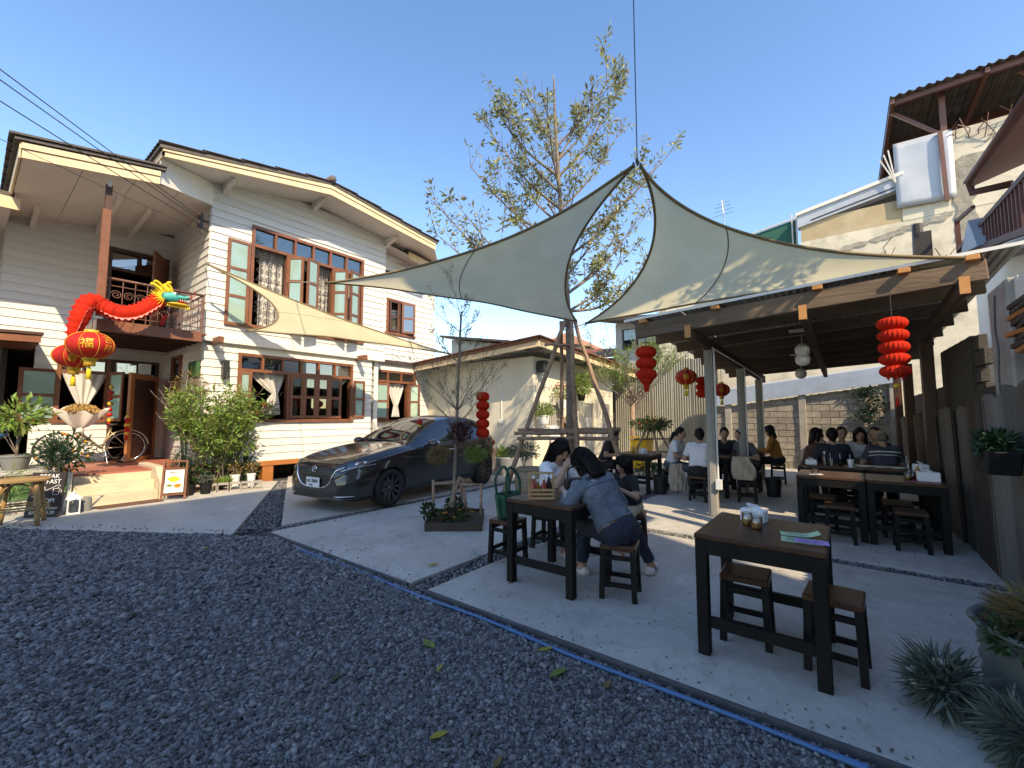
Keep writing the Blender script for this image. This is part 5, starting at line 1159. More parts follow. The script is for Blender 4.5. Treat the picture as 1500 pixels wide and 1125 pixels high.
hbo = hb.build('hollow_block', 'concrete_old', loc=(0,0,0), label='hollow concrete block in the row edging the shrub bed', cat='block', group='blocks edging the shrub bed')
for i in range(7):
    o = hbo if i == 0 else copy_tree(hbo); o['label'] = ('first', 'second', 'third', 'fourth', 'fifth', 'sixth', 'seventh')[i]+' hollow concrete block from the menu stand along the shrub bed'; f_ = i/6; o.location = (2.82+1.12*f_, 10.16-.38*f_*1.0, 0); o.rotation_euler = (0, 0, R(-18)+random.uniform(-.08, .08)); o.scale = (.46, 1, .9)
leafy('potted_plant', 'left one of two white pots with a dry reddish plant', 'plant', (3.66, 10.18, 0.0), 'leaf_dry', 5, 110, .07, .03, (.11, .09, .12), .12, pot=('white_plastic', .095, .30), flowers=None)
leafy('potted_plant', 'right one of two white pots with a dry flowering plant', 'plant', (3.94, 10.10, 0.0), 'leaf_dry', 5, 90, .06, .03, (.10, .09, .13), .12, pot=('white_plastic', .085, .30), flowers=('petal_orange', 4, .03))
leafy('potted_plant', 'small black pot with a dusty green plant beside the menu stand', 'plant', (2.80, 10.02, 0), 'leaf_dark', 3, 150, .06, .03, (.13, .12, .07), .08, pot=('pot_black', .12, .22))
leafy('potted_plant', 'black pot of small grey-green leaves second from the menu stand', 'plant', (3.08, 9.98, 0), 'leaf_silver', 3, 150, .05, .025, (.13, .12, .07), .08, pot=('pot_black', .11, .22))
# ---------------------------------------------------------------- plants at the left of the steps
led = thing('garden_ledge', 'low plastered ledge with green tiled face left of the steps', 'ledge', (.85, 10.6, 0))
b = B(); b.bb(.35, 10.3, 0, 1.26, 11.4, .58); b.build('body', 'white_paint', led, bevel=.01); b = B(); b.bb(.3, 10.24, .58, 1.02, 11.45, .64); b.build('cap', 'concrete', led, bevel=.01); b = B(); b.bb(.38, 10.27, .2, 1.2, 10.298, .575); b.build('tiled_face', 'green_tile', led)
leafy('potted_tree', 'small leafy tree in a grey pot on the garden ledge', 'plant', (.64, 10.75, .64), 'leaf_shrub', 5, 330, .13, .05, (.42, .3, .28), .62, pot=('pot_grey', .19, .24))
leafy('fruit_bush', 'kumquat bush dotted with orange fruit beside the steps', 'plant', (1.15, 10.35, .3), 'leaf_dark', 6, 520, .085, .036, (.38, .28, .34), .62)
fb0 = [o for o in COL.objects if o.name.startswith('fruit_bush')][-1]
for k in range(22):
    v = Vector((random.gauss(0, 1), random.gauss(0, 1), random.gauss(0, 1))).normalized(); b = B(); b.sph((1.15+v.x*.36, 10.35+v.y*.27, .90+v.z*.32), .022, 8, 6); b.build('fruit', 'fruit_orange', fb0, smooth=True)
leafy('round_conifer', 'dense dark green globe conifer behind the chalkboard', 'plant', (1.02, 10.0, .0), 'leaf_deep', 3, 2600, .055, .009, (.20, .20, .25), .62, pot=('pot_grey', .15, .3))
leafy('leafy_plant', 'feathery pale green plant behind the rattan stool', 'plant', (.35, 9.9, 0), 'leaf_shrub', 4, 300, .16, .014, (.4, .3, .16), .55, droop=.4)
# hedge and tree seen past the far left of the house
leafy('background_shrub', 'shaded leafy shrub at the far left edge behind the porch wall', 'shrub', (-.2, 14.6, 0), 'leaf_dark', 4, 2600, .13, .06, (.95, .7, 1.3), 1.7)
b = B(); b.bb(-6, 12.6, 0, .35, 12.75, 1.0); b.build('boundary_wall', 'concrete_old', label='low rough plastered wall at the far left below the shrub', cat='wall')
# ---------------------------------------------------------------- right foreground
tub = thing('corrugated_tub', 'round corrugated metal planter tub at the lower right corner', 'planter', (3.46, -.87, 0))
b = B(); b.lathe([(.34, 0), (.345, .04), (.36, .07), (.345, .10), (.36, .14), (.345, .18), (.365, .22), (.35, .26), (.37, .31), (.355, .35), (.385, .40), (.40, .415), (.385, .43), (.36, .42), (.345, .36), (0, .34)], 40, (3.46, -.87, 0)); b.build('wall', 'tub_metal', tub, smooth=True)
b = B(); b.lathe([(.35, .375), (0, .39)], 24, (3.46, -.87, 0)); b.build('soil', 'soil', tub)
leafy('tub_plant', 'dry brown grassy plant filling the corrugated tub', 'plant', (3.46, -.87, .38), 'leaf_dry', 0, 2600, .10, .008, (.30, .30, .08), .10, droop=.1)
leafy('tub_creeper', 'small dark leaves creeping over the rim of the corrugated tub', 'plant', (3.26, -.60, .36), 'leaf_dark', 3, 240, .045, .022, (.20, .12, .07), .05)
sb = leafy('silver_plant', 'bushy silver-leaved plant with pale daisies on the right foreground concrete', 'plant', (3.22, -.34, 0), 'leaf_silver', 4, 1300, .095, .012, (.18, .12, .11), .13, flowers=('petal_white', 6, .045), jit=.7, droop=.25)
leafy('silver_plant', 'dark trailing silver plant at the very bottom right', 'plant', (2.92, -.58, 0), 'leaf_silver', 4, 1300, .09, .012, (.22, .15, .10), .12, droop=.5, jit=.7)
leafy('hanging_plant', 'leafy plant in a black planter box hung on the zinc fence', 'plant', (4.78, -.87, 1.12), 'leaf_deep', 0, 700, .05, .026, (.22, .10, .10), .18)
b = B(); b.slab([(4.62, -.96, 1.08), (4.96, -.96, 1.08), (5.03, -.96, 1.25), (4.55, -.96, 1.25)], (0, .17, 0)); b.build('planter_trough', 'pot_black', bevel=.01, label='black plastic planter trough hung on the zinc fence', cat='planter')
# ---------------------------------------------------------------- annex front: jar, tub, hanging pots
gp = thing('corrugated_planter', 'round corrugated steel raised bed at the annex corner', 'planter', (9.35, 7.35, 0))
b = B(); pr = []
for i in range(17): pr.append((.62+(.018 if i % 2 else -.006), i*.028))
b.lathe(pr+[(.60, .45), (.58, .40), (0, .40)], 36, (9.3, 7.3, 0)); b.build('wall', 'galv', gp, smooth=True); 
leafy('vegetable_bed', 'short green seedlings filling the corrugated raised bed', 'plant', (9.3, 7.3, .38), 'leaf_shrub', 0, 520, .16, .035, (.52, .52, .10), .12, shape='ball')
jar = thing('clay_jar', 'wide brown clay water jar with ribbed shoulders beside the tripod', 'jar', (6.42, 4.55, 0))
b = B(); b.lathe([(.17, 0), (.21, .03), (.27, .16), (.295, .30), (.29, .40), (.262, .49), (.24, .53), (.262, .55), (.27, .575), (.255, .59), (.23, .575), (.22, .5), (0, .47)], 32, (6.42, 4.55, 0)); b.build('body', 'jar_clay', jar, smooth=True)
for z in (.36, .41, .46): b = B(); b.tube([(6.42+(.293-.5*max(0, z-.40))*math.cos(a*.2618), 4.55+(.293-.5*max(0, z-.40))*math.sin(a*.2618), z) for a in range(24)], .008, 5, closed=True); b.build('rib', 'jar_clay', jar, smooth=True)
leafy('shrub_low', 'low dusty green bush behind the clay jar', 'shrub', (8.0, 5.85, 0), 'leaf_silver', 4, 700, .09, .022, (.42, .3, .2), .42, pot=('pot_grey', .25, .3))
def hang_pot(label, p, pm, leafm, lr, n, L, W, flowers=None, pr=.13, ph=.2, droop=.2, hz=.1):
    t = leafy('hanging_plant', label, 'plant', p, leafm, 3, n, L, W, lr, hz, pot=(pm, pr, ph), flowers=flowers, droop=droop)
    b = B(); b.tube([(p[0], p[1]+.02, p[2]+ph), (p[0], 6.9, p[2]+ph+.02)], .008, 5); b.build('hook', 'iron_dark', t); return t
hang_pot('white-flowered plant in a pale hanging pot on the annex wall', (9.98, 6.62, 1.30), 'white_plastic', 'leaf_shrub', (.36, .26, .2), 520, .09, .034, ('petal_white', 18, .035), .17, .24, .2, .16)
hang_pot('pink bougainvillea in a pale pot on the annex wall', (11.1, 6.7, 1.75), 'white_plastic', 'leaf_shrub', (.62, .2, .26), 330, .08, .03, ('petal_pink', 46, .05), .15, .24, .0, .25)
hang_pot('bushy bright green fern hanging under the annex eave', (12.0, 6.55, 2.0), 'pot_black', 'leaf_shrub', (.42, .3, .38), 900, .12, .03, None, .13, .2, .3, .3)
hang_pot('brown dried plant in a black pot on the annex wall', (11.2, 6.7, 1.05), 'pot_black', 'leaf_dry', (.2, .15, .12), 200, .08, .02, None, .14, .26, .1, .08)
sk = thing('outdoor_sink', 'white outdoor sink with tall tap on an orange wooden stand by the annex', 'sink', (10.9, 6.55, 0))
b = B(); b.bb(10.62, 6.30, .72, 11.25, 6.82, .92); b.build('basin', 'white_plastic', sk, bevel=.02); b = B(); b.bb(10.62, 6.84, .92, 11.25, 6.87, 1.22); b.build('splashback', 'white_plastic', sk)
b = B(); b.tube(curve_pts([(10.85, 6.78, .92), (10.85, 6.78, 1.16), (10.9, 6.74, 1.22), (10.96, 6.66, 1.2), (10.97, 6.64, 1.1)], 16), .014, 8); b.build('tap', 'chrome', sk, smooth=True)
b = B(); b.bb(10.64, 6.34, .42, 11.23, 6.8, .70); b.build('cabinet', 'orange_wood', sk, bevel=.01)
for x in (10.66, 11.17):
    for y in (6.36, 6.74): b = B(); b.bb(x, y, 0, x+.05, y+.05, .42); b.build('leg', 'orange_wood', sk)
# bare branching shrub and stand in front of the zinc fence
tw = thing('bare_tree', 'many-branched small tree with pale green fuzz before the zinc fence', 'tree', (12.6, 5.15, 0)); tubes, tips = [], []
b = B(); b.tube([(12.6, 5.15, 0), (12.62, 5.15, 1.2), (12.6, 5.12, 1.9)], [.09, .08, .06], 8); b.build('trunk', 'pole_wood', tw, smooth=True)
for i in range(20):
    a = i*2.4; branch_tips(rnd, (12.6, 5.12, 1.75+.02*i), Vector((math.cos(a)*.95, math.sin(a)*.95, .75)), rnd.uniform(1.1, 2.1), .022, 2, tubes, tips, spread=.55)
b = B()
for pts, rad in tubes: b.tube(pts, [max(.005, r) for r in rad], 4, caps=False)
b.build('branches', 'bark', tw)
P_, D = clusters(rnd, tips, 6, .22, .75); leaf_mesh('crown', P_, D, .07, .025, 'leaf_shrub', tw)
leafy('flower_stand', 'flowering plants massed on a wooden stand before the zinc fence', 'plant', (11.6, 4.2, 0), 'leaf_dark', 0, 1100, .09, .035, (.75, .5, .17), 1.30, flowers=('petal_red', 26, .04))
fs_ = [o for o in COL.objects if o.name.startswith('flower_stand')][-1]
for (dx, dy) in ((-.55, .35), (.5, -.45), (-.3, -.3), (.35, .4)): b = B(); b.tube([(11.6+dx*1.3, 4.2+dy*1.3, 0), (11.6+dx*.2, 4.2+dy*.2, 1.25)], .03, 6); b.build('leg', 'pole_wood', fs_)
for z in (.55, .9): b = B(); b.tube([(11.1, 4.6, z), (12.1, 3.8, z)], .025, 6); b.build('shelf_bar', 'pole_wood', fs_)
leafy('low_bush', 'low dark bush under the flower stand', 'shrub', (11.0, 4.0, 0), 'leaf_dark', 3, 420, .08, .035, (.7, .4, .18), .18)
# tree beside the block behind the photographer: its leaves throw the dapples on sail and floor
dt = thing('shade_tree', 'leafy tree standing right of the photographer outside the picture', 'tree', (5.0, -2.1, 0)); tubes, tips = [], []
b = B(); b.tube([(5.0, -2.1, 0), (4.8, -2.0, 3), (4.6, -1.95, 6.6)], [.14, .11, .05], 8); b.build('trunk', 'bark', dt, smooth=True)
for i in range(26): a = i*2.39; branch_tips(rnd, (4.66, -1.95, 5.2+.05*i), Vector((math.cos(a), math.sin(a), .5)), rnd.uniform(.35, .75), .02, 1, tubes, tips)
b = B()
for pts, rad in tubes: b.tube(pts, [max(.004, r) for r in rad], 4, caps=False)
b.build('branches', 'bark', dt)
P_, D = clusters(rnd, tips, 5, .22, .4); leaf_mesh('crown', P_, D, .12, .045, 'leaf_tree', dt)
# ================================================================== parked car
car = thing('parked_car', 'dark grey hatchback car parked beside the white house', 'car', (5.81, 7.12, 0), R(6.7))
CM = RM[car.name]
def interp(tab, x):
    xs = [t[0] for t in tab]; n = len(tab)
    if x <= xs[0]: return tab[0][1]
    if x >= xs[-1]: return tab[-1][1]
    i = max(k for k in range(n-1) if xs[k] <= x); x0, y0 = tab[i]; x1, y1 = tab[i+1]; h = x1-x0
    def sl(k):
        if k == 0: return (tab[1][1]-tab[0][1])/(tab[1][0]-tab[0][0])
        if k == n-1: return (tab[-1][1]-tab[-2][1])/(tab[-1][0]-tab[-2][0])
        a = (tab[k][1]-tab[k-1][1])/(tab[k][0]-tab[k-1][0]); b_ = (tab[k+1][1]-tab[k][1])/(tab[k+1][0]-tab[k][0])
        return 0 if a*b_ <= 0 else 2*a*b_/(a+b_)
    t = (x-x0)/h; m0, m1 = sl(i)*h, sl(i+1)*h
    return (2*t**3-3*t*t+1)*y0+(t**3-2*t*t+t)*m0+(-2*t**3+3*t*t)*y1+(t**3-t*t)*m1
T_zc = [(-2.20,.60),(-2.17,.70),(-2.08,.785),(-1.9,.85),(-1.5,.935),(-1.1,1.0),(-.95,1.02),(-.88,1.035),(-.45,1.25),(0.0,1.44),(.2,1.495),(.6,1.535),(1.0,1.525),(1.4,1.475),(1.6,1.42),(1.85,1.18),(1.98,1.02),(2.05,.92),(2.08,.75)]
T_zr = [(-2.20,.58),(-2.17,.66),(-2.08,.745),(-1.9,.815),(-1.5,.895),(-1.1,.95),(-.95,.965),(-.85,.985),(-.4,1.19),(.05,1.375),(.3,1.43),(.6,1.452),(1.0,1.44),(1.35,1.385),(1.6,1.28),(1.8,1.14),(1.95,1.03),(2.05,.90),(2.08,.74)]
T_yr = [(-2.20,.42),(-2.12,.56),(-1.9,.66),(-1.5,.72),(-1.0,.745),(-.85,.74),(-.4,.685),(0.05,.625),(.6,.60),(1.2,.595),(1.6,.60),(1.85,.63),(2.05,.60),(2.08,.55)]
T_zb = [(-2.20,.56),(-2.15,.63),(-2.0,.71),(-1.7,.79),(-1.2,.88),(-.85,.93),(0,.965),(.8,1.0),(1.4,1.04),(1.8,1.05),(1.95,.99),(2.05,.88),(2.08,.72)]
T_yb = [(-2.20,.50),(-2.15,.64),(-2.05,.73),(-1.9,.79),(-1.5,.845),(-1.0,.862),(-.5,.868),(.5,.875),(1.2,.872),(1.6,.85),(1.85,.79),(2.0,.72),(2.08,.62)]
T_ym = [(-2.20,.56),(-2.16,.68),(-2.05,.775),(-1.9,.825),(-1.5,.878),(-1.0,.872),(-.4,.872),(.4,.885),(1.2,.895),(1.6,.885),(1.9,.82),(2.03,.75),(2.08,.66)]
T_zs = [(-2.20,.20),(-1.9,.17),(-1.5,.19),(1.5,.20),(1.9,.24),(2.08,.30)]
def section(x):
    zc, zr_, yr, zb_, yb, ym, zs_ = (interp(T, x) for T in (T_zc, T_zr, T_yr, T_zb, T_yb, T_ym, T_zs))
    zr_ = min(max(zr_, zb_+.012), zc-.006)
    zm = zs_+(zb_-zs_)*.62
    pts = [(0, zs_), (ym*.90, zs_), (ym*.955, zs_+.07), (ym*.985, zs_+(zm-zs_)*.45), (ym, zm), (yb+.004, zb_-.055), (yb, zb_-.012), (yb-.025, zb_)]
    top = [(yr, zr_), (yr*.955, zr_+(zc-zr_)*.34), (yr*.72, zr_+(zc-zr_)*.74), (yr*.38, zr_+(zc-zr_)*.95), (0, zc)]
    return pts, top
NV = 44
def sect_dense(x):
    pts, top = section(x); out = []
    # lower body: v 0..1 ; side glass strip ; top
    def dense(P_, n):
        c = curve_pts([(p[0], p[1], 0) for p in P_], n*(len(P_)-1)); return [(q.x, q.y) for q in c]
    lo = dense(pts[1:], 4); sg_ = [(pts[-1][0]+(top[0][0]-pts[-1][0])*t+.012*math.sin(math.pi*t), pts[-1][1]+(top[0][1]-pts[-1][1])*t) for t in [i/8 for i in range(9)]]; tp_ = dense(top, 4)
    return [pts[0]]+lo+sg_[1:]+tp_[1:], len(lo), len(lo)+8
xs = sorted(set([round(-2.20+.0215*i, 4) for i in range(200) if -2.20+.0215*i <= 2.08]+[2.08])); rows = []
for x in xs: s_, iA, iB = sect_dense(x); rows.append(s_)
nP = len(rows[0]); WX = (-1.37, 1.37); WR = .315
def in_arch(x, z, y):
    return abs(y) > .55 and any((x-w)**2+(z-WR)**2 < .358**2 for w in WX)
paint, gl_, blk = B(), B(), B(); groups = {'p': [], 'ws': [], 'rw': [], 'sg': [], 'bl': []}
verts = []; vid = {}
for side in (1, -1):
    for i, x in enumerate(xs):
        for j, (y, z) in enumerate(rows[i]):
            fx = x
            vid[(side, i, j)] = len(verts); verts.append((fx, side*y, z))
def classify(i, j):
    x = (xs[i]+xs[i+1])/2
    if iA <= j < iB:      # strip between belt and roof rail
        if -.80 < x < 1.62 and j > iA:
            if j == iB-1 or (.36 < x < .44): return 'bl' if (.36 < x < .44) else 'p'
            if 1.30 < x < 1.36: return 'bl'
            if x < -.62 and False: return 'bl'
            return 'sg'
        return 'p'
    if j >= iB:
        if -.88 < x < .10 and j > iB: return 'ws'
        if 1.56 < x < 1.93 and j > iB+1: return 'rw'
    return 'p'
for side in (1, -1):
    for i in range(len(xs)-1):
        for j in range(nP-1):
            y = (rows[i][j][0]+rows[i][j+1][0])/2; z = (rows[i][j][1]+rows[i][j+1][1])/2
            if in_arch((xs[i]+xs[i+1])/2, z, y): continue
            f = (vid[(side, i, j)], vid[(side, i+1, j)], vid[(side, i+1, j+1)], vid[(side, i, j+1)])
            groups[classify(i, j)].append(tuple(reversed(f)) if side > 0 else f)
for side in (1, -1):     # nose and tail caps
    for e in (0, len(xs)-1): groups['p'].append(tuple(vid[(side, e, j)] for j in (range(nP) if (side > 0) == (e == 0) else reversed(range(nP)))))
def part_from(key, name, m_):
    used = sorted({v for f in groups[key] for v in f}); mp = {v: k for k, v in enumerate(used)}
    q = B(); q.add([CM @ Vector(verts[v]) for v in used], [tuple(mp[v] for v in f) for f in groups[key]])
    return q.build(name, m_, car, smooth=True, autos=True)
body = part_from('p', 'body', 'car_paint'); part_from('ws', 'windshield', 'car_glass'); part_from('rw', 'rear_window', 'car_glass'); GS = groups['sg']; groups['sg'] = [f for f in GS if verts[f[0]][1] > 0]; part_from('sg', 'side_window', 'car_glass'); groups['sg'] = [f for f in GS if verts[f[0]][1] < 0]; part_from('sg', 'side_window', 'car_glass'); groups['sg'] = GS; part_from('bl', 'door_pillars', 'black_plastic')
from mathutils.bvhtree import BVHTree
bv = BVHTree.FromPolygons([Vector(v) for v in verts], groups['p']+groups['ws']+groups['sg']+groups['bl'])
def hit(o, d, off):
    r_ = bv.ray_cast(Vector(o), Vector(d).normalized()); p = r_[0]
    if p is None: return None
    n_ = r_[1]
    if n_.dot(Vector(d)) > 0: n_ = -n_
    return p+n_*off
def patch(name, m_, rowsf, nu, nv, origin, dirv, off=.006, par=None, smooth=True, solid=.0):
    """piece laid on the body: rowsf(u, v) -> start point of a ray cast along dirv"""
    vs = [];
    for j in range(nv+1):
        for i in range(nu+1):
            o = rowsf(i/nu, j/nv); p = hit(o, dirv, off); vs.append(CM @ (p if p is not None else Vector(o)+Vector(dirv)*.6))
    q = B(); q.add(vs, [(j*(nu+1)+i, j*(nu+1)+i+1, (j+1)*(nu+1)+i+1, (j+1)*(nu+1)+i) for j in range(nv) for i in range(nu)])
    return q.build(name, m_, par or car, smooth=smooth, solid=solid)
def line_on(name, m_, starts, dirv, r_=.004, off=.001, par=None, n=6):
    pts = [hit(o, dirv, off) for o in starts]; pts = [CM @ p for p in pts if p is not None]
    if len(pts) > 2: q = B(); q.tube(pts, r_, n); return q.build(name, m_, par or car, smooth=True)
FX = (1, 0, 0)
# grille, chrome wing, plate, emblem
def gw(v): return .30+.17*math.sin(min(1, v*1.15)*math.pi*.5)
patch('grille', 'black_plastic', lambda u, v: (-3, gw(v)*(2*u-1), .385+.295*v), 24, 10, None, FX, .004)
line_on('grille_surround', 'chrome', [(-3, y, z) for y, z in [(-.62, .70), (-.50, .655), (-.45, .56), (-.40, .47), (-.32, .405), (-.2, .372), (0, .362), (.2, .372), (.32, .405), (.40, .47), (.45, .56), (.50, .655), (.62, .70)]], FX, .016, .004)
for k in range(6): line_on('grille_bar', 'black_plastic', [(-3, gw((k+.5)/6)*t, .385+.295*(k+.5)/6) for t in np.linspace(-.95, .95, 15)], FX, .005, .010)
patch('lower_intake', 'black_plastic', lambda u, v: (-3, .52*(2*u-1), .235+.075*v), 20, 4, None, FX, .005)
for s_ in (-1, 1): line_on('bumper_trim', 'chrome', [(-3, s_*(.50+.26*t), .255+.008*t) for t in np.linspace(0, 1, 9)], FX, .009, .008)
line_on('bumper_lip', 'car_paint', [(-3, .76*t, .215) for t in np.linspace(-1, 1, 25)], FX, .018, .004)
e0 = hit((-3, 0, .655), FX, .016); q = B(); ring_ = [CM @ (e0+Vector((-.004, .058*math.cos(a*.3142), .047*math.sin(a*.3142)))) for a in range(20)]; q.tube(ring_, .007, 6, closed=True)
q.tube([CM @ (e0+Vector((-.004, y, z))) for y, z in ((-.052, .012), (-.03, .018), (-.012, .008), (0, -.016), (.012, .008), (.03, .018), (.052, .012))], .007, 6); q.build('front_emblem', 'chrome', car, smooth=True)
pz = hit((-3, 0, .42), FX, .03); q = B(); q.box(CM @ Vector((pz.x, .0, .452)), (.012, .34, .15), R(6.7)); pl_ = q.build('license_plate', 'white_plastic', car, bevel=.004)
pm_ = CM @ frame_matrix((pz.x-.009, .145, .445), (0, -1, 0), (0, 0, 1)); text_obj('plate_lettering', 'ภจ 2804', .082, 'board_black', pl_, pm_)
pm_ = CM @ frame_matrix((pz.x-.009, .09, .395), (0, -1, 0), (0, 0, 1)); text_obj('plate_lettering', 'ระยอง', .038, 'board_black', pl_, pm_)
# head lamps: slim lens swept back, with chrome pod and lower chrome brow
glass('lamp_lens', (.75, .78, .8), .12)
for s_ in (-1, 1):
    dv = Vector((.80, -s_*.42, -.10)); t_ = lambda a, zz: (Vector((-1.98+.36*a, s_*(.60+.235*a), zz))-dv*1.2)
    hl = patch('headlight', 'black_plastic', lambda u, v: t_(u, .655+.085*u+(.092-.05*u*u)*v), 14, 6, None, dv, .005)
    patch('lens', 'lamp_lens', lambda u, v: t_(u, .658+.085*u+(.086-.05*u*u)*v), 14, 6, None, dv, .013, par=hl)
    for a, rr in ((.33, .036), (.58, .030)):
        c_ = hit(t_(a, .70+.085*a), dv, .009)
        if c_ is not None: q = B(); q.sph(CM @ c_, (rr, rr, rr*.9), 12, 8); q.build('lamp_pod', 'chrome', hl, smooth=True)
    line_on('headlight_brow', 'chrome', [t_(a, .652+.085*a) for a in np.linspace(-.25, .95, 14)], dv, .009, .005, par=hl)
    # mirror, handles, lines
    q = B(); q.sph(CM @ Vector((-.50, s_*1.02, 1.01)), (.085, .125, .075), 14, 10, Matrix.Rotation(R(6.7+s_*12), 3, 'Z')); mr_ = q.build('wing_mirror', 'car_paint', car, smooth=True)
    q = B(); q.beam(CM @ Vector((-.48, s_*.84, .965)), CM @ Vector((-.50, s_*.98, .975)), .07, .04); q.build('mirror_arm', 'black_plastic', mr_)
    q = B(); q.sph(CM @ Vector((-.435, s_*1.02, 1.012)), (.025, .105, .058), 12, 8, Matrix.Rotation(R(6.7), 3, 'Z')); q.build('mirror_glass', 'chrome', mr_, smooth=True)
    SD = (0, -s_, 0)
    for x in (.10, 1.0): line_on('door_handle', 'chrome', [(x+t, s_*2, .86) for t in np.linspace(0, .18, 8)], SD, .012, .014)
    line_on('door_seam', 'black_plastic', [(-.62+.05*t, s_*2, .30+.62*t) for t in np.linspace(0, 1, 14)], SD, .004)
    line_on('door_seam', 'black_plastic', [(.40-.0*t, s_*2, .28+.70*t) for t in np.linspace(0, 1, 14)], SD, .004)
    line_on('door_seam', 'black_plastic', [(1.10+.22*t*t, s_*2, .55+.47*t) for t in np.linspace(0, 1, 14)], SD, .004)
    line_on('sill_trim', 'black_plastic', [(-1.0+2.0*t, s_*2, .235) for t in np.linspace(0, 1, 16)], SD, .022, .0)
    line_on('belt_trim', 'black_plastic', [(-.78+2.3*t, s_*2, interp(T_zb, -.78+2.3*t)-.004) for t in np.linspace(0, 1, 24)], SD, .009, .002)
    line_on('body_crease', 'car_paint', [(-1.15+1.9*t, s_*2, .80-.11*t) for t in np.linspace(0, 1, 24)], SD, .008, -.003)
    line_on('hood_seam', 'black_plastic', [(x, s_*(interp(T_yr, x)+.03), 2.5) for x in np.linspace(-1.95, -.95, 16)], (0, 0, -1), .004, .0)
    # tail lamp
    patch('tail_lamp', 'red_silk', lambda u, v: (1.72+.22*u, s_*2, .84+.05*u+.10*v*(1-.3*u)), 8, 4, None, SD, .008)
line_on('wiper', 'black_plastic', [(-.84+.02*math.sin(t*3), -.60+.95*t, 2.5) for t in np.linspace(0, 1, 14)], (0, 0, -1), .008, .012)
line_on('wiper', 'black_plastic', [(-.80, .02+.55*t, 2.5) for t in np.linspace(0, 1, 14)], (0, 0, -1), .008, .012)
q = B(); q.box(CM @ Vector((.25, 0, .5)), (2.4, 1.45, .55), R(6.7)); q.box(CM @ Vector((.9, 0, .9)), (.2, 1.3, .5), R(6.7)); q.box(CM @ Vector((.0, -.38, .95)), (.16, .5, .5), R(6.7)); q.box(CM @ Vector((.0, .38, .95)), (.16, .5, .5), R(6.7)); q.build('cabin', 'black_plastic', car)
# wheels and arch lips
def wheel(x, y, s_):
    c = Vector((x, y, WR)); w = .205; prof = [(.225, -w*.5), (.28, -w*.52), (.305, -w*.46), (.315, -w*.34), (.315, w*.34), (.305, w*.46), (.28, w*.52), (.225, w*.5)]
    Rm = Matrix.Rotation(R(90), 4, 'X'); 
    def put(q): q.v = [tuple(CM @ (Matrix.Translation(c) @ (Rm @ Vector(v)))) for v in q.v]; return q
    q = B(); q.lathe(prof, 40, caps=False); tyre = put(q).build('wheel', 'rubber', car, smooth=True, autos=True)
    q = B(); q.lathe([(.228, -w*.48), (.222, -w*.44), (.205, -w*.30), (.205, w*.30), (.222, w*.44), (.228, w*.48)], 36, caps=False); put(q).build('rim', 'black_plastic', tyre, smooth=True)
    q = B(); fz = w*.40*(1 if s_ < 0 else -1)
    for k in range(10):
        a = k*math.pi/5+.1; d = Vector((math.cos(a), math.sin(a), 0)); t2 = Vector((-math.sin(a), math.cos(a), 0))
        for o_ in (-.28, .28): q.beam(d*.045+Vector((0, 0, fz)), (d+t2*o_*.35).normalized()*.212+Vector((0, 0, fz*1.05)), .018, .022)
    q.lathe([(.0, fz*1.12), (.038, fz*1.12), (.05, fz*.9), (.05, fz*.5)], 16); put(q).build('spokes', 'alloy', tyre)
    q = B(); q.lathe([(.13, -.02), (.13, .02)], 24); put(q).build('brake_disc', 'galv', tyre)
    q = B(); pts = [CM @ Vector((x+.366*math.cos(a), y+s_*.045, WR+.366*math.sin(a))) for a in np.linspace(-.32, math.pi+.32, 34)]
    q.tube(pts, .021, 8); q.build('arch_lip', 'car_paint', car, smooth=True)
    q = B(); pts = []
    vs = []
    for a in np.linspace(-.35, math.pi+.35, 26):
        for yy in (y+s_*.04, y-s_*.45): vs.append(CM @ Vector((x+.36*math.cos(a), yy, WR+.36*math.sin(a))))
    q.add(vs, [(2*i, 2*i+1, 2*i+3, 2*i+2) for i in range(25)]); q.build('wheel_well', 'black_plastic', car)
for x in WX:
    for s_ in (-1, 1): wheel(x, s_*.772, s_)
# ================================================================== tables and stools
def make_table(label):
    t = thing('cafe_table', label, 'table', group='black café tables'); W, D, H = .70, .76, .75; l = .07
    b = B(); b.bb(-D/2, -W/2, H-.035, D/2, W/2, H); b.build('table_top', 'table_top', t, bevel=.006)
    for sx in (-1, 1):
        for sy in (-1, 1): b = B(); x, y = sx*(D/2-l/2-.004), sy*(W/2-l/2-.004); b.bb(x-l/2, y-l/2, 0, x+l/2, y+l/2, H-.0355); b.build('leg', 'black_wood', t, bevel=.004)
    for s_ in (-1, 1):
        b = B(); y = s_*(W/2-.022); b.bb(-D/2+l, y-.015, H-.125, D/2-l, y+.015, H-.036); b.build('apron', 'black_wood', t)
        b = B(); x = s_*(D/2-.022); b.bb(x-.015, -W/2+l, H-.125, x+.015, W/2-l, H-.036); b.build('apron', 'black_wood', t)
        b = B(); x = s_*(D/2-.04); b.bb(x-.018, -W/2+l, .17, x+.018, W/2-l, .235); b.build('stretcher', 'black_wood', t, bevel=.003)
    return t
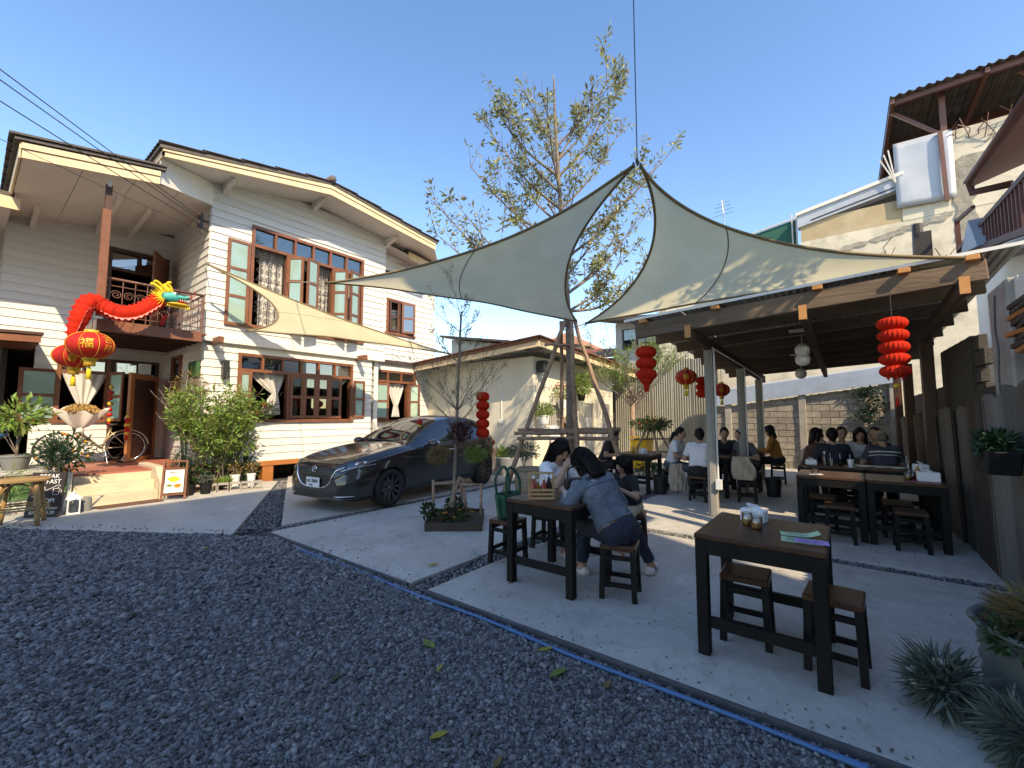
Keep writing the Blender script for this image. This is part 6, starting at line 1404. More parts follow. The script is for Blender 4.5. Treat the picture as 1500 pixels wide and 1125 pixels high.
def make_stool(label):
    t = thing('stool', label, 'stool', group='black square stools'); W = .29; H = .44; l = .04
    b = B(); b.bb(-W/2, -W/2, H-.045, W/2, W/2, H); b.build('seat', 'table_top', t, bevel=.008)
    for sx in (-1, 1):
        for sy in (-1, 1): b = B(); b.beam((sx*(W/2-l/2+.008), sy*(W/2-l/2+.008), 0), (sx*(W/2-l/2-.004), sy*(W/2-l/2-.004), H-.046), l, l, (1,0,0)); b.build('leg', 'black_wood', t)
    for s_ in (-1, 1):
        for z in (.12, .34):
            b = B(); b.bb(-W/2+l, s_*(W/2-.02)-.011, z, W/2-l, s_*(W/2-.02)+.011, z+.035); b.build('stretcher', 'black_wood', t)
            b = B(); b.bb(s_*(W/2-.02)-.011, -W/2+l, z-.02, s_*(W/2-.02)+.011, W/2-l, z+.015); b.build('stretcher', 'black_wood', t)
    return t
tb0 = make_table('empty dark café table with two stools in the right foreground'); tables = [
 (3.36, .47, 0, None), (3.55, 2.18, 0, 'café table with condiment basket and handbag beside the denim jacket'),
 (7.10, .205, 0, 'sunlit brown-topped table, left of two pushed together in the shed'), (7.08, -.50, 0, 'dark table with white napkin boxes against the zinc fence'),
 (8.52, .18, 0, 'dark table set with cups in front of the navy-shirted diner'), (8.55, -.52, 0, 'dark table with plates in front of the striped-shirted diner'),
 (9.15, 2.12, 0, 'dark table shared by diners in white T-shirts near the shed post'), (8.75, 3.45, 0, 'dark table with napkins in front of the diner in floral dress'),
 (11.5, 2.0, 0, 'dark table in front of the diner in orange'), (9.75, -.05, 0, 'dark table crowded by diners at the back of the shed')]
for i, (x, y, rz, lab) in enumerate(tables):
    if i == 0: place(tb0, (x, y, 0), rz)
    else: copy_tree(tb0, (x, y, 0), rz, lab)
st0 = make_stool('empty black stool at the left under the foreground table'); stools = [
 (3.41, .60, .05, None), (3.33, .11, -.06, 'empty black stool at the right of the foreground table'),
 (3.54, 1.58, .25, 'black stool under the person in the denim jacket'), (4.30, 2.80, .1, 'black stool under the long-haired person in white'),
 (3.62, 2.86, .05, 'black stool carrying the green bag'), (4.72, 1.95, .3, 'black stool under the child in black'),
 (6.66, .12, .04, 'black stool with sunlit brown seat by the shed table'), (7.3, .30, .0, 'black stool tucked behind the sunlit shed table'),
 (6.72, -.52, .02, 'dark stool in shade before the napkin-box table'), (7.35, -.45, .02, 'dark stool tucked under the napkin-box table'),
 (9.0, 2.86, .1, 'black stool under the white-shirted diner facing right'), (8.28, 2.15, .0, 'black stool under the white-shirted diner seen from behind'),
 (8.68, 1.45, .1, 'black stool next to the shed post with a tan jacket'), (9.95, 2.05, .0, 'black stool under the dark diner behind the post'),
 (9.9, 1.55, .0, 'black stool under the grey-shirted diner behind the post'), (11.5, 1.28, .1, 'black stool under the diner in orange'),
 (9.55, .60, .1, 'black stool under the diner in brown'), (9.2, .20, 0, 'black stool under the diner in navy'), (9.2, -.45, 0, 'black stool under the diner in the striped shirt'),
 (8.55, 4.15, 0, 'black stool under the diner in floral dress')]
for i, (x, y, rz, lab) in enumerate(stools):
    if i == 0: place(st0, (x, y, 0), rz)
    else: copy_tree(st0, (x, y, 0), rz, lab)
# ================================================================== people
def cap_mesh(b, p, q, r0, r1, n=12):
    """tapered capsule (closed)"""
    p, q = Vector(p), Vector(q); d = q-p
    if d.length < 1e-5: return b.sph(p, r0, n, 8)
    t = d.normalized(); pts = [p-t*r0*.98, p-t*r0*.8, p-t*r0*.4, p, q, q+t*r1*.4, q+t*r1*.8, q+t*r1*.98]; rad = [r0*.2, r0*.6, r0*.917, r0, r1, r1*.917, r1*.6, r1*.2]
    return b.tube(pts, rad, n)
def remesh(prims, vox, it=4):
    b = B()
    for pr in prims:
        if pr[0] == 'c': cap_mesh(b, *pr[1:5])
        else: b.sph(pr[1], pr[2], 16, 10, pr[3])
    me = bpy.data.meshes.new('tmp'); me.from_pydata(b.v, [], b.f); o = bpy.data.objects.new('tmp', me); COL.objects.link(o)
    m_ = o.modifiers.new('r', 'REMESH'); m_.mode = 'VOXEL'; m_.voxel_size = vox; s_ = o.modifiers.new('s', 'SMOOTH'); s_.factor = .5; s_.iterations = it
    dg = bpy.context.evaluated_depsgraph_get(); me2 = bpy.data.meshes.new_from_object(o.evaluated_get(dg)); bpy.data.objects.remove(o)
    v = np.empty(len(me2.vertices)*3); me2.vertices.foreach_get('co', v); v = v.reshape(-1, 3); nr = np.empty(len(me2.vertices)*3); me2.vertices.foreach_get('normal', nr); nr = nr.reshape(-1, 3)
    f = np.array([tuple(p.vertices) for p in me2.polygons if len(p.vertices) == 4]); bpy.data.meshes.remove(me2); return v, f, nr
def seg_dist(P_, a, b_):
    a, b_ = np.array(a), np.array(b_); d = b_-a; L = d@d
    t = np.clip(((P_-a)@d)/max(L, 1e-9), 0, 1); return np.linalg.norm(P_-(a+t[:,None]*d), axis=1), t
def person(label, seat, face, top, bottom, hair='short', hm='hair', lean=.25, side=0.0, hands=None, head=(0, 0), seat_h=.44, sc=1.0, vox=.016, sleeve='short', legs='long', feet=None, shoe='shoe_white', wrinkle=.006, name='person', skirt=False, twist=0.0):
    """seated figure: one continuous body grown from tapered limbs, clothes and hair as children"""
    F = Vector((math.cos(face), math.sin(face), 0)); S = Vector((-math.sin(face), math.cos(face), 0)); U = Vector((0, 0, 1)); O_ = Vector((seat[0], seat[1], 0))
    t = thing(name, label, 'person', tuple(O_), group='people at the café tables')
    hip = O_+U*(seat_h+.085*sc); td = (F*math.sin(lean)+S*math.sin(side)+U*math.cos(lean)*math.cos(side)).normalized(); Sx = (S-td*S.dot(td)).normalized(); Fx = Sx.cross(td)
    if twist: Sx = (Sx*math.cos(twist)+Fx*math.sin(twist)).normalized(); Fx = Sx.cross(td)
    waist = hip+td*.20*sc; chest = hip+td*.36*sc; nk = hip+td*.50*sc; PR = []; CA = []
    def C(reg, p, q, r0, r1): PR.append(('c', p, q, r0*sc, r1*sc)); CA.append((reg, p, q, (r0+r1)/2*sc))
    for s_ in (-.055, 0, .055): C('torso', hip+Sx*s_*sc*1.1, waist+Sx*s_*sc*.8, .115, .105); C('torso', waist+Sx*s_*sc*.8, chest+Sx*s_*sc*1.1, .105, .112)
    C('torso', hip-U*.02, hip-Fx*.03, .13, .12)
    sh = {}
    for s_ in (-1, 1): sh[s_] = nk+Sx*s_*.165*sc-td*.045*sc; C('torso', chest+Sx*s_*.06*sc, sh[s_], .095, .062)
    C('torso', sh[-1], sh[1], .058, .058)
    hy, hp = head; hd = (td*.55+U*.45).normalized(); HF = (Matrix.Rotation(hy, 3, 'Z') @ (F*math.cos(hp)-U*math.sin(hp))).normalized(); HS = U.cross(HF).normalized(); HU = HF.cross(HS).normalized()
    hc = nk+hd*.13*sc+HU*.045*sc+HF*.02*sc; C('neck', nk-td*.03, hc-HU*.04*sc, .052, .048)
    Mh = Matrix((HF, HS, HU)).transposed()
    PR.append(('s', hc, (.098*sc, .078*sc, .112*sc), Mh)); CA.append(('head', hc-HU*.03*sc, hc+HU*.03*sc, .085*sc)); PR.append(('s', hc+HF*.028*sc-HU*.06*sc, (.062*sc, .055*sc, .06*sc), Mh)); CA.append(('head', hc+HF*.03*sc-HU*.06*sc, hc+HF*.03*sc-HU*.07*sc, .05*sc))
    PR.append(('s', hc+HF*.096*sc-HU*.022*sc, (.020*sc, .014*sc, .024*sc), Mh))
    for s_ in (-1, 1): PR.append(('s', hc+HS*s_*.078*sc-HU*.015*sc-HF*.005, (.022*sc, .011*sc, .032*sc), Mh))
    hands = hands or {-1: (.38, -.14, .72), 1: (.38, .14, .72)}
    for s_ in (-1, 1):
        h_ = O_+F*hands[s_][0]*sc+S*hands[s_][1]*sc+U*hands[s_][2]; a = sh[s_]; L1, L2 = .275*sc, .245*sc; d = h_-a
        if d.length > (L1+L2)*.98: h_ = a+d.normalized()*(L1+L2)*.98; d = h_-a
        x = (L1*L1-L2*L2+d.length_squared)/(2*d.length); hh = math.sqrt(max(0, L1*L1-x*x)); pv = (-U*.75+S*s_*.6-F*.25); dn = d.normalized(); pv = (pv-dn*pv.dot(dn)).normalized(); e = a+dn*x+pv*hh
        C('uarm', a, e, .056, .044); C('farm', e, h_, .043, .030); fd = (h_-e).normalized(); pn = (fd.cross(U) if abs(fd.z) < .9 else fd.cross(F)).normalized(); dnv = pn.cross(fd).normalized()
        if dnv.z > 0: dnv = -dnv
        C('hand', h_, h_+fd*.065*sc, .031, .027); C('hand', h_+pn*.018*sc, h_+fd*.065*sc+pn*.024*sc, .024, .020); C('hand', h_-pn*.018*sc, h_+fd*.065*sc-pn*.024*sc, .024, .020)
        fr = max(.0095*sc, vox*.62)
        for k, (o_, fl_) in enumerate(((-.036, .058), (-.013, .072), (.011, .068), (.034, .052))):
            b0 = h_+fd*.075*sc+pn*o_*sc; k1 = b0+fd*fl_*.55*sc+dnv*.010*sc; k2 = k1+fd*fl_*.35*sc+dnv*.028*sc; C('hand', b0, k1, fr/sc, fr/sc*.95); C('hand', k1, k2, fr/sc*.95, fr/sc*.85)
        b0 = h_+fd*.02*sc-pn*.03*sc*s_; k1 = b0-pn*s_*.03*sc+fd*.03*sc; C('hand', b0, k1, fr*1.15/sc, fr*1.05/sc); C('hand', k1, k1+fd*.032*sc+dnv*.01, fr*1.05/sc, fr*.9/sc)
    feet = feet or {-1: (.40, -.12), 1: (.40, .12)}
    for s_ in (-1, 1):
        hj = hip+S*s_*.085*sc; ft = O_+F*feet[s_][0]*sc+S*feet[s_][1]*sc+U*.085*sc; L1, L2 = .42*sc, .40*sc; d = ft-hj
        if d.length > (L1+L2)*.985: ft = hj+d.normalized()*(L1+L2)*.985; d = ft-hj
        x = (L1*L1-L2*L2+d.length_squared)/(2*d.length); hh = math.sqrt(max(0, L1*L1-x*x)); pv = F*.8+U*.9+S*s_*.15; dn = d.normalized(); pv = (pv-dn*pv.dot(dn)).normalized(); kn = hj+dn*x+pv*hh
        C('thigh', hj, kn, .090, .062); C('shin', kn, ft, .060, .040); toe = Vector((kn.x-hip.x, kn.y-hip.y, 0)); toe = toe.normalized() if toe.length > .05 else F; C('foot', ft-toe*.04*sc-U*.045*sc, ft+toe*.145*sc-U*.052*sc, .040, .033)
    v, f, nr = remesh(PR, vox)
    D = np.stack([seg_dist(v, p, q)[0]-r_ for (_, p, q, r_) in CA], 1); best = D.argmin(1); regs = np.array([c[0] for c in CA])[best]
    tt = np.zeros(len(v))
    for k, (_, p, q, r_) in enumerate(CA): mk = best == k; tt[mk] = seg_dist(v[mk], p, q)[1] if mk.any() else 0
    body = mesh_np('body', v, f, 'skin', t, smooth=True)
    wr = np.array([noise.noise(Vector(p)*14)+.6*noise.noise(Vector(p)*31) for p in v])
    def cloth(nm, mk, off, m_):
        fk = f[mk[f].all(1)]
        if len(fk) == 0: return
        us = np.unique(fk); mp = -np.ones(len(v), int); mp[us] = np.arange(len(us)); mesh_np(nm, v[us]+nr[us]*(off[us]+wrinkle*wr[us])[:,None], mp[fk], m_, t, smooth=True)
    low = (v-np.array(hip))@np.array(td) < .06*sc
    tor = (regs == 'torso')
    sl = (regs == 'uarm') & ((tt < .72) | (sleeve == 'long')) | ((regs == 'farm') & (tt < .93) & (sleeve == 'long'))
    cloth('top', (tor & ~low) | sl, np.full(len(v), .014*sc), top)
    lg = (regs == 'thigh') & ((tt < .75) | (legs == 'long')) | ((regs == 'shin') & (tt < .88) & (legs == 'long')) | (tor & low)
    cloth('trousers' if not skirt else 'skirt', lg, np.full(len(v), .012*sc), bottom); sd_ = (v-np.array(O_))@np.array(S); fm_ = regs == 'foot'; cut = sd_[fm_].mean() if fm_.any() else 0; cloth('shoe', fm_ & (sd_ < cut), np.full(len(v), .009*sc), shoe); cloth('shoe', fm_ & (sd_ >= cut), np.full(len(v), .009*sc), shoe)
    # hair
    HP = [('s', hc-HF*.022*sc+HU*.018*sc, (.098*sc, .088*sc, .112*sc), Mh)]
    if hair == 'short': HP += [('c', hc-HF*.06*sc-HU*.02*sc, hc-HF*.055*sc-HU*.075*sc, .066*sc, .05*sc)]+[('c', hc+HS*s_*.062*sc+HU*.02*sc, hc+HS*s_*.07*sc-HU*.02*sc-HF*.02*sc, .032*sc, .02*sc) for s_ in (-1, 1)]
    if hair in ('long', 'bob'):
        dl = .30 if hair == 'long' else .15; bk_ = (HF*-1)*.085*sc
        for o_ in (-.06, -.02, .02, .06): HP.append(('c', hc+bk_*.7+HS*o_*sc, hc+bk_*1.05+HS*o_*1.25*sc-HU*dl*sc+td*-.02, .05*sc, .032*sc))
        for s_ in (-1, 1): HP.append(('c', hc+HS*s_*.072*sc+HU*.02*sc, hc+HS*s_*.085*sc-HU*(dl*.75)*sc+HF*.01*sc, .034*sc, .026*sc)); HP.append(('c', hc+HF*.055*sc+HU*.075*sc, hc+HS*s_*.07*sc+HF*.045*sc, .034*sc, .028*sc))
    if hair == 'tail': HP += [('c', hc-HF*.07*sc-HU*.01, hc-HF*.13*sc-HU*.05*sc, .05*sc, .045*sc), ('c', hc-HF*.13*sc-HU*.05*sc, hc-HF*.17*sc-HU*.24*sc, .04*sc, .02*sc)]
    if hair == 'bald': HP = [('s', hc-HF*.03*sc-HU*.02*sc, (.082*sc, .085*sc, .085*sc), Mh)]
    hv, hf, hn = remesh(HP, max(.009, vox*.7), 2); hv = hv+hn*(np.array([noise.noise(Vector((p[0]*90, p[1]*90, p[2]*9))) for p in hv])*.006)[:,None]; mesh_np('hair', hv, hf, hm, t, smooth=True)
    if hair in ('long', 'bob', 'tail') and vox < .013:      # loose strands over the hair
        from mathutils.kdtree import KDTree
        kd = KDTree(len(hv)); [kd.insert(Vector(p), i) for i, p in enumerate(hv)]; kd.balance(); q = B(); rr = random.Random(5); hun = np.array(HU); topz = (hv-np.array(hc))@hun; cand = np.where(topz > .02*sc)[0]
        for k in range(420):
            i = int(rr.choice(cand)); p = Vector(hv[i]); pts = []; dirn = Vector((rr.gauss(0, .25), rr.gauss(0, .25), -1))
            for st_ in range(15):
                c_, i, _ = kd.find(p); n_ = Vector(hn[i]); pts.append(c_+n_*(.0015+.0035*rr.random()) if (c_-p).length < .03 else p.copy()); g_ = dirn-n_*dirn.dot(n_); g_ = g_.normalized() if g_.length > .05 else Vector((0, 0, -1)); p = pts[-1]+g_*.022
            q.tube(pts, [.0016]*13+[.001, .0006], 3, caps=False)
        q.build('hair_strands', hm, t)
    for s_ in (-1, 1):
        q = B(); q.sph(hc+HF*.086*sc+HS*s_*.032*sc+HU*.002, (.010*sc,)*3, 8, 6); q.build('eye', 'board_black', t, smooth=True)
    q = B(); q.beam(hc+HF*.089*sc-HS*.022*sc-HU*.066*sc, hc+HF*.089*sc+HS*.022*sc-HU*.066*sc, .008*sc, .008*sc); q.build('mouth', 'petal_pink', t)
    return t, dict(hc=hc, nk=nk, hip=hip, F=F, S=S, td=td, Sx=Sx, Fx=Fx, sh=sh)
ang = math.atan2
pd, jd = person('person in a faded denim jacket leaning over the table, seen from behind', (3.54, 1.58), R(62), 'denim', 'navy_cloth', 'bob', lean=.62, side=.18, hands={-1: (.42, -.24, .50), 1: (.36, .30, .80)}, feet={-1: (.26, -.56), 1: (.54, .02)}, head=(.45, .55), vox=.0095, sleeve='long', wrinkle=.011, sc=1.02)
# jacket details: collar, yoke seam, back patch
def back_pt(u, w, off=.0):   # u along the spine 0..1, w across
    p = jd['hip']+jd['td']*(.06+.44*u)+jd['Sx']*w; bvp = None; return p
bd = [c for c in pd.children if c.name.startswith('top')][0]
bvj = BVHTree.FromPolygons([RM[pd.name] @ v.co for v in bd.data.vertices], [tuple(p.vertices) for p in bd.data.polygons])
def on_back(u, w, off=.004):
    o = back_pt(u, w)-jd['Fx']*.6; r_ = bvj.ray_cast(o, jd['Fx']); return None if r_[0] is None else r_[0]-jd['Fx']*off
for nm, uw in (('yoke_seam', [(.80, w) for w in np.linspace(-.17, .17, 18)]), ('back_seam', [(u, -.075) for u in np.linspace(.1, .79, 16)]), ('back_seam', [(u, .075) for u in np.linspace(.1, .79, 16)]), ('hem_band', [(.035, w) for w in np.linspace(-.14, .14, 16)])):
    pts = [on_back(*a) for a in uw]; pts = [p for p in pts if p is not None]
    if len(pts) > 3: q = B(); q.tube(pts, .005, 5); q.build(nm, 'denim', pd, smooth=True)
pts = [on_back(.86+.07*b_, .03+.045*a_*1.0, .006) for b_ in (0, 1) for a_ in (0, 1)]
if all(p is not None for p in pts): q = B(); q.add(pts, [(0, 1, 3, 2)]); q.build('back_patch', 'silver_cloth', pd)
q = B(); pts = [jd['nk']+(jd['Sx']*math.cos(a)+jd['Fx']*math.sin(a))*.082+jd['td']*.012 for a in np.linspace(0, 2*math.pi, 20, endpoint=False)]; q.tube(pts, .026, 8, closed=True); q.build('collar', 'denim', pd, smooth=True)
person('long-haired person in a white shirt resting head on hand at the basket table', (4.30, 2.80), R(-105), 'white_cloth', 'black_cloth', 'long', lean=.42, side=-.08, hands={-1: (.40, -.10, .96), 1: (.42, .05, .80)}, head=(-.1, .6), vox=.011)
person('child in black with dark hair behind the denim jacket', (4.72, 1.95), R(160), 'black_cloth', 'tan_cloth', 'bob', lean=.35, head=(.2, .4), sc=.74, vox=.012, skirt=True, legs='short')
person('diner in a dark floral dress at the table by the yellow bin', (8.55, 4.15), R(-90), 'black_cloth', 'black_cloth', 'bob', lean=.4, head=(.4, .35))
person('diner in a white T-shirt with tied hair facing right', (9.0, 2.86), R(-92), 'white_cloth', 'grey_cloth', 'tail', lean=.3, head=(0, .3))
person('diner in a white T-shirt seen from behind the near shed post', (8.28, 2.15), R(5), 'white_cloth', 'black_cloth', 'short', lean=.3, head=(.2, .4))
person('diner in dark clothes with back bent behind the near shed post', (9.95, 2.05), R(190), 'black_cloth', 'black_cloth', 'short', lean=.35, head=(.1, .4))
person('diner in a grey shirt hunched between the shed posts', (9.9, 1.55), R(150), 'grey_cloth', 'black_cloth', 'short', lean=.5, head=(0, .4))
person('diner in an orange shirt facing left by the block wall', (11.5, 1.28), R(95), 'orange_cloth', 'black_cloth', 'bob', lean=.2, head=(0, .15), sleeve='long')
person('diner in brown drinking from a cup, facing right', (9.55, .60), R(-80), 'brown_cloth', 'black_cloth', 'bob', lean=.25, hands={-1: (.26, -.08, 1.0), 1: (.34, .12, .8)}, head=(0, .05), sleeve='long')
person('diner in a navy shirt seen from behind', (9.2, .20), R(5), 'navy_cloth', 'black_cloth', 'short', lean=.2, head=(.1, .1), sleeve='long')
person('dark-haired diner facing the camera behind the navy shirt', (10.35, .10), R(185), 'white_cloth', 'black_cloth', 'short', lean=.15, head=(.1, .2))
person('long-haired diner in white beside the navy shirt', (10.25, -.14), R(200), 'white_cloth', 'black_cloth', 'long', lean=.2, head=(-.3, .2))
person('diner with short dark hair facing left near the dark corner post', (10.2, -.42), R(150), 'brown_cloth', 'black_cloth', 'short', lean=.1, head=(.2, .1))
ps, js = person('grey-haired diner in a blue shirt with white stripes seen from behind', (9.2, -.47), R(10), 'striped_cloth', 'black_cloth', 'bald', hm='hair_grey', lean=.25, head=(.2, .3))
tb_ = [c for c in ps.children if c.name.startswith('top')][0]; bvs = BVHTree.FromPolygons([RM[ps.name] @ v.co for v in tb_.data.vertices], [tuple(p.vertices) for p in tb_.data.polygons])
for u, w_ in ((.40, .012), (.345, .007)):
    pts = []
    for w in np.linspace(-.2, .2, 22):
        r_ = bvs.ray_cast(js['hip']+js['td']*u+js['Sx']*w-js['Fx']*.6, js['Fx'])
        if r_[0] is not None: pts.append(r_[0]-js['Fx']*.003)
    if len(pts) > 3: q = B(); q.tube(pts, w_, 6); q.build('shirt_stripe', 'white_cloth', ps, smooth=True)
# jacket hanging from a stool, bags, dustbin
def drape(name, label, cat, x, y, z0, z1, w, m_, rz=0, depth=.16):
    b = B()
    def fn(u, v):
        a = (u-.5)*2; z = z1+(z0-z1)*v; r_ = w*(.75+.3*math.sin(v*2.4)+.12*math.sin(v*7+a*2)); X_ = a*r_+.03*math.sin(v*5); Y_ = .35*depth*math.cos(a*1.4)*(.4+.6*v)+.012*math.sin(u*11+v*7)+.006*math.sin(u*23-v*9); return (x+X_*math.cos(rz)-Y_*math.sin(rz), y+X_*math.sin(rz)+Y_*math.cos(rz), z)
    b.grid(fn, 26, 18); return b.build(name, m_, smooth=True, solid=.012, label=label, cat=cat)
drape('hanging_jacket', 'tan jacket hanging beside the white-shirted diner seen from behind', 'jacket', 8.35, 2.55, .12, .62, .15, 'tan_cloth', R(120))
drape('hanging_jacket', 'tan jacket hung on the stool right of the near shed post', 'jacket', 8.55, 1.48, .40, .80, .18, 'tan_cloth', R(100))
bn = thing('waste_bin', 'small black waste bin on the floor under the white-shirted diners', 'bin', (8.55, 2.95, 0)); b = B(); b.lathe([(.11, 0), (.14, .32), (.148, .32), (.148, .34), (.13, .34), (.10, .02)], 20, (8.55, 2.95, 0), caps=True); b.build('body', 'black_plastic', bn, smooth=True, autos=True); b = B(); b.tube([(8.55+.148*math.cos(a*.3142), 2.95+.148*math.sin(a*.3142), .335) for a in range(20)], .007, 6, closed=True); b.build('rim', 'black_plastic', bn, smooth=True)
b2 = copy_tree(bn, (9.55, 1.15, 0), 0, 'small black waste bin beside the middle shed post')
yb = thing('yellow_bin', 'tall yellow wheelie bin behind the flower stand', 'bin', (11.9, 4.6, 0)); b = B(); b.slab([(11.72, 4.42, .06), (12.08, 4.42, .06), (12.08, 4.78, .06), (11.72, 4.78, .06)], (0,0,.01)); b.add([(11.70,4.40,.08),(12.10,4.40,.08),(12.10,4.80,.08),(11.70,4.80,.08),(11.66,4.36,.86),(12.14,4.36,.86),(12.14,4.84,.86),(11.66,4.84,.86)], [(0,1,5,4),(1,2,6,5),(2,3,7,6),(3,0,4,7)]); b.build('body', 'yellow_bin', yb)
b = B(); b.slab([(11.63, 4.33, .86), (12.17, 4.33, .86), (12.17, 4.87, .89), (11.63, 4.87, .89)], (0,0,.05)); b.build('lid', 'yellow_bin', yb, bevel=.015)
for y in (4.36, 4.84): b = B(); b.cyl((12.1, y-.03, .09), (12.1, y+.03, .09), .09, n=14); b.build('wheel', 'rubber', yb, smooth=True)
# green bag on its stool
gb2 = thing('green_bag', 'green cloth bag with long loop handles standing on a stool', 'bag', (3.62, 2.86, .44)); b = B()
def fn(u, v): a = u*2*math.pi; s_ = .9+.2*v; return (3.62+.16*s_*math.cos(a)+.012*math.sin(a*7+v*3), 2.86+.09*s_*math.sin(a)+.01*math.cos(a*9), .45+.25*v)
b.grid(fn, 40, 8); b.build('body', 'green_cloth', gb2, smooth=True, solid=.006)
for dy in (-.07, .07): b = B(); b.tube(curve_pts([(3.52, 2.86+dy, .68), (3.50, 2.86+dy, .86), (3.60, 2.86+dy*.6, .97), (3.72, 2.86+dy, .85), (3.73, 2.86+dy, .68)], 24), .014, 7); b.build('handle', 'green_cloth', gb2, smooth=True)
# handbag on the table
hb2 = thing('handbag', 'black leather handbag with pale lower half on the basket table', 'bag', (3.46, 1.95, .75)); M_ = R(-50)
b = B(); b.box((3.46, 1.95, .80), (.24, .13, .095), M_); b.build('lower_panel', 'silver_cloth', hb2, bevel=.02, seg=2); b = B(); b.box((3.46, 1.95, .90), (.22, .11, .10), M_); b.build('body', 'leather_black', hb2, bevel=.025, seg=2)
b = B(); d = Vector((math.cos(M_), math.sin(M_), 0)); c_ = Vector((3.46, 1.95, .94)); b.tube(curve_pts([c_-d*.08, c_-d*.07+V(0,0,.09), c_+V(0,0,.11), c_+d*.07+V(0,0,.09), c_+d*.08], 20), .009, 6); b.build('handle', 'leather_black', hb2, smooth=True)
b = B(); b.tube(curve_pts([c_+d*.1, c_+d*.17+V(0,0,-.05), c_+d*.16+V(-.05,-.03,-.35), c_+d*.1+V(-.06,-.04,-.45)], 20), .007, 5); b.build('strap', 'leather_black', hb2, smooth=True)
# condiment basket
cb = thing('condiment_basket', 'slatted wooden basket of sauce bottles on the table', 'basket', (3.33, 2.24, .75)); cx, cy = 3.33, 2.24; rz = R(-50); d = Vector((math.cos(rz), math.sin(rz), 0)); n_ = Vector((-math.sin(rz), math.cos(rz), 0)); c0 = Vector((cx, cy, .75))
for s_ in (-1, 1):
    for z in (.02, .055, .09): b = B(); b.beam(c0+n_*s_*.065-d*.11+V(0,0,z), c0+n_*s_*.065+d*.11+V(0,0,z), .01, .022); b.build('slat', 'light_wood', cb)
    b = B(); b.beam(c0+d*s_*.11+V(0,0,.0), c0+d*s_*.11+V(0,0,.24), .016, .022, tuple(d)); b.build('upright', 'light_wood', cb)
    for z in (.02, .055, .09): b = B(); b.beam(c0+d*s_*.105-n_*.06+V(0,0,z), c0+d*s_*.105+n_*.06+V(0,0,z), .01, .022); b.build('slat', 'light_wood', cb)
b = B(); b.beam(c0-d*.12+V(0,0,.235), c0+d*.12+V(0,0,.235), .018, .018); b.build('handle', 'light_wood', cb); b = B(); b.box(c0+V(0,0,.007), (.22, .12, .012), rz); b.build('base', 'light_wood', cb)
def bottle(label, p, h, r_, m_, capm='white_plastic'):
    t = thing('sauce_bottle', label, 'bottle', tuple(p), group='sauce bottles'); b = B(); b.lathe([(r_*.9, 0), (r_, .01), (r_, h*.58), (r_*.45, h*.74), (r_*.42, h*.86), (r_*.42, h*.87)], 14, p); b.build('body', m_, t, smooth=True); b = B(); b.lathe([(r_*.5, h*.86), (r_*.5, h), (0, h)], 12, p); b.build('cap', capm, t, smooth=True, autos=True); return t
for k, (o_, h, m_, lab) in enumerate(((-.075, .20, 'sauce_red', 'red sauce bottle at the left of the basket'), (-.03, .16, 'sauce_amber', 'amber sauce bottle in the basket middle'), (.02, .19, 'sauce_red', 'dark red sauce bottle right of the amber one'), (.07, .21, 'board_black', 'black soy sauce bottle at the right of the basket'))): bottle(lab, c0+d*o_+V(0,0,.014)+n_*(.02 if k % 2 else -.02), h, .027, m_)
# things on the other tables
def napkin_box(label, x, y, z, rz, s_=1.0):
    t = thing('napkin_box', label, 'napkin box', (x, y, z), group='napkin boxes on the tables'); b = B(); b.box((x, y, z+.055*s_), (.20*s_, .12*s_, .11*s_), rz); b.build('box', 'white_plastic', t, bevel=.012, seg=2)
    b = B(); b.grid(lambda u, v: (x+(u-.5)*.1*s_+.02*math.sin(v*4), y+.03*math.sin(u*5)*s_+(v-.5)*.05*s_, z+.11*s_+.055*s_*v*(1-abs(u-.5))), 8, 6); b.build('tissue', 'paper_white', t, smooth=True); return t
napkin_box('white napkin box at the back of the empty foreground table', 3.57, .56, .75, R(80), .8)
def condiment_jar(label, x, y, z=.75, m_='sauce_amber', r_=.034, h=.075):
    t = thing('condiment_jar', label, 'jar', (x, y, z), group='condiment jars'); b = B(); b.lathe([(r_*.85, 0), (r_, .006), (r_, h), (r_*.9, h*1.03)], 18, (x, y, z), caps=False); b.build('glass', 'clear_glass', t, smooth=True); b = B(); b.lathe([(r_*.82, .004), (r_*.93, .01), (r_*.93, h*.5), (0, h*.52)], 16, (x, y, z)); b.build('contents', m_, t, smooth=True); b = B(); b.tube([(x, y, z+h*.5), (x+.03, y-.02, z+h*1.5)], .003, 5); b.build('spoon', 'chrome', t); b = B(); b.lathe([(r_, h*1.02), (r_*1.02, h*1.1), (r_*.4, h*1.2), (0, h*1.2)], 16, (x, y, z)); b.build('lid', 'clear_glass', t, smooth=True)
condiment_jar('left of two glass condiment jars on the empty foreground table', 3.42, .58); condiment_jar('front amber condiment jar on the empty foreground table', 3.34, .51)
def menu(label, x, y, z, rz, w, h, m_, bend=0.0):
    t = thing('menu_card', label, 'menu', (x, y, z), group='menu cards'); b = B()
    def fn(u, v): a, e = (u-.5)*w, (v-.5)*h; return (x+a*math.cos(rz)-e*math.sin(rz), y+a*math.sin(rz)+e*math.cos(rz), z+bend*max(0, u-.7))
    b.grid(fn, 8, 2); b.build('card', m_, t, solid=.0015)
    b = B()
    for i in range(6):
        e0 = (-.36+.14*i)*h; a1 = random.uniform(.1, .38)*w; p = [(-.38*w, e0), (a1, e0), (a1, e0+.03*h), (-.38*w, e0+.03*h)]; b.add([(x+a*math.cos(rz)-e*math.sin(rz), y+a*math.sin(rz)+e*math.cos(rz), z+.003) for a, e in p], [(0,1,2,3)])
    b.build('print', 'ink', t); 
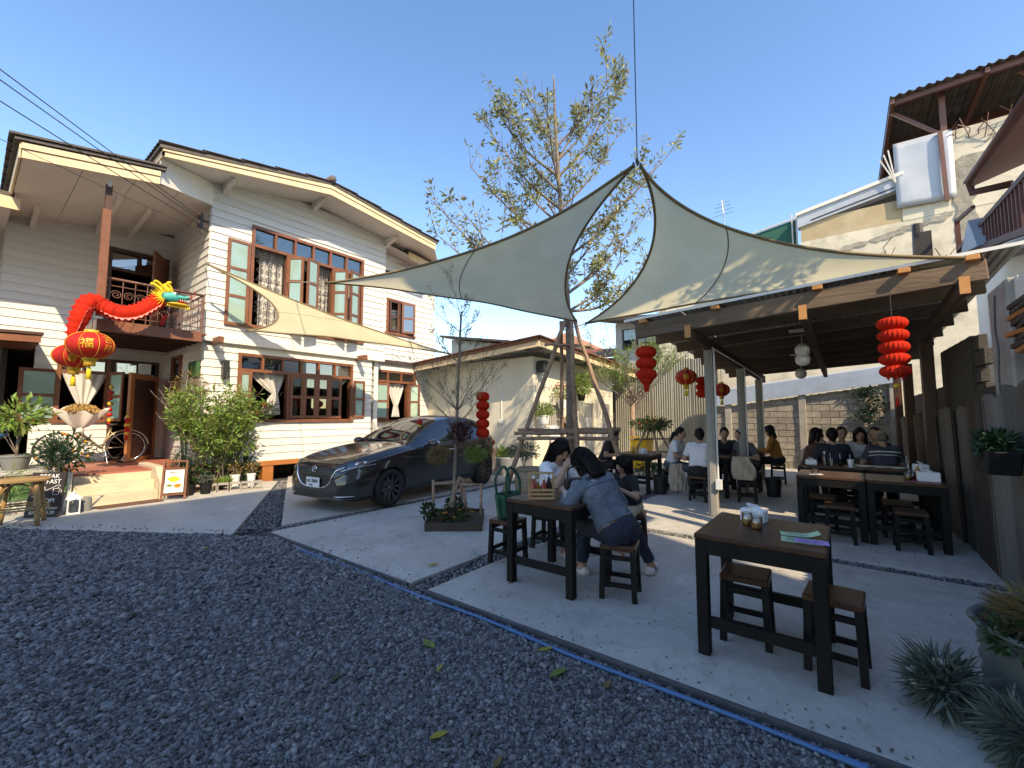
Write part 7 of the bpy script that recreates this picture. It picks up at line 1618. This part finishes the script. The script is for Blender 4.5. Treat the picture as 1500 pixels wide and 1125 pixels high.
menu('green menu card lying under the purple one', 3.18, .25, .753, R(-84), .21, .13, 'menu_green'); menu('purple menu card lying on the green one', 3.17, .20, .758, R(-84), .17, .10, 'menu_purple'); menu('green menu card behind the purple one with a curled corner', 3.33, .27, .753, R(-78), .21, .10, 'menu_green', bend=.08)
def cup(label, x, y, z=.75, r_=.042, h=.11, m_='white_plastic', straw=True):
    t = thing('drink_cup', label, 'cup', (x, y, z), group='drink cups'); b = B(); b.lathe([(r_*.72, 0), (r_, h), (r_*1.05, h), (r_*1.05, h+.006), (r_*.9, h+.006), (0, h*.9)], 18, (x, y, z)); b.build('body', m_, t, smooth=True, autos=True)
    if straw: b = B(); b.tube([(x, y, z+.02), (x+.015, y+.01, z+h*1.7)], .0035, 5); b.build('straw', 'white_plastic', t)
cup('white paper cup in the middle of the shared shed table', 8.22, -.02); cup('dark tumbler beside the white paper cup', 8.3, .10, m_='pot_black'); cup('clear plastic cup left of the dark tumbler', 8.32, .22, m_='clear_glass'); cup('clear plastic cup near the striped-shirted diner', 8.4, -.66, m_='clear_glass')
bottle('clear water bottle on the shared shed table', Vector((8.35, .30, .75)), .21, .03, 'clear_glass')
napkin_box('small white napkin box at the left of the shared shed table', 8.3, .47, .75, R(90), .75); napkin_box('white napkin box on the far right of the plates', 8.25, -.78, .75, R(90), .85)
def plate(label, x, y, z=.75, r_=.11): b = B(); b.lathe([(r_*.55, 0), (r_*.6, .004), (r_, .018), (r_*.98, .021), (r_*.6, .009), (0, .007)], 24, (x, y, z)); b.build('plate', 'white_plastic', smooth=True, label=label, cat='plate', group='plates on the shared table')
plate('white plate next to the white paper cup', 8.4, -.18); plate('white plate in the middle of three', 8.42, -.37); plate('white plate nearest the zinc fence', 8.38, -.55)
napkin_box('white napkin box with raised tissue on the table by the zinc fence', 6.98, -.72, .75, R(90)); condiment_jar('amber jar beside the napkin box by the zinc fence', 7.05, -.55); condiment_jar('red jar beside the napkin box by the zinc fence', 7.15, -.60, m_='sauce_red'); bottle('tan sauce bottle by the zinc fence', Vector((7.3, -.66, .75)), .17, .026, 'sauce_amber')
menu('pink menu card under the napkin box by the zinc fence', 6.88, -.68, .753, R(-86), .26, .14, 'petal_pink')
cup('glass tumbler catching the sun on the brown shed table', 6.95, .36, m_='clear_glass', straw=False, h=.06); menu('white receipt under the glass tumbler', 6.95, .36, .752, R(-70), .16, .10, 'paper_white')
napkin_box('white napkin box on the floral diner table', 8.6, 3.3, .75, R(60), .8); bottle('brown sauce bottle on the floral diner table', Vector((8.55, 3.48, .75)), .16, .028, 'sauce_amber')
# ================================================================== lanterns
def tier_lantern(label, x, y, ztop, n, r_, pitch, hang, tassel=True, shift=0.0, m_='red_paper', group='tiered red paper lanterns'):
    t = thing('paper_lantern', label, 'lantern', (x, y, ztop-n*pitch-.2), group=group)
    b = B(); b.tube([(x, y, ztop), (x, y, ztop+hang)], .004, 5); b.build('cord', 'wire', t)
    for k in range(n):
        zc = ztop-pitch*(k+.5); xc = x; b = B(); pr = []
        for i in range(11): a = -math.pi/2+math.pi*i/10; pr.append((max(.58*r_, r_*math.cos(a)**.55 if math.cos(a) > 0 else 0), pitch*.5*math.sin(a)))
        b.lathe(pr, 80, (xc+shift*k, y, zc), rib=.05, ribn=20); b.build('tier', m_, t, smooth=True)
    b = B(); zb_ = ztop-pitch*n
    for k in range(8): a = k*math.pi/4; b.add([(x+shift*n+r_*.75*math.cos(a-.3), y+r_*.75*math.sin(a-.3), zb_+.03), (x+shift*n+r_*.75*math.cos(a+.3), y+r_*.75*math.sin(a+.3), zb_+.03), (x+shift*n+r_*.62*math.cos(a), y+r_*.62*math.sin(a), zb_-.035)], [(0,1,2)])
    b.build('fringe', m_, t)
    if tassel:
        b = B(); b.tube([(x+shift*n, y, zb_), (x+shift*n, y, zb_-.16)], .003, 4); b.build('tassel_cord', 'wire', t); b = B(); b.sph((x+shift*n, y, zb_-.09), .026, 10, 7); b.build('bead', 'gold', t, smooth=True); b = B(); b.lathe([(.006, 0), (.012, -.02), (.016, -.10), (0, -.10)], 10, (x+shift*n, y, zb_-.20)); b.build('tassel', 'red_silk', t, smooth=True)
    return t
tier_lantern('five-tier red paper lantern hanging at the right under the shed beam', 5.93, -.42, 2.53, 5, .125, .125, .30, shift=-.006)
tier_lantern('five-tier red paper lantern hanging from the young tree above the car', 4.74, 4.22, 1.86, 5, .095, .132, .75, tassel=False)
t3 = tier_lantern('three-tier red paper lantern at the left end of the shed beam', 6.25, 2.32, 2.54, 3, .145, .165, .22, tassel=False)
b = B(); b.lathe([(.09, 0), (.085, -.05), (.05, -.07), (.045, -.09), (.03, -.18)], 20, (6.25, 2.32, 2.05)); b.build('tail', 'red_paper', t3, smooth=True)
tier_lantern('three-tier red lantern half hidden behind the near shed post', 9.5, 2.34, 2.33, 3, .13, .14, .3, tassel=False)
def round_lantern(label, x, y, z, r_, fr=.78, m_='red_silk', hang=.3, text=None, face=0.0):
    t = thing('round_lantern', label, 'lantern', (x, y, z-r_*fr-.3), group='round red silk lanterns'); b = B(); pr = [(r_*max(.25, math.cos(a)), r_*fr*math.sin(a)) for a in np.linspace(-1.32, 1.32, 15)]; b.lathe(pr, 56, (x, y, z), rib=.012, ribn=14); b.build('shade', m_, t, smooth=True)
    for s_ in (-1, 1): b = B(); b.lathe([(r_*.30, -.03), (r_*.30, .03)], 24, (x, y, z+s_*r_*fr*1.0)); b.build('collar', 'gold', t, smooth=True)
    b = B(); b.tube([(x, y, z+r_*fr), (x, y, z+r_*fr+hang)], .005, 5); b.build('cord', 'wire', t)
    b = B(); b.lathe([(r_*.24, 0), (r_*.25, -r_*.38), (r_*.22, -r_*.38)], 20, (x, y, z-r_*fr)); b.build('valance', 'gold', t, smooth=True); b = B(); b.lathe([(.012, 0), (.03, -r_*.25), (.036, -r_*.7), (0, -r_*.7)], 12, (x, y, z-r_*fr*1.25-r_*.2)); b.build('tassel', 'yellow_felt', t, smooth=True)
    for k in range(8):
        a = k*math.pi/4+.2; b = B(); b.tube([(x+r_*1.012*math.cos(q)*math.cos(a), y+r_*1.012*math.cos(q)*math.sin(a), z+r_*fr*1.012*math.sin(q)) for q in np.linspace(-1.25, 1.25, 14)], .0045, 4); b.build('wire_rib', 'gold', t)
    if text:
        for (tx, a0, sz, dz, mm) in text:
            cu = bpy.data.curves.new('g', 'FONT'); cu.body = tx; cu.size = sz; cu.align_x = 'CENTER'; cu.resolution_u = 3; o = bpy.data.objects.new('g', cu); COL.objects.link(o); dg = bpy.context.evaluated_depsgraph_get(); me = bpy.data.meshes.new_from_object(o.evaluated_get(dg)); bpy.data.objects.remove(o)
            vs = []
            for v in me.vertices:
                lat = math.asin(max(-.95, min(.95, (v.co.y+dz)/(r_*fr)))); lon = a0+v.co.x/(r_*max(.3, math.cos(lat))); vs.append((x+r_*1.03*math.cos(lat)*math.cos(lon), y+r_*1.03*math.cos(lat)*math.sin(lon), z+r_*fr*1.03*math.sin(lat)))
            q = B(); q.add(vs, [tuple(p.vertices) for p in me.polygons]); q.build('printed_character', mm, t)
    return t
fc = math.atan2(-9.9, -1.3)
round_lantern('large round red lantern with gold print hanging in front of the balcony', 1.30, 9.85, 2.68, .31, .72, text=[('福', fc-.15, .17, -.06, 'gold'), ('吉', fc+.75, .13, .04, 'gold'), ('祥', fc+.75, .13, -.10, 'gold')], hang=.35)
round_lantern('round red lantern partly behind the larger one by the balcony', 1.17, 10.25, 2.52, .28, .72, text=[('春', fc-.1, .13, -.1, 'gold')], hang=.6)
round_lantern('dark red round lantern hanging between the annex and the shed', 9.0, 2.53, 2.30, .20, .8, hang=.45, text=[('福', math.atan2(-2.53, -9), .12, -.05, 'gold')])
round_lantern('small round red lantern behind the near shed post', 10.5, 2.19, 2.10, .17, .85, hang=.5, text=[('福', math.atan2(-2.2, -10.5), .1, -.04, 'gold')])
t = thing('small_lantern', 'tiny red lantern ornament hanging above the car', 'lantern', (4.35, 5.1, 1.35)); b = B(); b.lathe([(.015, .04), (.04, .02), (.045, 0), (.03, -.03), (.012, -.04)], 14, (4.3, 5.1, 1.42), rib=.06, ribn=7); b.build('shade', 'red_silk', t, smooth=True); b = B(); b.tube([(4.3, 5.1, 1.46), (4.3, 5.1, 1.66)], .0025, 4); b.build('cord', 'wire', t); b = B(); b.lathe([(.018, 0), (.022, -.035), (0, -.035)], 10, (4.3, 5.1, 1.38)); b.build('tassel', 'gold', t)
# ================================================================== paper dragon
dr = thing('paper_dragon', 'red paper dragon with yellow and teal head draped along the balcony rail', 'decoration', (1.9, 10.25, 2.7))
path = curve_pts([(1.12, 10.22, 2.70), (1.14, 10.2, 2.95), (1.2, 10.2, 3.22), (1.27, 10.22, 3.45), (1.38, 10.28, 3.50), (1.50, 10.2, 3.40), (1.68, 10.14, 3.34), (1.90, 10.12, 3.40), (2.08, 10.12, 3.55), (2.22, 10.12, 3.70)], 90); n = len(path); b = B()
b.tube(path, [(.05+.08*min(1, i/18))*(1+.045*math.cos(i*1.57)) for i in range(n)], 20); b.build('body', 'red_paper', dr, smooth=True)
b = B()
for s_ in (-1, 1):
    vs = []; 
    for i in range(n): p = path[i]; r_ = .05+.08*min(1, i/18); vs += [p+Vector((0, s_*r_*.72, -r_*.72)), p+Vector((0, s_*r_*.98-.02, -r_*.9-(.028 if i % 4 < 2 else .004)))]
    b.add(vs, [(2*i, 2*i+1, 2*i+3, 2*i+2) for i in range(n-1)])
b.build('lace_fringe', 'lace_pink', dr)
for i in range(4, n-2, 4):
    p = path[i]; tg = (path[i+1]-path[i-1]).normalized(); up_ = tg.cross(Vector((0, 1, 0))).normalized(); up_ = -up_ if up_.z < 0 else up_; r_ = .05+.08*min(1, i/18); b = B(); b.add([p+up_*r_*.95-tg*.035, p+up_*r_*.95+tg*.035, p+up_*(r_+.032)-tg*.01, p+up_*r_*.95+Vector((0, .012, 0))], [(0,1,2),(1,3,2),(3,0,2)]); b.build('back_spine', 'red_silk', dr)
H0 = Vector((2.30, 10.10, 3.76)); hx = Vector((.97, 0, -.06)).normalized(); hz = Vector((.06, 0, .97)).normalized(); hy_ = Vector((0, 1, 0))
def hp_(a, y, z): return H0+hx*a+hy_*y+hz*z
q = B(); q.sph(hp_(.06, 0, .02), (.17, .12, .11), 16, 10); q.build('head', 'teal_felt', dr, smooth=True)
q = B(); q.sph(hp_(.20, 0, .045), (.15, .085, .05), 14, 8); q.sph(hp_(.34, 0, .075), (.05, .07, .045), 12, 8); q.build('upper_jaw', 'teal_felt', dr, smooth=True)
q = B(); q.sph(hp_(.20, 0, -.085), (.19, .08, .035), 14, 8); q.build('lower_jaw', 'gold', dr, smooth=True)
q = B(); q.sph(hp_(.21, 0, -.02), (.14, .055, .03), 12, 7); q.build('tongue', 'red_silk', dr, smooth=True)
for s_ in (-1, 1):
    q = B(); q.tube(curve_pts([hp_(.02, s_*.06, .09), hp_(-.08, s_*.09, .17), hp_(-.18, s_*.11, .23), hp_(-.22, s_*.12, .21)], 12), [.036, .034, .032, .03, .028, .026, .025, .025, .026, .028, .028, .02, .02][:13], 8); q.build('horn', 'yellow_felt', dr, smooth=True)
    q = B(); q.tube(curve_pts([hp_(.08, s_*.06, .1), hp_(.04, s_*.08, .19), hp_(-.02, s_*.1, .25), hp_(.03, s_*.1, .28)], 12), .024, 8); q.build('horn', 'yellow_felt', dr, smooth=True)
    q = B(); q.sph(hp_(.12, s_*.085, .085), (.035, .03, .035), 10, 8); q.build('eye', 'white_plastic', dr, smooth=True); q = B(); q.sph(hp_(.135, s_*.11, .088), .015, 8, 6); q.build('pupil', 'board_black', dr, smooth=True)
    q = B()
    for k in range(11): a = -1.3+2.6*k/10; c_ = hp_(-.02, s_*.105, 0); o = hx*(-math.cos(a))+hz*math.sin(a); q.add([c_+o*.07+hx.cross(o)*.0+hz*.018, c_+o*.07-hz*.018, c_+o*(.20+.03*(k % 2))+hy_*s_*.03], [(0,1,2)])
    q.build('mane', 'yellow_felt', dr, solid=.006)
    q = B(); q.tube(curve_pts([hp_(.32, s_*.06, .06), hp_(.42, s_*.1, .12), hp_(.40, s_*.13, .2)], 10), .007, 5); q.build('whisker', 'red_silk', dr)
q = B()
for k in range(14): a = k/13; p = hp_(.04+.34*a, 0, -.10); q.add([p+hx*.014, p-hx*.014, p+Vector((0, -.03, -.06))], [(0,1,2)]); q.add([p+hx*.014+hy_*.05, p-hx*.014+hy_*.05, p+Vector((0, .05, -.055))], [(0,1,2)])
q.build('beard', 'yellow_felt', dr, solid=.005)
for k in range(5):
    for s_ in (-1, 1): q = B(); q.lathe([(.010, 0), (.004, -.03), (0, -.035)], 6, hp_(.22+.035*k, s_*.05, .01)); q.build('tooth', 'white_plastic', dr)
q = B(); q.beam((2.36, 10.55, 3.30), (2.42, 10.5, 3.50), .05, .05); q.build('firecracker', 'red_silk', label='small red firecracker tube tied to the balcony edge', cat='decoration')
# red festive strings by the door
def garland(label, x, y, z0, z1, m_='red_silk'):
    t = thing('door_garland', label, 'decoration', (x, y, z0), group='red door garlands'); b = B(); b.tube([(x, y, z1), (x, y, z0)], .006, 5); b.build('cord', 'red_silk', t)
    for k, z in enumerate(np.linspace(z1-.05, z0+.12, 7)): b = B(); b.sph((x, y, z), (.055 if k % 2 else .04, .04, .045), 10, 7); b.build('charm', 'red_silk' if k % 3 else 'gold', t, smooth=True)
    b = B(); b.lathe([(.012, 0), (.028, -.03), (.03, -.14), (0, -.14)], 10, (x, y, z0+.12)); b.build('tassel', 'red_silk', t, smooth=True)
garland('string of red charms hanging beside the open porch door', 2.06, 12.75, 1.30, 2.20); garland('red charms fixed to the edge of the open porch door', 2.29, 12.36, 1.02, 1.55); garland('red paper charm half hidden by the reddish bush', 3.05, 11.2, 1.55, 1.95)
# ================================================================== signs at the left
ch = thing('chalkboard_sign', 'black chalkboard advertising breakfast and kopi beside the steps', 'sign', (.97, 9.56, 0)); r0 = Vector((.32, -.29, 0)).normalized(); nn = r0.cross(Vector((0, 0, 1))); up_ = (Vector((0, 0, 1))*.985-nn*.16).normalized(); p0 = Vector((.70, 9.72, .0))
W_, H_ = .44, .66; b = B(); b.slab([p0, p0+r0*W_, p0+r0*W_+up_*H_, p0+up_*H_], -nn*.02); b.build('board', 'board_black', ch)
fm_ = lambda a, c: frame_matrix(p0+r0*a+up_*c+nn*.003, r0, up_)
for tx, a, c, sz in (('BREAK', .10, .575, .088), ('FAST', .20, .495, .088), ('KOPI', .16, .215, .088), ('OPEN EVERYDAY', .03, .115, .050), ('07.00 –14.30', .06, .05, .062)): text_obj('lettering', tx, sz, 'chalk', ch, fm_(a, c))
b = B(); P3 = lambda a, c: p0+r0*a+up_*c+nn*.004
b.tube([P3(.05, .30), P3(.38, .48)], .004, 5)
for rr in (.075, .055, .03): b.tube([P3(.13+rr*math.cos(a*.35), .42+rr*.62*math.sin(a*.35)) for a in range(18)], .0035, 5, closed=True)
b.tube([P3(.31, .42), P3(.32, .33), P3(.385, .33), P3(.40, .42), P3(.31, .42)], .0035, 5); b.tube([P3(.36, .42), P3(.40, .47)], .0035, 5); b.tube([P3(.41, .40), P3(.43, .385), P3(.415, .36)], .003, 5); b.build('chalk_drawing', 'chalk', ch)
ms = thing('menu_stand', 'small brown wooden A-frame stand with a food poster beside the steps', 'sign', (2.5, 9.7, 0)); r0 = Vector((.28, -.13, 0)).normalized(); nn = r0.cross(Vector((0, 0, 1))); p0 = Vector((2.34, 9.77, 0)); up_ = (Vector((0, 0, 1))-nn*.14).normalized(); W_, H_ = .34, .70
for a in (0, W_): b = B(); b.beam(p0+r0*a, p0+r0*a+up_*H_, .03, .03, tuple(r0)); b.build('upright', 'brown_frame', ms); b = B(); b.beam(p0+r0*a-nn*.30, p0+r0*a+up_*H_-nn*.03, .03, .03, tuple(r0)); b.build('back_leg', 'brown_frame', ms)
for c in (.10, .56, .69): b = B(); b.beam(p0+up_*c, p0+r0*W_+up_*c, .028, .03); b.build('rail', 'brown_frame', ms)
b = B(); b.slab([p0+r0*.03+up_*.13, p0+r0*(W_-.03)+up_*.13, p0+r0*(W_-.03)+up_*.54, p0+r0*.03+up_*.54], -nn*.008); po = b.build('poster', 'menu_board', ms)
def blob(par, m_, a, c, ra, rc, k=1.0):
    b = B(); pts = [p0+r0*(a+ra*math.cos(t)*(1+.15*math.sin(3*t*k)))+up_*(c+rc*math.sin(t)*(1+.12*math.cos(4*t)))+nn*.003 for t in np.linspace(0, 2*math.pi, 22, endpoint=False)]; b.slab(pts, nn*.002); b.build('poster_print', m_, par)
blob(po, 'yellow_felt', .16, .37, .09, .045); blob(po, 'petal_orange', .22, .25, .06, .035); blob(po, 'leaf_shrub', .10, .26, .045, .02, 1.4); blob(po, 'sauce_amber', .22, .25, .03, .016)
text_obj('poster_lettering', 'MENU', .05, 'ink', po, frame_matrix(p0+r0*.09+up_*.47+nn*.003, r0, up_))
# rattan stool
rs = thing('rattan_stool', 'bamboo stool with round top standing at the gravel edge', 'stool', (.62, 9.12, 0)); cx, cy = .62, 9.12
b = B(); b.lathe([(.0, .60), (.27, .60), (.29, .61), (.29, .635), (.27, .645), (0, .645)], 28, (cx, cy, 0)); b.build('seat', 'bamboo', rs, smooth=True, autos=True)
for k in range(4):
    a = k*math.pi/2+.55; d = Vector((math.cos(a), math.sin(a), 0)); c0 = Vector((cx, cy, 0)); b = B(); pts = [c0+d*(.30-.08*t)+V(0, 0, .61*t) for t in np.linspace(0, 1, 7)]; b.tube(pts, [.026+.004*(i % 2) for i in range(7)], 9); b.build('leg', 'bamboo', rs, smooth=True)
    d2 = Vector((math.cos(a+math.pi/2), math.sin(a+math.pi/2), 0)); b = B(); b.tube(curve_pts([c0+d*.235+V(0,0,.42), c0+d*.215+d2*.06+V(0,0,.54), c0+(d+d2)*.14+V(0,0,.585), c0+d2*.215+d*.06+V(0,0,.54), c0+d2*.235+V(0,0,.42)], 16), .012, 6); b.build('arch_brace', 'bamboo', rs, smooth=True)
for z, r_ in ((.235, .275), (.265, .27)): b = B(); b.tube([(cx+r_*math.cos(a*.2244), cy+r_*math.sin(a*.2244), z) for a in range(28)], .013, 6, closed=True); b.build('ring_stretcher', 'bamboo', rs, smooth=True)
# lantern box, watering can, door mat
lb = thing('candle_lantern', 'white metal candle lantern on the ground by the chalkboard', 'lantern', (1.20, 9.58, 0)); x, y = 1.20, 9.58
b = B(); b.bb(x-.075, y-.075, 0, x+.075, y+.075, .02); b.bb(x-.075, y-.075, .21, x+.075, y+.075, .225); b.build('plates', 'white_plastic', lb)
for sx in (-1, 1):
    for sy in (-1, 1): b = B(); b.bb(x+sx*.066-.008, y+sy*.066-.008, .0201, x+sx*.066+.008, y+sy*.066+.008, .209); b.build('post', 'white_plastic', lb)
b = B(); b.lathe([(.115, .226), (.04, .29), (.035, .30), (.035, .325), (0, .34)], 4, (x, y, 0)); b.build('roof', 'white_plastic', lb); b = B(); b.bb(x-.06, y-.06, .021, x+.06, y+.06, .208); b.build('glass', 'clear_glass', lb); b = B(); b.cyl((x, y, .02), (x, y, .12), .03, n=12); b.build('candle', 'menu_board', lb)
wc = thing('watering_can', 'small grey metal watering can at the foot of the steps', 'watering can', (1.36, 9.72, 0)); x, y = 1.36, 9.72
b = B(); b.lathe([(.075, 0), (.08, .01), (.07, .2), (.06, .215), (.05, .21), (0, .2)], 20, (x, y, 0)); b.build('body', 'pot_grey', wc, smooth=True); b = B(); b.tube([(x+.06, y-.03, .06), (x+.14, y-.08, .17), (x+.17, y-.10, .21)], [.016, .012, .012], 8); b.lathe([(.012, 0), (.03, .02), (.0, .022)], 10, (x+.175, y-.103, .205)); b.build('spout', 'pot_grey', wc, smooth=True); b = B(); b.tube(curve_pts([(x-.05, y+.02, .2), (x-.12, y+.05, .2), (x-.13, y+.06, .1), (x-.07, y+.03, .05)], 12), .008, 6); b.build('handle', 'pot_grey', wc, smooth=True)
b = B(); b.prism([(1.47, 9.90), (1.52, 9.62), (2.36, 9.66), (2.34, 9.95)], .004, .02); b.build('door_mat', 'mat_brown', label='brown coir mat lying before the bottom step', cat='mat', bevel=.004)
# bicycle with flower basket
bk = thing('bicycle', 'old tan city bicycle leaning on the porch wall', 'bicycle', (1.85, 12.5, .5)); Z0 = .50
def bw(cx_, cy_):
    q = B(); q.tube([(cx_+.33*math.cos(a*.19635), cy_, Z0+.345+.33*math.sin(a*.19635)) for a in range(32)], .016, 7, closed=True); w_ = q.build('tyre', 'rubber', bk, smooth=True)
    q = B(); q.tube([(cx_+.308*math.cos(a*.19635), cy_, Z0+.345+.308*math.sin(a*.19635)) for a in range(32)], .008, 5, closed=True); q.build('rim', 'chrome', w_, smooth=True)
    q = B()
    for k in range(14): a = k*.4488; q.tube([(cx_+.02*math.cos(a+1), cy_+(.02 if k % 2 else -.02), Z0+.345+.02*math.sin(a+1)), (cx_+.305*math.cos(a), cy_, Z0+.345+.305*math.sin(a))], .0022, 4)
    q.cyl((cx_, cy_-.04, Z0+.345), (cx_, cy_+.04, Z0+.345), .02, n=8); q.build('spokes', 'chrome', w_)
bw(2.33, 12.5); bw(1.28, 12.55)
q = B(); bb_ = (1.93, 12.5, Z0+.33); st_ = (2.07, 12.5, Z0+.78); hd_ = (1.46, 12.53, Z0+.86); hu_ = (1.43, 12.53, Z0+.95)
for p_, q_, r_ in ((bb_, st_, .017), (bb_, (1.50, 12.53, Z0+.72), .02), (bb_, (1.48, 12.53, Z0+.80), .017), (bb_, (2.33, 12.47, Z0+.345), .012), (bb_, (2.33, 12.53, Z0+.345), .012), ((2.04, 12.5, Z0+.7), (2.33, 12.47, Z0+.345), .010), ((2.04, 12.5, Z0+.7), (2.33, 12.53, Z0+.345), .010), ((1.52, 12.53, Z0+.66), hu_, .018), ((1.52, 12.53, Z0+.66), (1.28, 12.51, Z0+.345), .012), ((1.52, 12.53, Z0+.66), (1.28, 12.59, Z0+.345), .012)): q.tube([p_, q_], r_, 8)
q.build('frame', 'bike', bk, smooth=True)
q = B(); q.sph((2.10, 12.5, Z0+.83), (.13, .08, .03), 12, 7); q.build('saddle', 'leather_black', bk, smooth=True); q = B(); q.tube(curve_pts([(1.56, 12.26, Z0+1.02), (1.46, 12.3, Z0+1.04), (1.42, 12.53, Z0+1.0), (1.46, 12.76, Z0+1.04), (1.56, 12.8, Z0+1.02)], 16), .011, 6); q.build('handlebar', 'chrome', bk, smooth=True)
q = B(); q.tube([(bb_[0]+.085*math.cos(a*.4), 12.44, bb_[2]+.085*math.sin(a*.4)) for a in range(16)], .009, 5, closed=True); q.tube([(bb_[0], 12.42, bb_[2]), (bb_[0]+.05, 12.42, bb_[2]-.16)], .01, 6); q.bb(bb_[0]+.0, 12.33, bb_[2]-.18, bb_[0]+.1, 12.41, bb_[2]-.155); q.build('crankset', 'chrome', bk)
q = B(); q.tube([(1.98, 12.44, Z0+.3), (2.02, 12.38, Z0+.02)], .009, 5); q.build('kickstand', 'chrome', bk); q = B(); q.tube([(2.33+.37*math.cos(a), 12.5, Z0+.345+.37*math.sin(a)) for a in np.linspace(.1, 2.8, 16)], .018, 6); q.build('mudguard', 'bike', bk, smooth=True)
bq = thing('flower_bouquet', 'bouquet of dried flowers in pale wrapping paper above the bicycle', 'bouquet', (1.55, 12.25, 1.25)); q = B()
def fn(u, v): a = u*2*math.pi; r_ = (.05+.34*v**.75)*(1+.12*math.sin(a*9)*v); return (1.55+r_*math.cos(a), 12.25+r_*.6*math.sin(a), 1.26+.36*v+.06*v*math.sin(a*7)+.05*v*math.sin(a))
q.grid(fn, 60, 8); q.build('wrapping', 'wrap_paper', bq, smooth=True); P_, D = [], []
for k in range(800): a = random.uniform(0, 6.28); rr = .30*math.sqrt(random.random()); P_.append((1.55+rr*math.cos(a), 12.25+rr*.6*math.sin(a), 1.58+.14*(1-(rr/.30)**2)+random.uniform(-.03, .03))); D.append((random.gauss(0, 1), random.gauss(0, 1), 1.2))
leaf_mesh('dried_flowers', P_, D, .045, .028, 'dry_flower', bq); q = B(); q.tube([(1.55, 12.25, 1.32), (1.55, 12.25, 1.12)], [.05, .07], 10); q.build('wrapped_stems', 'wrap_paper', bq, smooth=True)
for dz in (0, .10): b = B(); b.tube([(-1.2, 10.6, .55+dz), (.55, 11.0, 1.22+dz)], .04, 8); b.build('blue_pole', 'blue_pipe', smooth=True, label=('lower' if dz == 0 else 'upper')+' of two pale blue poles leaning at the far left', cat='pole', group='blue poles at the far left')
# ================================================================== overhead wires
for i, (e, s0, sagv) in enumerate((((.07, 7.59, 5.56), (3.0, 10.97, 5.86), .03), ((.08, 7.6, 5.46), (3.0, 10.97, 5.80), .05), ((.09, 7.6, 5.22), (3.0, 10.97, 5.70), .06), ((.12, 7.6, 4.74), (3.0, 10.95, 5.55), .03))):
    e, s0 = Vector(e), Vector(s0); e = s0+(e-s0)*2.0; b = B(); pts = [s0.lerp(e, k/30)-V(0, 0, sagv*2*4*(k/30)*(1-k/30)*.5) for k in range(31)]; b.tube(pts, .007 if i < 3 else .004, 5); b.build('overhead_wire', 'wire', label=('uppermost thin', 'second', 'third', 'lowest thin')[i]+' overhead wire running to the house bracket', cat='wire', group='overhead wires at the upper left')
